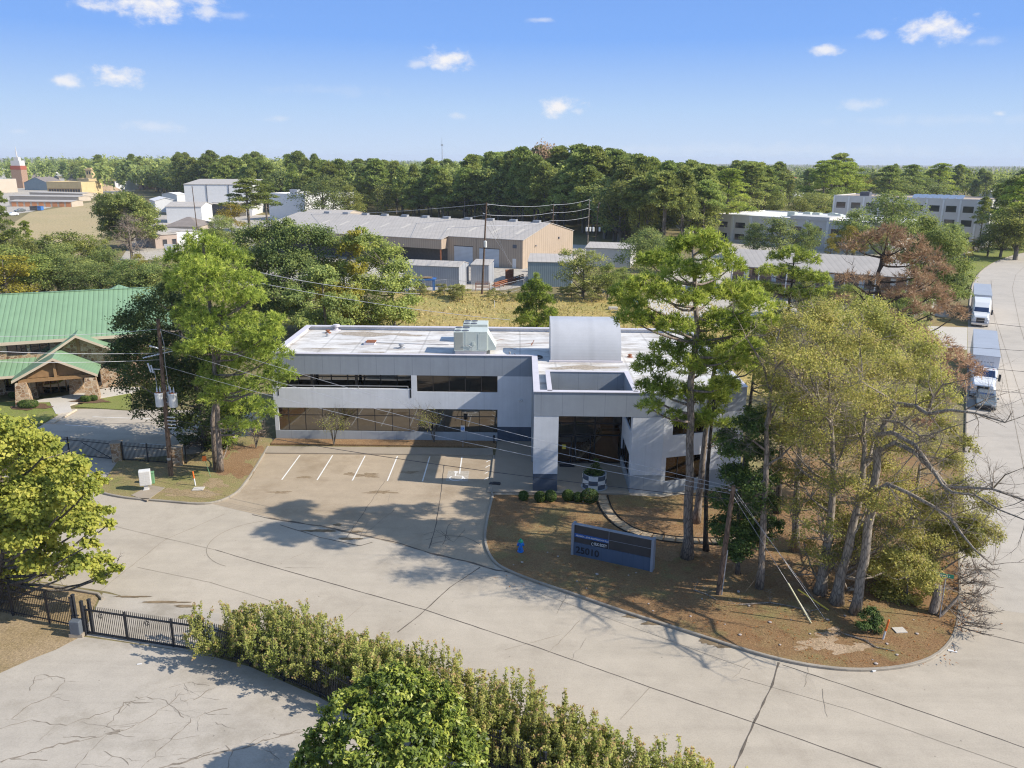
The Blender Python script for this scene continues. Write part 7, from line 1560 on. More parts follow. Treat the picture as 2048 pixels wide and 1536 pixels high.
g, h = hat(1082, 455, 283); KYO = Kind(proto_broad('autumn_tree', 470, 'rust', 'greybark', 3000, 0.035, 9, 0.3)); KYO.place(g.x, g.y + 30, h + 2.3, 0.62, 'orange brown treetop showing on the wood skyline')
def mass(name, pts, label, group=None, nper=150, seed=1, mat='far', size=0.085):
    """many crowns in one object"""
    rng = np.random.default_rng(seed); P, N, T = [], [], []
    for x, y, h in pts:
        n = nper; cz = h * rng.uniform(0.52, 0.62); rx = h * rng.uniform(0.15, 0.22); d = unit(rng.normal(size=(n, 3))); d[:, 2] = d[:, 2] * 0.9 + 0.12
        k = 9; cl = unit(rng.normal(size=(k, 3))); ci = rng.integers(0, k, n)
        q = np.array([x, y, cz]) + (cl[ci] * 0.62 + d * 0.42) * np.array([rx, rx, h - cz]) * rng.uniform(.75, 1.02, (n, 1))
        P.append(q); N.append(unit(d * 0.6 + rng.normal(size=(n, 3)) * 0.5 + np.array([0, 0, .3]) + SUNA * 0.6)); T.append(np.clip(0.45 + rng.normal() * 0.17 + rng.uniform(-.2, .2, k)[ci] + rng.normal(size=n) * 0.12, 0, 1))
    P = np.concatenate(P); N = np.concatenate(N); T = np.concatenate(T); n = len(P); sizes = np.repeat([p[2] for p in pts], nper)[:, None] * size
    a = unit(np.cross(N, rng.normal(size=(n, 3)))); b = np.cross(N, a); s = sizes * rng.uniform(.6, 1.3, (n, 1)) * 0.5
    V = np.stack([P - a * s, P + b * s * .7, P + a * s, P - b * s * .7], 1).reshape(-1, 3)
    o = npmesh(name, V, np.arange(4 * n).reshape(n, 4), L[mat], T); return props(o, label, 'wood', kind='stuff')
mass('forest', rest, 'rest of the woods filling in behind the front trees', nper=170, seed=2, size=0.07)
pts = []
rq = random.Random(12)
for _ in range(6500):      # far woods out to the horizon
    d = 620 * math.exp(rq.random() * 2.1); a = math.radians(rq.uniform(-40, 42)); x, y = d * math.sin(a), d * math.cos(a)
    px, _p = sight(x, y, 0)
    if 1650 < px < 2060 and d < 900: continue
    if px < 190 and d < 760: continue
    pts.append((x, y, rq.uniform(11, 21) if px > 1400 else rq.uniform(15, 25)))
mass('distant_forest', pts, 'far woods running out to the horizon', nper=64, seed=4, size=0.11, mat='deep')

rng = np.random.default_rng(77); n = 15000      # rough grass standing in the golden field
gx = rng.uniform(-23, 34, n); gy = rng.uniform(80, 149, n); P = np.stack([gx, gy, np.zeros(n)], 1); hh = rng.uniform(0.06, 0.28, (n, 1)) * (0.55 + 0.6 * (np.sin(gx * .35 + 1) * np.sin(gy * .22) > -0.1))[:, None]
an = rng.uniform(0, 6.28, n); d = np.stack([np.cos(an), np.sin(an), np.zeros(n)], 1) * rng.uniform(0.04, 0.16, (n, 1)); tip = np.array([0, 0, 1.0]) * hh + rng.normal(size=(n, 3)) * 0.16
V = np.stack([P - d, P + d, P + tip + d * .5, P + tip - d * .5], 1).reshape(-1, 3); props(npmesh('field_grass', V, np.arange(4 * n).reshape(n, 4), L['grasses'], np.clip(0.6 + rng.normal(size=n) * 0.22 + 0.2 * np.sin(gx * .2) * np.cos(gy * .17), 0, 1)), 'rough golden grass standing in the field behind the office', 'grass', kind='stuff')
# ------------------------------------------------------------------ the green roofed stone building
U = Vector((0.9228, 0.3853)); GA = math.atan2(U.y, U.x)
O0 = Vector((-48.5, 81.9)); SFm = (tuple(O0), tuple(U))          # u along the front, w into the building
GB = thing('stone_building', 'rough stone building with green standing seam roofs and gabled entrance canopy', 'building', (O0.x, O0.y, 0))
RG = greenroof(GA); RG2 = greenroof(GA + PI / 2)
U0, U1 = -26.0, 10.4
m = MB(); m.fr(SFm, U0, U1, 0, 0.4, 0, 5.9); m.fr(SFm, U1 - 0.4, U1, 0.4, 15.6, 0, 5.9); m.fr(SFm, U0, U0 + 0.4, 0.4, 15.6, 0, 5.9); m.fr(SFm, U0, U1, 15.6, 16, 0, 5.9); m.build('stone_wall', M['stone'], GB)
def slab(mb, F, pts, th=0.14):
    """roof plane given by 4 (u,w,z) corners, with thickness"""
    Oo, u = F; w = (-u[1], u[0]); P = []
    for dz in (0, -th):
        for a, b, z in pts: P.append((Oo[0] + u[0] * a + w[0] * b, Oo[1] + u[1] * a + w[1] * b, z + dz))
    n = len(pts); mb.add(P, [tuple(range(n)), tuple(range(n, 2 * n))[::-1]] + [(i, n + i, n + (i + 1) % n, (i + 1) % n) for i in range(n)])
RZ, EZ, OVH = 9.35, 5.98, 0.75
m = MB(); slab(m, SFm, [(U0 - .6, -OVH, EZ - .3), (U1 + .6, -OVH, EZ - .3), (U1 + .6, 8, RZ), (U0 - .6, 8, RZ)]); slab(m, SFm, [(U1 + .6, 16.75, EZ - .3), (U0 - .6, 16.75, EZ - .3), (U0 - .6, 8.001, RZ), (U1 + .6, 8.001, RZ)])
r_ = m.build('roof', RG, GB)
m = MB(); m.fr(SFm, U0 - .62, U1 + .62, -OVH - 0.05, -OVH + 0.01, EZ - 0.62, EZ - 0.30); m.build('fascia', M['cedar'], r_)
m = MB(); m.fr(SFm, U0 - .6, U1 + .6, 7.85, 8.15, RZ - 0.02, RZ + 0.06); m.build('ridge_cap', RG, r_)
m = MB(); m.frp(SFm, [(U1, 0, 5.9), (U1, 16, 5.9), (U1, 8, 9.2)]); m.build('gable_wall', M['stone'], GB)
for u in (-17.0, -14.8, -11.3):
    m = MB(); p = (O0.x + U.x * u - U.y * 7.6, O0.y + U.y * u + U.x * 7.6); m.lathe((p[0], p[1], RZ - 0.1), [(0.1, 0), (0.1, 0.35), (0.2, 0.4), (0.2, 0.55), (0.02, 0.6)], 8); m.build('roof_vent', M['white'], r_)
# the little hip roof showing behind the ridge
m = MB(); c = AY(237, 569, 99.0); cz = c.z; b = [(c.x + U.x * a - U.y * w_, c.y + U.y * a + U.x * w_, cz - 1.5) for a, w_ in ((-2.7, -2.7), (2.7, -2.7), (2.7, 2.7), (-2.7, 2.7))]
m.add(b + [(c.x, c.y, cz)], [(0, 1, 4), (1, 2, 4), (2, 3, 4), (3, 0, 4)]); m.build('cupola_roof', RG, GB)
m = MB(); m.box((c.x, c.y, cz / 2 - 0.8), (4.6, 4.6, cz - 1.7), GA); m.build('cupola_wall', M['stone'], GB)
def swindow(F, u0, u1, z0, z1, parent, n=2, w=-0.02):
    mb = MB()
    for u in np.linspace(u0, u1, n + 1): mb.fr(F, u - .04, u + .04, w - .06, w + .04, z0, z1)
    for z in (z0, z1): mb.fr(F, u0, u1, w - .055, w + .035, z - .04, z + .04)
    f = mb.build('window', M['frameblk'], parent); g = MB(); g.frp(F, [(u0, w - 0.01, z0), (u1, w - 0.01, z0), (u1, w - 0.01, z1), (u0, w - 0.01, z1)]); g.build('pane', M['bronze2'], f)
swindow(SFm, -4.9, -3.2, 4.2, 5.45, GB); swindow(SFm, -2.8, -1.1, 4.2, 5.45, GB); swindow(SFm, -9.5, -7.8, 4.2, 5.45, GB)
swindow(SFm, 3.5, 5.6, 0.5, 2.6, GB, 2)
# lean-to roof at left with posts
m = MB(); slab(m, SFm, [(U0, -3.4, 2.75), (-2.4, -3.4, 2.75), (-2.4, -0.01, 3.75), (U0, -0.01, 3.75)]); l_ = m.build('porch_roof', RG, GB)
m = MB(); m.fr(SFm, U0, -2.4, -3.47, -3.41, 2.5, 2.76); m.build('fascia', M['cedar'], l_)
for u in (-2.9, -6.0, -9.2): m = MB(); m.fr(SFm, u - .1, u + .1, -3.3, -3.1, 0.1, 2.6); m.build('porch_post', M['cedar'], GB)
swindow(SFm, -5.6, -3.4, 0.4, 2.4, GB, 2); swindow(SFm, -8.8, -6.6, 0.4, 2.4, GB, 2)
# entrance gables: the tall one against the house, the canopy before it
def gable(u0, uc, u1, w0, w1, ze, zr, fas=True, nm='gable_roof'):
    mb = MB(); slab(mb, SFm, [(u0, w0, ze), (uc, w0, zr), (uc, w1, zr), (u0, w1, ze)][::-1]); slab(mb, SFm, [(uc, w0, zr + .001), (u1, w0, ze), (u1, w1, ze), (uc, w1, zr + .001)][::-1])
    r = mb.build(nm, RG2, GB)
    if fas:
        mb = MB()
        for a, b in (((u0, ze), (uc, zr)), ((uc, zr), (u1, ze))):
            slab(mb, SFm, [(a[0], w0 - 0.05, a[1] - 0.02), (b[0], w0 - 0.05, b[1] - 0.02), (b[0], w0 - 0.002, b[1] - 0.02), (a[0], w0 - 0.002, a[1] - 0.02)], 0.26)
        mb.build('fascia', M['cedar'], r)
    return r
def uw(p):  # world -> frame
    d = Vector((p[0], p[1])) - O0; return d.x * U.x + d.y * U.y, -d.x * U.y + d.y * U.x
cl = uw(G2(22, 762, 2.75)); cr = uw(G2(195, 748, 2.75)); cu0, cu1 = cl[0], cr[0]; cw = (cl[1] + cr[1]) / 2; cuc = (cu0 + cu1) / 2
gable(cu0, cuc, cu1, cw, -0.6, 2.75, 4.75, nm='canopy_roof')
gable(cu0 + 1.6, cuc + 1.9, cu1 + 3.4, -2.4, 3.0, 3.6, 6.3)
m = MB(); m.frp(SFm, [(cuc - 2.9, -1.2, 0.1), (cu1 + 2.6, -1.2, 0.1), (cu1 + 2.6, -1.2, 3.9), (cuc + 1.9, -1.2, 6.05), (cuc - 2.6, -1.2, 3.4)]); m.build('gable_wall', M['stone'], GB)
m = MB(); m.fr(SFm, cu0 + 0.5, cu1 - 0.5, cw + 0.35, cw + 0.6, 2.35, 2.68); m.fr(SFm, cuc - 0.12, cuc + 0.12, cw + 0.38, cw + 0.57, 2.68, 4.5); m.fr(SFm, cuc + 1.75, cuc + 2.05, -1.35, -1.22, 3.3, 5.9); m.build('timber_beam', M['beam'], GB)
m = MB(); m.frp(SFm, [(cu0 + 1.0, cw + 0.7, 2.7), (cu1 - 1.0, cw + 0.7, 2.7), (cuc, cw + 0.7, 4.55)]); m.build('gable_boarding', M['beam'], GB)
for u, w_ in ((cu0 + 0.75, cw + 0.5), (cu1 - 0.75, cw + 0.5), (cuc + 1.35, -1.9), (cu0 + 0.9, -1.9)):
    m = MB(); a = 0.62; Oo, uu = SFm; ww = (-uu[1], uu[0]); P = []
    for z, s_ in ((0.0, 0.72), (2.4, 0.48)):
        for x, y in ((-s_, -s_), (s_, -s_), (s_, s_), (-s_, s_)): P.append((Oo[0] + uu[0] * (u + x) + ww[0] * (w_ + y), Oo[1] + uu[1] * (u + x) + ww[1] * (w_ + y), z))
    m.add(P, [(4, 5, 6, 7), (0, 1, 5, 4), (1, 2, 6, 5), (2, 3, 7, 6), (3, 0, 4, 7)]); m.build('stone_column', M['stone'], GB)
m = MB()
for u in np.linspace(cuc - 1.9, cuc + 1.0, 5): m.fr(SFm, u - .05, u + .05, -1.32, -1.22, 0.13, 2.4)
m.fr(SFm, cuc - 1.9, cuc + 1.0, -1.315, -1.225, 2.35, 2.45); d_ = m.build('entrance_door', M['beam'], GB)
g = MB(); g.frp(SFm, [(cuc - 1.9, -1.26, 0.13), (cuc + 1.0, -1.26, 0.13), (cuc + 1.0, -1.26, 2.4), (cuc - 1.9, -1.26, 2.4)]); g.build('pane', M['bronze2'], d_)
swindow(SFm, cuc + 2.0, cuc + 3.6, 0.5, 2.5, GB, 1, -1.24)
p = G(150, 779, 0.14); m = MB(); m.box((p.x, p.y, 0.15), (1.5, 0.9, 0.02), GA); solo('doormat', m, M['black'], 'dark doormat at the stone building entrance', 'doormat')
for a, b, lab in (((128, 836), (153, 822), 'longer tan wheel stop by the front lawn'), ((105, 848), (118, 841), 'shorter tan wheel stop nearer the swing gate')):
    p, q = G(*a), G(*b); m = MB(); m.tube([(p.x, p.y, 0.1), (q.x, q.y, 0.1)], 0.11, 6); solo('wheel_stop', m, M['cedar'], lab, 'wheel stop', 'wheel stops of the stone lot')

# ------------------------------------------------------------------ buildings further off
def shed(name, label, A, B, depth, h, wall='offwhite', roof='roofgrey', kind='gable', rise=1.2, wins=(), doors=(), side_w=(), ov=0.25, para=0.0, cat='building', ridge_u=True, lmat='paneglass', dmat='rollup', z0=0.0):
    """A,B: ends of the front wall; wins/doors (u0,u1,z0,z1) on the front; side_w on the right hand end wall"""
    A, B = Vector(A[:2]), Vector(B[:2]); u = (B - A).normalized(); Ln = (B - A).length; F = (tuple(A), tuple(u)); t = thing(name, label, cat, (A.x, A.y, z0))
    m = MB()
    m.fr(F, 0, Ln, 0, depth, z0, z0 + h)
    if kind == 'gable':
        if ridge_u:
            for uu in (0.0, Ln): m.frp(F, [(uu, 0, z0 + h), (uu, depth, z0 + h), (uu, depth / 2, z0 + h + rise)])
        else:
            for ww in (0.0, depth): m.frp(F, [(0, ww, z0 + h), (Ln, ww, z0 + h), (Ln / 2, ww, z0 + h + rise)])
    m.build('wall', M[wall], t)
    m = MB(); H = z0 + h + 0.02; o = ov
    if kind == 'gable' and ridge_u:
        e = rise * o / (depth / 2); slab(m, F, [(-o, -o, H - e), (Ln + o, -o, H - e), (Ln + o, depth / 2, H + rise), (-o, depth / 2, H + rise)], 0.12); slab(m, F, [(Ln + o, depth + o, H - e), (-o, depth + o, H - e), (-o, depth / 2 + .001, H + rise), (Ln + o, depth / 2 + .001, H + rise)], 0.12)
    elif kind == 'gable':
        e = rise * o / (Ln / 2); slab(m, F, [(-o, -o, H - e), (Ln / 2, -o, H + rise), (Ln / 2, depth + o, H + rise), (-o, depth + o, H - e)][::-1], 0.12); slab(m, F, [(Ln / 2 + .001, -o, H + rise), (Ln + o, -o, H - e), (Ln + o, depth + o, H - e), (Ln / 2 + .001, depth + o, H + rise)][::-1], 0.12)
    elif kind == 'mono': slab(m, F, [(-o, -o, H), (Ln + o, -o, H), (Ln + o, depth + o, H + rise), (-o, depth + o, H + rise)], 0.12)
    elif kind == 'hip':
        q = min(depth / 2, Ln / 2.2); c = [(-o, -o, H), (Ln + o, -o, H), (Ln + o, depth + o, H), (-o, depth + o, H), (q, depth / 2, H + rise), (Ln - q, depth / 2, H + rise)]
        Oo = A; wv = (-u.y, u.x); P = [(Oo.x + u.x * a + wv[0] * b, Oo.y + u.y * a + wv[1] * b, z) for a, b, z in c]; m.add(P, [(0, 1, 5, 4), (1, 2, 5), (2, 3, 4, 5), (3, 0, 4), (3, 2, 1, 0)])
    else:
        m.fr(F, 0.25, Ln - 0.25, 0.25, depth - 0.25, z0 + h, z0 + h + 0.05)
    r = m.build('roof', M[roof], t)
    if para:
        m = MB(); pz_ = z0 + h + para; m.fr(F, 0, Ln, -0.02, 0.25, z0 + h, pz_); m.fr(F, 0, Ln, depth - 0.25, depth, z0 + h, pz_); m.fr(F, 0.002, 0.25, 0.25, depth - 0.25, z0 + h, pz_); m.fr(F, Ln - 0.25, Ln, 0.25, depth - 0.25, z0 + h, pz_); m.build('parapet', M[wall], r)
    FS = ((A.x + u.x * Ln, A.y + u.y * Ln), (-u.y, u.x))
    for FF, lst in ((F, wins), (FS, side_w)):
        for a, b, c, d in lst:
            m = MB(); m.fr(FF, a - .08, b + .08, -0.06, -0.004, c - .08, c); m.fr(FF, a - .08, b + .08, -0.06, -0.004, d, d + .08); m.fr(FF, a - .08, a, -0.06, -0.004, c, d); m.fr(FF, b, b + .08, -0.06, -0.004, c, d); f = m.build('window', M[wall], t)
            m = MB(); m.frp(FF, [(a, -0.01, c), (b, -0.01, c), (b, -0.01, d), (a, -0.01, d)]); m.build('pane', M[lmat], f)
    for a, b, c, d in doors: m = MB(); m.fr(F, a, b, -0.05, -0.004, c, d); m.build('door', M[dmat], t)
    return t, F, FS
def boxes_on(t, name, mat, lst, F=None):
    for (u0, u1, w0, w1, z0, z1) in lst: m = MB(); m.fr(F, u0, u1, w0, w1, z0, z1); m.build(name, M[mat], t)
# tan warehouse: long gable roof, recessed bay with two roll-up doors, overhanging left part
WA = Vector(G2(898, 471, 6.7)); WB = Vector(G2(1046, 479, 6.7)); wu = (WB - WA).normalized()
t, F, FS = shed('tan_warehouse', 'long tan metal warehouse with pale gable roof and two white roll-up doors', tuple(WA), tuple(WB), 30.5, 6.6, 'tanmetal', 'roofgrey', 'gable', 2.9, ov=0.2)
WL_ = (WB - WA).length
boxes_on(t, 'roll_up_door', 'rollup', [(1.4, 6.4, -0.05, -0.004, 0, 4.3), (8.2, 13.4, -0.05, -0.004, 0, 4.1)], F); boxes_on(t, 'side_door', 'white', [(WL_ - 2.6, WL_ - 1.7, -0.05, -0.004, 0, 2.2)], F)
boxes_on(t, 'wall_vent', 'fan', [(WL_ - 2.6, WL_ - 1.6, -0.06, -0.004, 4.6, 5.4)], F); boxes_on(t, 'door_frame', 'black', [(1.3, 6.5, -0.045, -0.003, 4.31, 4.45), (8.1, 13.5, -0.045, -0.003, 4.11, 4.25)], F)
m = MB()
for u in (7.3, WL_ - 0.15): m.fr(F, u - 0.1, u + 0.1, -0.12, -0.01, 0, 6.55)
m.build('downpipe', M['tanmetal'], t)
m = MB(); m.fr(F, -58, 0, 0.02, 30.5, 0, 6.58); m.fr(F, -58, -0.4, -2.9, 0.01, 3.7, 6.0); m.fr(F, -58, -57.6, -2.9, 0, 0, 3.7); m.build('wall', M['tanmetal'], t)
m = MB(); e = 2.9 / 15.25; slab(m, F, [(-58.2, -3.1, 6.63 - 3.1 * e), (-0.22, -3.1, 6.63 - 3.1 * e), (-0.22, 15.25, 9.525), (-58.2, 15.25, 9.525)], 0.12); slab(m, F, [(-0.25, 30.7, 6.6), (-58.2, 30.7, 6.6), (-58.2, 15.26, 9.52), (-0.25, 15.26, 9.52)], 0.12); m.build('roof', M['roofgrey'], t)
m = MB(); m.fr(F, -56, -0.5, -0.3, 0.019, 0, 3.6); m.build('shaded_bay', M['asphaltdark'], t)  # dark panel stands in for the shade under the overhang
m = MB(); m.fr(F, -0.9, -0.65, -2.85, -2.6, 0, 3.7); m.build('red_column', M['rust'], t)
for i in range(11): u = WL_ - 3 - i * 6.4; m = MB(); m.fr(F, u - 1.4, u + 0.4, 14.7, 15.8, 9.4, 9.95); m.build('ridge_vent', M['steel'], t)
for i in range(10): u = WL_ - 4.2 - i * 6.4; m = MB(); slab(m, F, [(u, 4.2, 6.62 + 4.2 * 0.19 + 0.02), (u + .7, 4.2, 6.62 + 4.2 * 0.19 + 0.02), (u + 0.7, 8.6, 6.62 + 8.6 * 0.19 + 0.02), (u, 8.6, 6.62 + 8.6 * 0.19 + 0.02)], 0.02); m.build('skylight_strip', M['paleconc'], t)
boxes_on(t, 'wall_lamp', 'fan', [(6.5, 6.9, -0.4, -0.01, 4.6, 4.8), (20.5, 20.8, -0.3, -0.01, 5.2, 5.7)], FS)
# sheds and yard things before it
SA1, SB1 = G2(806, 529, 4.15), G2(918, 532, 4.2)
shed('grey_shed', 'long low grey metal shed before the tan warehouse', SA1, (-12.0, 154.9), 6.6, 4.1, 'greymetal', 'roofgrey', 'gable', 0.7, ov=0.1)
shed('grey_shed', 'small square grey metal shed right of the long one', (-10.0, 159.6), (-6.4, 159.0), 5.2, 4.0, 'greymetal', 'roofgrey', 'mono', 0.5, ov=0.08)
shed('blue_shed', 'blue grey metal shed half hidden behind leafy tree', G2(1056, 522, 5.0), (10.0, 157.2), 13.0, 4.9, 'bluegrey', 'roofgrey', 'gable', 0.9, ov=0.1)
shed('flat_building', 'small pale roofed building right of the transformer poles', G2(1172, 494, 4.5), G2(1262, 497, 4.5), 14, 4.4, 'offwhite', 'roofgrey', 'gable', 0.7)
t = thing('storage_rack', 'blue steel rack topped with timber, left of long shed', 'rack', (-19.5, 149.6, 0))
for x in (-21.4, -18.9, -16.4):
    for y in (149.0, 151.2): m = MB(); m.bx(x - .1, x + .1, y - .1, y + .1, 0, 2.3); m.build('leg', M['blueframe'], t)
m = MB(); m.bx(-21.8, -16.0, 148.8, 149.1, 2.3, 2.55); m.bx(-21.8, -16.0, 151.0, 151.3, 2.3, 2.55); m.bx(-21.8, -16.0, 149.1, 151.0, 2.35, 2.45); m.build('deck', M['blueframe'], t)
rk = random.Random(6); m = MB()
for i in range(22): m.box((rk.uniform(-19.8, -18), rk.uniform(149.2, 151), 2.55 + rk.uniform(0, 0.25)), (rk.uniform(2, 4), 0.16, 0.12), rk.uniform(-.12, .12))
solo('timber_stack', m, M['wood'], 'loose timber lying on the blue steel rack', 'timber')
t = thing('rust_rack', 'rust brown steel frame rack along the yard fence', 'rack', (-2.2, 157.5, 0)); m = MB()
RA, RB = Vector((-5.0, 153.4)), Vector((0.5, 166.5))
for i in range(8):
    p = lerp(RA, RB, i / 7); m.box((p.x, p.y, 0.65), (0.14, 0.14, 1.3))
for z in (0.5, 0.85, 1.2): m.tube([(RA.x, RA.y, z), (RB.x, RB.y, z)], 0.11, 4)
m.build('frame', M['rust'], t)
t = thing('angle_iron_stand', 'rusty angle iron frame beside the wooden pole', 'frame', (-8.0, 152.5, 0)); m = MB()
for x, y in ((-8.6, 151.8), (-7.4, 151.8), (-8.6, 153.2), (-7.4, 153.2), (-6.0, 152.4)): m.bx(x - .05, x + .05, y - .05, y + .05, 0, 1.5)
for z in (0.6, 1.1, 1.45): m.bx(-8.6, -6.0, 151.76, 151.84, z, z + .08); m.bx(-8.6, -6.0, 153.16, 153.24, z, z + .08)
m.build('frame', M['rust'], t)
m = MB(); m.box((-2.4, 168.5, 1.0), (1.9, 0.2, 1.9), 0.5); m.box((-2.4, 168.7, 1.0), (0.2, 1.2, 0.2), 0.5); solo('rust_plate', m, M['rust'], 'rusty steel plate standing in the warehouse yard', 'plate')
m = MB()
for i in range(9): m.tube([(-5.6 + 0.16 * i, 157.5 + 0.5 * i, 0.15 + 0.18 * (i % 3)), (-1.8 + 0.16 * i, 160.0 + 0.7 * i, 0.15 + 0.18 * (i % 3))], 0.12, 6)
solo('pipe_stack', m, M['rust'], 'rusty pipes piled in the warehouse yard behind the rack', 'pipes')
m = MB(); m.box((2.6, 180, 0.5), (1.8, 1, 0.9)); m.box((2.6, 180, 1.05), (2.0, 1.2, 0.12)); solo('tan_crate', m, M['tanwall'], 'tan crate against the warehouse wall by small door', 'crate')
t = thing('chainlink_fence', 'chain link fence along the near edge of warehouse yard', 'fence', (-15, 151.6, 0)); FP = [G2(*p) for p in ((835, 583), (893, 579), (918, 581), (946, 584), (1000, 590), (1047, 578), (1060, 560))]
m = MB()
for a, b in zip(FP[:-1], FP[1:]):
    m.tube([(*a, 1.9), (*b, 1.9)], 0.03, 4); m.tube([(*a, 0.1), (*b, 0.1)], 0.02, 4); n_ = max(1, int(math.hypot(b[0] - a[0], b[1] - a[1]) / 0.35))
    for i in range(n_):
        p, q = lerp(Vector(a), Vector(b), i / n_), lerp(Vector(a), Vector(b), (i + 1) / n_); m.tube([(p.x, p.y, 0.1), (q.x, q.y, 1.9)], 0.006, 3, False); m.tube([(p.x, p.y, 1.9), (q.x, q.y, 0.1)], 0.006, 3, False)
m.build('mesh_panel', M['steel'], t)
for p in FP: m = MB(); m.cyl(p, 0.04, 0, 2.0, 6); m.build('fence_post', M['steel'], t)
m = MB(); p = G(966, 562); q = G(989, 615); m.cyl((q.x, q.y), 0.05, 0, 1.2, 6); solo('survey_stake', m, M['white'], 'thin white stake standing in the golden field', 'stake')
p = G(1272, 606); m = MB(); m.box((p.x, p.y, 0.6), (0.9, 0.7, 1.2)); m.box((p.x, p.y, 1.25), (1.0, 0.8, 0.1)); solo('blue_bin', m, M['blueframe'], 'blue bin by the drive right of the field', 'bin')
p = G(1226, 619); m = MB(); m.box((p.x, p.y, 0.2), (1.5, 0.9, 0.4)); m.box((p.x, p.y, 0.42), (1.3, 0.7, 0.05)); solo('concrete_cap', m, M['paleconc'], 'pale concrete cap low in the field right of young pine', 'utility lid')
# poles behind
def pole2(base, top, label, r=0.17, bk='darkpole', tank=None, arms=0):
    p = G(*base); q = AY(*top, p.y); t = thing('utility_pole', label, 'utility pole', tuple(p)); m = MB(); m.tube([tuple(p), tuple(q)], [r, r * 0.65], 8); m.build('post', M[bk], t)
    for f, dx_ in tank or []:
        c = lerp(p, q, f); m = MB(); m.lathe((c.x + dx_, c.y - 0.25, c.z), [(0.1, -.05), (0.3, 0), (0.3, 1.1), (0.1, 1.2)], 10); m.build('transformer', M['tank'], t)
    for k in range(arms):
        c = lerp(p, q, 0.97 - 0.09 * k); m = MB(); m.tube([(c.x, c.y, c.z), (c.x + 0.55 * (-1) ** k, c.y - 0.1, c.z + 0.1)], 0.05, 5); m.build('insulator', M['insul'], t)
    return p, q
b1_, t1_ = pole2((964, 588), (973, 405), 'tall leaning dark pole at near edge of warehouse yard', 0.2, tank=[(0.52, 0.2)], arms=3)
b2_, t2_ = pole2((1103, 512), (1107, 408), 'thin dark pole before the warehouse gable end', 0.18, arms=3)
b3_, t3_ = pole2((1175, 498), (1179, 398), 'pale pole with three transformers beside the wood', 0.16, 'deadwood', [(0.36, -0.5), (0.36, 0.5), (0.36, 1.4)], 3)
b4_, t4_ = pole2((1190, 492), (1198, 404), 'brown pole with transformer right of the pale pole', 0.16, 'pole', [(0.34, 0.9)], 2)
pole2((398, 490), (384, 372), 'thin leaning pole before the white metal sheds', 0.15, arms=1)
pole2((589, 425), (583, 375), 'thin dark pole before the white flat building', 0.15, tank=[(0.7, -0.5)])
pole2((1456, 424), (1458, 388), 'thin far pole with cross wires left of white office', 0.2, arms=3); pole2((1508, 422), (1511, 390), 'second thin far pole near the white office', 0.2, arms=2)
for i in range(3):
    f = 0.985 - 0.115 * i; a = lerp(b1_, t1_, f); b = lerp(b2_, t2_, 0.99 - 0.15 * i); c = lerp(b3_, t3_, 0.99 - 0.17 * i)
    nm = ('top', 'middle', 'lowest')[i]
    wire(a, b, 0.5, '%s wire between the leaning dark pole and gable pole' % nm, 0.035, 'wire'); wire(b, c, 0.4, '%s wire from the gable pole to transformer poles' % nm, 0.035, 'wire')
    wire(a, AY(*((600, 428), (780, 447), (850, 450))[i], 235 + 10 * i), 0.6, '%s wire running left over the warehouse from leaning pole' % nm, 0.035, 'wire')
for i, e in enumerate(((1018, 528), (1022, 530), (1026, 533))): wire(lerp(b1_, t1_, 0.97 - .1 * i), G(*e, 1.0), 0, ('left', 'middle', 'right')[i] + ' guy wire slanting from leaning dark pole to yard', 0.03, 'wire')
wire(AY(520, 545, 92), AY(840, 588, 92), 0.4, 'thin double cable low across the grove behind office', 0.03, 'wire'); wire(AY(520, 566, 90), AY(1020, 640, 90), 0.4, 'long faint cable sloping down across the grove to rear parapet', 0.025, 'wire')
# brick apartments with long metal roof
AA, AB = Vector(G2(1455, 529, 5.4)), Vector(G2(1768, 576, 5.4)); au = (AB - AA).normalized(); AL = (AB - AA).length
AA = Vector((39.6, 151.5)); AB = Vector((66.5, 136.5)); AL = (AB - AA).length
t, F, FS = shed('apartment_block', 'brown brick two storey block with long ribbed metal roof', tuple(AA), tuple(AB), 13, 5.6, 'brick', 'roofgrey', 'gable', 2.2, wins=[(4 + 5 * i, 5.4 + 5 * i, 3.6, 4.9) for i in range(5)] + [(1.2 + 5 * i, 2.6 + 5 * i, 0.8, 2.1) for i in range(6)], ov=0.7)
for i in range(6): boxes_on(t, 'apartment_door', 'white', [(2.5 + 5 * i, 3.4 + 5 * i, -0.05, -0.004, 2.9, 5.0)], F)
m = MB(); m.fr(F, 0.5, AL - 0.5, -1.5, -0.01, 2.65, 2.85); g_ = m.build('gallery', M['walk'], t)
m = MB(); m.fr(F, 0.5, AL - 0.5, -1.5, -1.45, 3.75, 3.82)
for i in range(90): u = 0.5 + (AL - 1) * i / 89; m.fr(F, u - .015, u + .015, -1.49, -1.46, 2.85, 3.75)
m.build('railing', M['black'], g_)
for i in range(7): u = 0.6 + (AL - 1.2) * i / 6; m = MB(); m.fr(F, u - .1, u + .1, -1.5, -1.3, 0, 5.5); m.build('gallery_post', M['white'], t)
p = G(1426, 602); m = MB()
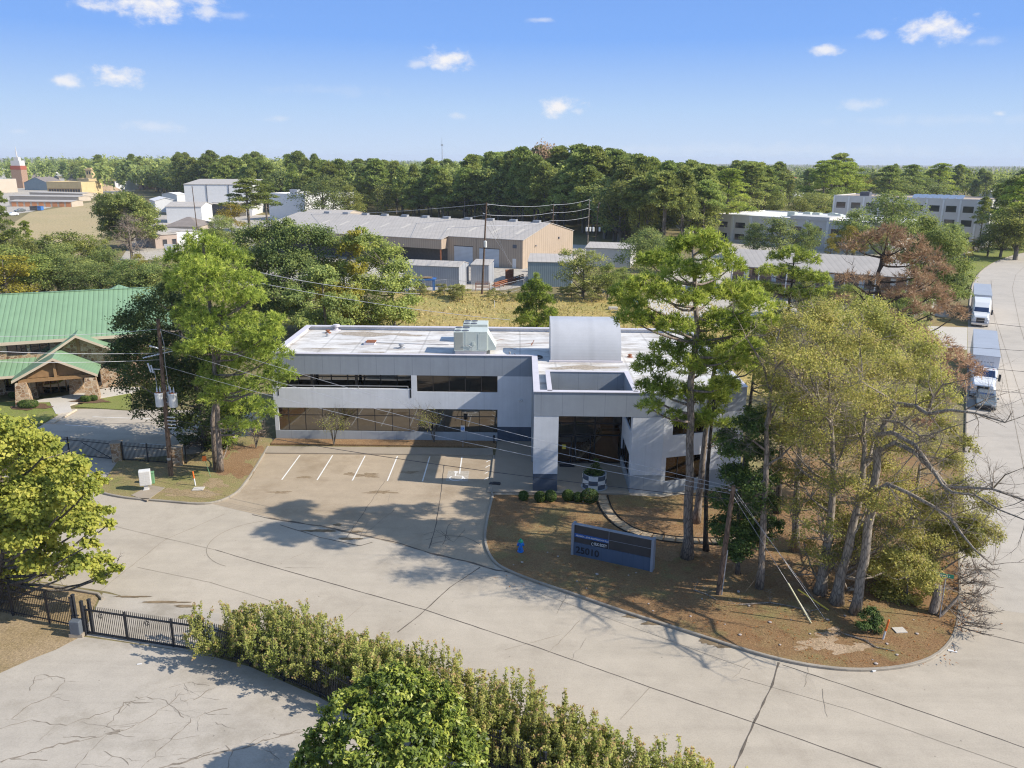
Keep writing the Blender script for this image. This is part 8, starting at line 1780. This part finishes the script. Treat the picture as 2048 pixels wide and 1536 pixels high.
# white two storey office and the three storey one with solar panels
WA2, WB2 = Vector(G2(1430, 427, 8.2)), Vector(G2(1781, 448, 8.2)); WD2 = (Vector(G2(1864, 438, 8.2)) - WB2).length
wn_ = [(1.5 + 6.2 * i, 4.9 + 6.2 * i, 4.2, 5.9) for i in range(int(((WB2 - WA2).length - 1) / 6.2))] + [(1.5 + 6.2 * i, 4.9 + 6.2 * i, 0.6, 2.4) for i in range(int(((WB2 - WA2).length - 1) / 6.2))]
t, F, FS = shed('white_office', 'white two storey office with flat roof and dark square windows', tuple(WA2), tuple(WB2), WD2, 7.9, 'offwhite', 'roofwhite', 'flat', 0, wins=wn_, para=0.35)
for i in range(int(((WB2 - WA2).length - 0.6) / 6.2) + 1): u = 0.45 + 6.2 * i; m = MB(); m.fr(F, u - .4, u + .4, -0.25, -0.01, 0, 7.9); m.build('pilaster', M['white'], t)
m = MB(); m.fr(F, 26, 38, -0.3, 8, 7.95, 9.0); m.build('raised_parapet', M['offwhite'], t)
for i, (u, w_) in enumerate(((20, 9), (23.5, 12), (27, 11), (30.5, 14), (34, 10), (38, 13), (43, 11))):
    m = MB(); m.fr(F, u, u + 2.4, w_, w_ + 2, 7.95, 9.3); m.fr(F, u + 0.2, u + 2.2, w_ + .2, w_ + 1.8, 9.3, 9.42); m.build('rooftop_unit', M['paleunit'], t)
OA = Vector(G2(1668, 391, 13.6))
OB2 = Vector(G2(1985, 401, 13.6)); OLN = (OB2 - OA).length; nb_ = int((OLN - 0.8) / 4.7)
t, F, FS = shed('solar_office', 'three storey white office with rows of solar panels on its roof', tuple(OA), tuple(OB2), 24, 13.4, 'offwhite', 'rooftan', 'flat', 0, wins=[(1.1 + 4.7 * i, 4.0 + 4.7 * i, z, z + 1.9) for i in range(nb_) for z in (1.6, 5.6, 9.7)], para=0.35)
for i in range(nb_ + 1): u = 0.25 + 4.7 * i; m = MB(); m.fr(F, u - .25, u + .25, -0.2, -0.01, 0, 13.4); m.build('pilaster', M['white'], t)
for r_i in range(2):
    for i in range(7):
        u = OLN * 0.5 + i * 2.1; w_ = 4 + r_i * 3.2; m = MB(); slab(m, F, [(u, w_, 13.6), (u + 1.5, w_, 13.6), (u + 1.5, w_ + 2.4, 14.6), (u, w_ + 2.4, 14.6)], 0.08); m.build('solar_panel', M['solar'], t)
m = MB(); m.fr(F, 6, 9, 8, 11, 13.45, 14.8); m.build('rooftop_unit', M['fan'], t)
shed('red_roof_hotel', 'far pale building with red roof among the pines', G2(1563, 378, 0), G2(1602, 378, 0), 14, 9.5, 'offwhite', 'redroof', 'hip', 2.2, wins=[(1 + 3 * i, 2.6 + 3 * i, z, z + 1.8) for i in range(3) for z in (1.5, 5)])
shed('white_house', 'low white building with pale roof at far right before the plain', G2(1945, 392, 0), G2(2040, 398, 0), 18, 4, 'white', 'roofwhite', 'gable', 1.2)
shed('white_house', 'tiny white gable among the pines below the red roof', G2(1550, 392, 0), G2(1585, 394, 0), 12, 4.5, 'white', 'roofwhite', 'gable', 2.0)
sheet('far_meadow', [G2(*p) for p in ((1880, 372), (1990, 374), (2100, 376), (2100, 362), (1880, 360))], 0.05, M['mound'])
# white metal halls at left
t, F, FS = shed('white_hall', 'tall white metal hall with panelled front wall', (-144.5, 350.5), (-117, 353.5), 26, 13.2, 'white', 'roofgrey', 'mono', 1.6)
for u in (9.2, 18.4): boxes_on(t, 'downpipe', 'fan', [(u, u + 0.25, -0.2, -0.01, 0, 13.0)], F)
boxes_on(t, 'louvre', 'fan', [(11, 14, -0.1, -0.01, 4.4, 5.6)], F)
t, F, FS = shed('canopy_shed', 'open grey canopy with dark bay before the white hall', G2(408, 432, 0), G2(470, 434, 0), 8, 5.2, 'asphaltdark', 'roofgrey', 'mono', 0.6)  # closed walls coloured dark in place of the shade under the canopy
boxes_on(t, 'canopy_post', 'steel', [(0, .3, -0.6, -0.3, 0, 5.1), (14, 14.3, -0.6, -0.3, 0, 5.1)], F)
t, F, FS = shed('white_flat_building', 'large white flat roofed building behind the beige shed', G2(540, 440, 0), G2(612, 444, 0), 30, 10.2, 'white', 'roofwhite', 'flat', 0, para=0.5)
boxes_on(t, 'rooftop_unit', 'steel', [(4, 8, 8, 10, 10.3, 12), (15, 19, 9, 11, 10.3, 12)], F)
shed('beige_shed', 'beige metal shed between feathery pine and warehouse roof', G2(602, 462, 0), G2(690, 464, 0), 18, 5.6, 'tanwall', 'roofgrey', 'gable', 1.2, ov=0.15)
t, F, FS = shed('brick_front_office', 'low pale office with brick front and dark square windows', G2(312, 497, 0), G2(356, 494, 0), 14, 3.7, 'pink', 'roofgrey', 'gable', 1.0, wins=[(2.0, 3.2, 0.6, 2.3), (4.6, 5.8, 0.6, 2.3)])
shed('white_annex', 'white annex wing left of the brick front', G2(284, 490, 0), G2(312, 496, 0), 15, 3.6, 'white', 'roofgrey', 'gable', 0.8)
shed('grey_roof_house', 'grey hip roof house behind the brick fronted office', G2(330, 477, 0), G2(400, 477, 0), 16, 3.6, 'tanwall', 'shingle', 'hip', 2.4)
shed('white_shed', 'white shed with grey ribbed roof left of leaning pole', G2(335, 446, 0), G2(405, 446, 0), 16, 6.2, 'white', 'roofgrey', 'gable', 1.4)
shed('white_shed', 'small white gabled shed behind the ribbed roof one', G2(312, 425, 0), G2(355, 424, 0), 18, 5.2, 'white', 'roofwhite', 'gable', 1.3, ridge_u=False)
shed('white_shed', 'narrow white shed at foot of the tall hall', G2(356, 416, 0), G2(376, 415, 0), 12, 6.5, 'white', 'roofwhite', 'gable', 0.9)
p = G(382, 428); m = MB()
for i in range(4): m.box((p.x - 4 + i * 3.2, p.y, 1.5), (2.4, 2.2, 3.0), 0.1 * i); m.box((p.x - 4 + i * 3.2, p.y, 3.1), (1.6, 1.6, 0.3), 0.1 * i)
t = thing('tank_skid', 'pale machine skids standing in the white yard', 'machine', (p.x, p.y, 0)); m.build('skid', M['paleunit'], t)
p = G(341, 503); m = MB(); m.box((p.x, p.y, 1.1), (3.0, 0.2, 1.7)); m.box((p.x - 1.4, p.y, 0.5), (0.15, 0.2, 1.0)); m.box((p.x + 1.4, p.y, 0.5), (0.15, 0.2, 1.0)); solo('white_sign', m, M['white'], 'white roadside sign board before the brick fronted office', 'sign')
# storage units, framing and shops at far left
for i, (a, b, lab) in enumerate((((20, 413), (144, 414), 'nearest storage row with orange doors'), ((20, 401), (158, 403), 'second storage row behind the orange doors'), ((60, 393), (166, 396), 'third storage row behind, grey roof'))):
    A_, B_ = Vector(G2(*a)), Vector(G2(*b)); Ln = (B_ - A_).length; n = int(Ln / 3.4)
    shed('storage_row', lab, tuple(A_), tuple(B_), 11, 2.6, 'tanwall', 'roofgrey', 'gable', 0.5, doors=[(1 + 3.4 * k, 3.4 + 3.4 * k, 0.05, 2.2) for k in range(n)] if i == 0 else (), dmat='orangedoor', ov=0.3)
A_, B_ = Vector(G2(96, 389)), Vector(G2(165, 390)); t, F, FS = shed('framed_building', 'raw timber framed building under construction', tuple(A_), tuple(B_), 22, 8, 'yellowwall', 'yellowwall', 'flat', 0, para=0.3)
Ln = (B_ - A_).length; m = MB()
m.fr(F, 1, Ln - 1, -0.06, -0.003, 0.3, 3.6); m.build('open_bay', M['asphaltdark'], t); m = MB()  # dark sheet on the wall paints the shade inside the open bay
for k in range(13): u = 1 + (Ln - 2) * k / 12; m.fr(F, u - .15, u + .15, -0.2, -0.08, 0, 3.8)
m.fr(F, 0.5, Ln - .5, -0.22, -0.08, 3.6, 4.2); m.build('timber_frame', M['wood'], t)
shed('tan_shop', 'tan building with small bell tower beside the framing', G2(180, 381), G2(231, 380), 24, 8.2, 'yellowwall', 'tanwall', 'flat', 0, para=0.4)
p = G(184, 375); m = MB(); m.box((p.x, p.y, 7), (5, 5, 14)); m.box((p.x, p.y, 14.4), (6.2, 6.2, 0.8)); m.box((p.x, p.y, 15.2), (3.5, 3.5, 0.9)); t = thing('bell_tower', 'small tan bell tower on the tan shop', 'tower', (p.x, p.y, 0)); m.build('shaft', M['yellowwall'], t)
m = MB(); m.box((p.x - 1, p.y - 2.55, 11.7), (1.1, 0.1, 2.4)); m.box((p.x + 1, p.y - 2.55, 11.7), (1.1, 0.1, 2.4)); m.build('opening', M['paneglass'], t)
p = G(43, 376); t = thing('clock_tower', 'brick tower with red band and pale top at far left', 'tower', (p.x, p.y, 0))
m = MB(); m.box((p.x, p.y, 7), (8, 8, 14)); m.build('shaft', M['brick'], t); m = MB(); m.box((p.x, p.y, 15.6), (8.1, 8.1, 3)); m.build('red_band', M['redroof'], t); m = MB(); m.box((p.x, p.y, 19), (7, 7, 4)); m.box((p.x, p.y, 22), (3.6, 3.6, 3)); m.tube([(p.x, p.y, 23), (p.x, p.y, 32)], [0.7, 0.1], 6); m.build('lantern', M['offwhite'], t)
shed('plaza_shop', 'low teal fronted gabled shop right of the brick tower', G2(50, 380), G2(98, 381), 16, 5.4, 'bluegrey', 'shingle', 'gable', 4.0, ridge_u=False)
shed('plaza_wall', 'long white and tan store at the left edge', G2(-60, 388), G2(36, 384), 30, 9, 'tanwall', 'offwhite', 'flat', 0)
for i, (a, b, h_, lab) in enumerate((((52, 366), (82, 366), 4.5, 'first brown roofed house behind the plaza'), ((86, 366), (112, 366), 4.5, 'second brown roofed house with taller gable'), ((130, 368), (168, 368), 5.0, 'wide brown roofed house behind framing'), ((188, 366), (210, 366), 4.5, 'brown roofed house right of bell tower'), ((226, 372), (258, 372), 5.5, 'large brown roofed house above white wall'), ((262, 377), (296, 378), 5.0, 'brick house at the right end of white wall'))):
    shed('brown_roof_house', lab, G2(*a), G2(*b), 18, h_, 'brick' if i == 5 else 'tanwall', 'shingle', 'hip', 4.2, cat='house')
m = MB(); a, b = Vector(G2(232, 381)), Vector(G2(278, 378)); m.fr((tuple(a), tuple((b - a).normalized())), 0, (b - a).length, 0, 0.4, 0, 6.4); m.fr((tuple(a), tuple((b - a).normalized())), 0, (b - a).length, -0.1, 0.5, 6.4, 6.6); solo('white_wall', m, M['white'], 'long plain white wall below the brown roofed houses', 'wall')
m = MB(); p = G(207, 381); m.lathe((p.x, p.y, 0), [(13, 0), (9, 2.2), (5, 3.8), (0.3, 4.6)], 18); solo('sand_pile', m, M['sand'], 'mound of pale sand before the tan shop', 'sand pile')
p = G(75, 421); 
for dx_, mt, lab in ((-5, 'asphaltdark', 'dark open dumpster on the drive below storage rows'), (3, 'blueframe', 'blue dumpster on the drive below storage rows')):
    q = G(75 + dx_, 421); m = MB(); m.box((q.x, q.y, 1.0), (3.4, 2.2, 1.7)); m.box((q.x, q.y, 1.9), (3.6, 2.4, 0.15)); solo('dumpster', m, M[mt], lab, 'dumpster')
sheet('far_plaza', [G2(*p) for p in ((-200, 345), (150, 343), (150, 352), (-200, 356))], 0.05, M['paleconc'])
shed('far_hall', 'far pale store with red peaked roof above the plaza', G2(72, 343), G2(88, 343), 30, 7, 'offwhite', 'redroof', 'hip', 5)
shed('far_store', 'long low far white store under the left treeline', G2(-60, 347), G2(70, 346), 40, 9, 'white', 'roofwhite', 'flat', 0)
shed('far_store', 'second long far white store right of the red peak', G2(92, 346), G2(148, 345), 40, 8, 'offwhite', 'roofwhite', 'flat', 0)
# far lattice mast against the sky
p = AY(884, 292, 1500); m = MB(); m.tube([(p.x, p.y, 0), (p.x, p.y, AY(884, 275, 1500).z)], [1.2, 0.25], 4); m.box((p.x, p.y, AY(884, 290, 1500).z), (4, 4, 2.2)); solo('radio_mast', m, M['steel'], 'thin far radio mast standing above the treeline', 'mast', loc=(p.x, p.y, 0))

# ------------------------------------------------------------------ vehicles on the side street
HD = Vector((0.476, 0.879)); VF = lambda px, py: (G2(px, py), )
def vframe(cx, cy): # u to the right seen from the front, w backwards along the road
    u = Vector((HD.y, -HD.x)); return ((cx, cy), (u.x, u.y))
def wheel(t, F, u, w, r=0.5, wd=0.3):
    O_, uu = F; ww = (-uu[1], uu[0]); c = lambda a, z, b: (O_[0] + uu[0] * a + ww[0] * b, O_[1] + uu[1] * a + ww[1] * b, z)
    m = MB(); m.tube([c(u - wd / 2, r, w), c(u - wd / 2 + 0.04, r, w), c(u + wd / 2 - 0.04, r, w), c(u + wd / 2, r, w)], [r * 0.9, r, r, r * 0.9], 16); o = m.build('wheel', M['tyre'], t)
    m = MB(); m.tube([c(u - wd / 2 - 0.012, r, w), c(u + wd / 2 + 0.012, r, w)], r * 0.55, 12); m.build('rim', M['chrome'], o)
def loft(mb, F, secs):
    """hull from cross-sections (w, half width bottom, half width top, z bottom, z top)"""
    O_, uu = F; ww = (-uu[1], uu[0]); P = []
    for w, hb, ht, zb, zt in secs:
        rr_ = 0.12 * (zt - zb)
        for a, z in ((-hb, zb), (hb, zb), (hb, zt - rr_), (ht, zt), (-ht, zt), (-hb, zt - rr_)): P.append((O_[0] + uu[0] * a + ww[0] * w, O_[1] + uu[1] * a + ww[1] * w, z))
    n = 6; k = len(secs); mb.add(P, [(i * n + j, i * n + (j + 1) % n, (i + 1) * n + (j + 1) % n, (i + 1) * n + j) for i in range(k - 1) for j in range(n)] + [tuple(range(n))[::-1], tuple((k - 1) * n + j for j in range(n))])
def trailer(label, cx, cy, L_, h=3.95, name='semi_trailer'):
    F = vframe(cx, cy); t = thing(name, label, 'trailer', (cx, cy, 0)); m = MB(); m.fr(F, -1.28, 1.28, 0, L_, 1.15, h - 0.03); m.build('box', M['trailer'], t, bevel=0.03)
    m = MB(); m.fr(F, -1.30, 1.30, -0.01, L_ + .01, h - 0.028, h); m.build('roof', M['trailerroof'], t)
    m = MB(); m.fr(F, -1.25, 1.25, 0.1, L_, 1.0, 1.14); m.fr(F, -0.9, -0.7, 3.0, 3.2, 0.1, 1.0); m.fr(F, 0.7, 0.9, 3.0, 3.2, 0.1, 1.0); m.build('chassis', M['black'], t)
    for w in (L_ - 1.3, L_ - 2.5):
        for u in (-1.0, 1.0): wheel(t, F, u, w, 0.5, 0.5)
    return t, F
def semi(label, cx, cy, sleeper=True):
    F = vframe(cx, cy); t = thing('semi_truck', label, 'truck', (cx, cy, 0))
    m = MB(); loft(m, F, [(0.0, 0.95, 0.80, 0.75, 1.55), (0.25, 1.02, 0.9, 0.6, 1.75), (1.5, 1.1, 0.95, 0.6, 1.95), (1.95, 1.12, 1.0, 0.6, 2.0)]); m.build('hood', M['carwhite'], t, bevel=0.03)
    H = 3.75 if sleeper else 2.65
    m = MB(); loft(m, F, [(1.6, 1.18, 1.05, 0.6, 2.0), (1.95, 1.18, 1.05, 0.6, 2.06), (2.35, 1.18, 0.98, 0.6, 2.75), (3.2, 1.2, 1.02, 0.6, max(3.2, H - 0.4) if sleeper else 2.8), (4.2, 1.22, 1.1, 0.6, H), (6.0 if sleeper else 4.6, 1.22, 1.12, 0.6, H + 0.05)]); m.build('cab', M['carwhite'], t, bevel=0.03)
    m = MB(); m.frp(F, [(-0.98, 1.93, 2.07), (0.98, 1.93, 2.07), (0.92, 2.31, 2.70), (-0.92, 2.31, 2.70)]); m.build('windscreen', M['bluepane'], t)
    if sleeper: m = MB(); m.frp(F, [(-0.35, 3.18, 3.28), (0.35, 3.18, 3.28), (0.33, 3.42, 3.42), (-0.33, 3.42, 3.42)]); m.build('roof_window', M['bluepane'], t)
    m = MB(); m.fr(F, -0.55, 0.55, -0.06, 0.05, 0.72, 1.42); m.build('grille', M['grille'], t); m = MB(); m.fr(F, -0.6, 0.6, -0.08, -0.01, 1.42, 1.48); m.fr(F, -0.6, 0.6, -0.08, -0.01, 1.05, 1.09); m.build('grille_bar', M['chrome'], t)
    m = MB(); m.fr(F, -1.15, 1.15, -0.16, 0.2, 0.35, 0.7); m.build('bumper', M['chrome'], t, bevel=0.04)
    for s in (-1, 1):
        m = MB(); m.fr(F, s * 0.86 - .16, s * 0.86 + .16, -0.03, 0.2, 0.95, 1.25); m.build('headlight', M['lens'], t)
        m = MB(); m.fr(F, s * 1.42 - .12, s * 1.42 + .12, 1.95, 2.1, 1.7, 2.45); m.fr(F, min(s * 1.15, s * 1.32), max(s * 1.15, s * 1.32), 2.0, 2.05, 1.95, 2.02); m.build('mirror', M['black'], t)
        m = MB(); loft(m, ((F[0][0] + F[1][0] * s * 0.98, F[0][1] + F[1][1] * s * 0.98), F[1]), [(0.35, 0.2, 0.17, 0.7, 1.15), (1.0, 0.22, 0.2, 0.95, 1.3), (1.7, 0.2, 0.18, 0.6, 1.1)]); m.build('fender', M['carwhite'], t)
        wheel(t, F, s * 1.0, 1.0, 0.5, 0.3)
        for w in (5.6, 6.8): wheel(t, F, s * 0.95, w, 0.5, 0.5)
    m = MB(); m.fr(F, -0.5, 0.5, 1.95, 8.4, 0.6, 0.95); m.build('chassis', M['black'], t)
    if not sleeper:
        m = MB()
        for u in (-.8, -.25, 0, .25, .8): m.fr(F, u - .05, u + .05, 2.6, 2.7, 2.78, 2.86)
        m.build('marker_light', M['redlens'], t)
    return t, F
c = (70.15, 121.0); semi('white sleeper semi truck facing us on the side street', *c)
q = Vector(c) + HD * 6.9; trailer('grey roofed trailer hitched behind the white sleeper truck', q.x, q.y, 14.2, 4.0)
q = Vector((50.75, 85.2)); trailer('long pale trailer with scuffed white front behind the white tractor', q.x, q.y, 16.2, 3.95)
t = bpy.data.objects.get('semi_trailer.001'); Fq = vframe(q.x, q.y); m = MB(); rs = random.Random(2)
for k in range(7): z = 1.7 + 0.25 * k; m.fr(Fq, 0.55 + rs.uniform(0, .1), 0.72 + rs.uniform(0, .2), -0.012, -0.001, z, z + 0.1)
for k in range(5): m.fr(Fq, -0.8 + 0.3 * k, -0.62 + 0.3 * k, -0.012, -0.001, 3.2, 3.3)
m.build('scuffed_marking', plain('faded_print', (0.30, 0.31, 0.33), 0.7, 0.2), t)
q2 = q - HD * 3.9; semi('white day cab tractor parked before the long pale trailer', q2.x, q2.y, False)
def car(label, cx, cy, paint, suv=False, name='parked_car'):
    F = vframe(cx, cy); t = thing(name, label, 'car', (cx, cy, 0)); k = 1.12 if suv else 1.0
    m = MB(); loft(m, F, [(0, 0.78, 0.70, 0.35, 0.66 * k), (0.15, 0.88, 0.8, 0.28, 0.76 * k), (1.2, 0.92, 0.84, 0.25, 0.93 * k), (1.5, 0.92, 0.84, 0.25, 0.96 * k), (4.0, 0.92, 0.84, 0.25, 0.98 * k), (4.5, 0.88, 0.8, 0.3, 0.95 * k), (4.65, 0.82, 0.76, 0.4, 0.85 * k)]); m.build('body', M[paint], t, bevel=0.03)
    m = MB(); loft(m, F, [(1.25, 0.80, 0.76, 0.90 * k, 0.95 * k), (2.0, 0.80, 0.64, 0.90 * k, 1.43 * k), (3.4, 0.80, 0.64, 0.90 * k, 1.46 * k), (4.3, 0.78, 0.70, 0.90 * k, 1.0 * k)]); m.build('cabin', M[paint], t, bevel=0.02)
    m = MB(); m.frp(F, [(-0.72, 1.30, 0.975 * k), (0.72, 1.30, 0.975 * k), (0.62, 1.95, 1.40 * k), (-0.62, 1.95, 1.40 * k)]); m.build('windscreen', M['bluepane'], t)
    for s in (-1, 1):
        m = MB(); m.frp(F, [(s * 0.805, 1.75, 1.0 * k), (s * 0.805, 3.9, 1.0 * k), (s * 0.70, 3.4, 1.38 * k), (s * 0.70, 2.05, 1.38 * k)]); m.build('side_window', M['paneglass'], t)
        m = MB(); m.fr(F, s * 0.62 - .15, s * 0.62 + .15, -0.02, 0.14, 0.58 * k, 0.72 * k); m.build('headlight', M['lens'], t)
        m = MB(); m.fr(F, s * 1.0 - .09, s * 1.0 + .09, 1.5, 1.65, 0.95 * k, 1.1 * k); m.build('mirror', M[paint], t)
        for w in (0.85, 3.7): wheel(t, F, s * 0.82, w, 0.33, 0.22)
    m = MB(); m.fr(F, -0.42, 0.42, -0.02, 0.08, 0.42, 0.6 * k); m.build('grille', M['grille'], t); m = MB(); m.fr(F, -0.8, 0.8, -0.05, 0.1, 0.28, 0.42); m.build('bumper', M['black'], t)
    return t
car('dark grey car parked nearest behind the bare grey limbs', 47.0, 77.6, 'cargrey')
for px, py, pn, lab in ((1432, 540, 'carwhite', 'white car parked at the left end of white office'), (1452, 512, 'carwhite', 'pale car by white office entrance'), (14, 432, 'carwhite', 'white car at the left edge below storage units'), (30, 424, 'cargrey', 'grey car at the left edge below storage units')):
    p = G(px, py); car(lab, p.x, p.y, pn)

# ------------------------------------------------------------------ the air
if HAZE:
    m = MB(); m.bx(-9100, 9100, -500, 12100, -1.0, 74.0); t = NT('summer_haze'); v = t.n('VolumePrincipled'); v.inputs['Color'].default_value = (0.80, 0.88, 1.0, 1); v.inputs['Density'].default_value = HAZE; v.inputs['Anisotropy'].default_value = 0.0
    t.l(v.outputs[0], t.out.inputs['Volume']); hz = props(m.build('haze', t.m), 'thin blue air between the near and far trees', 'haze', kind='stuff')
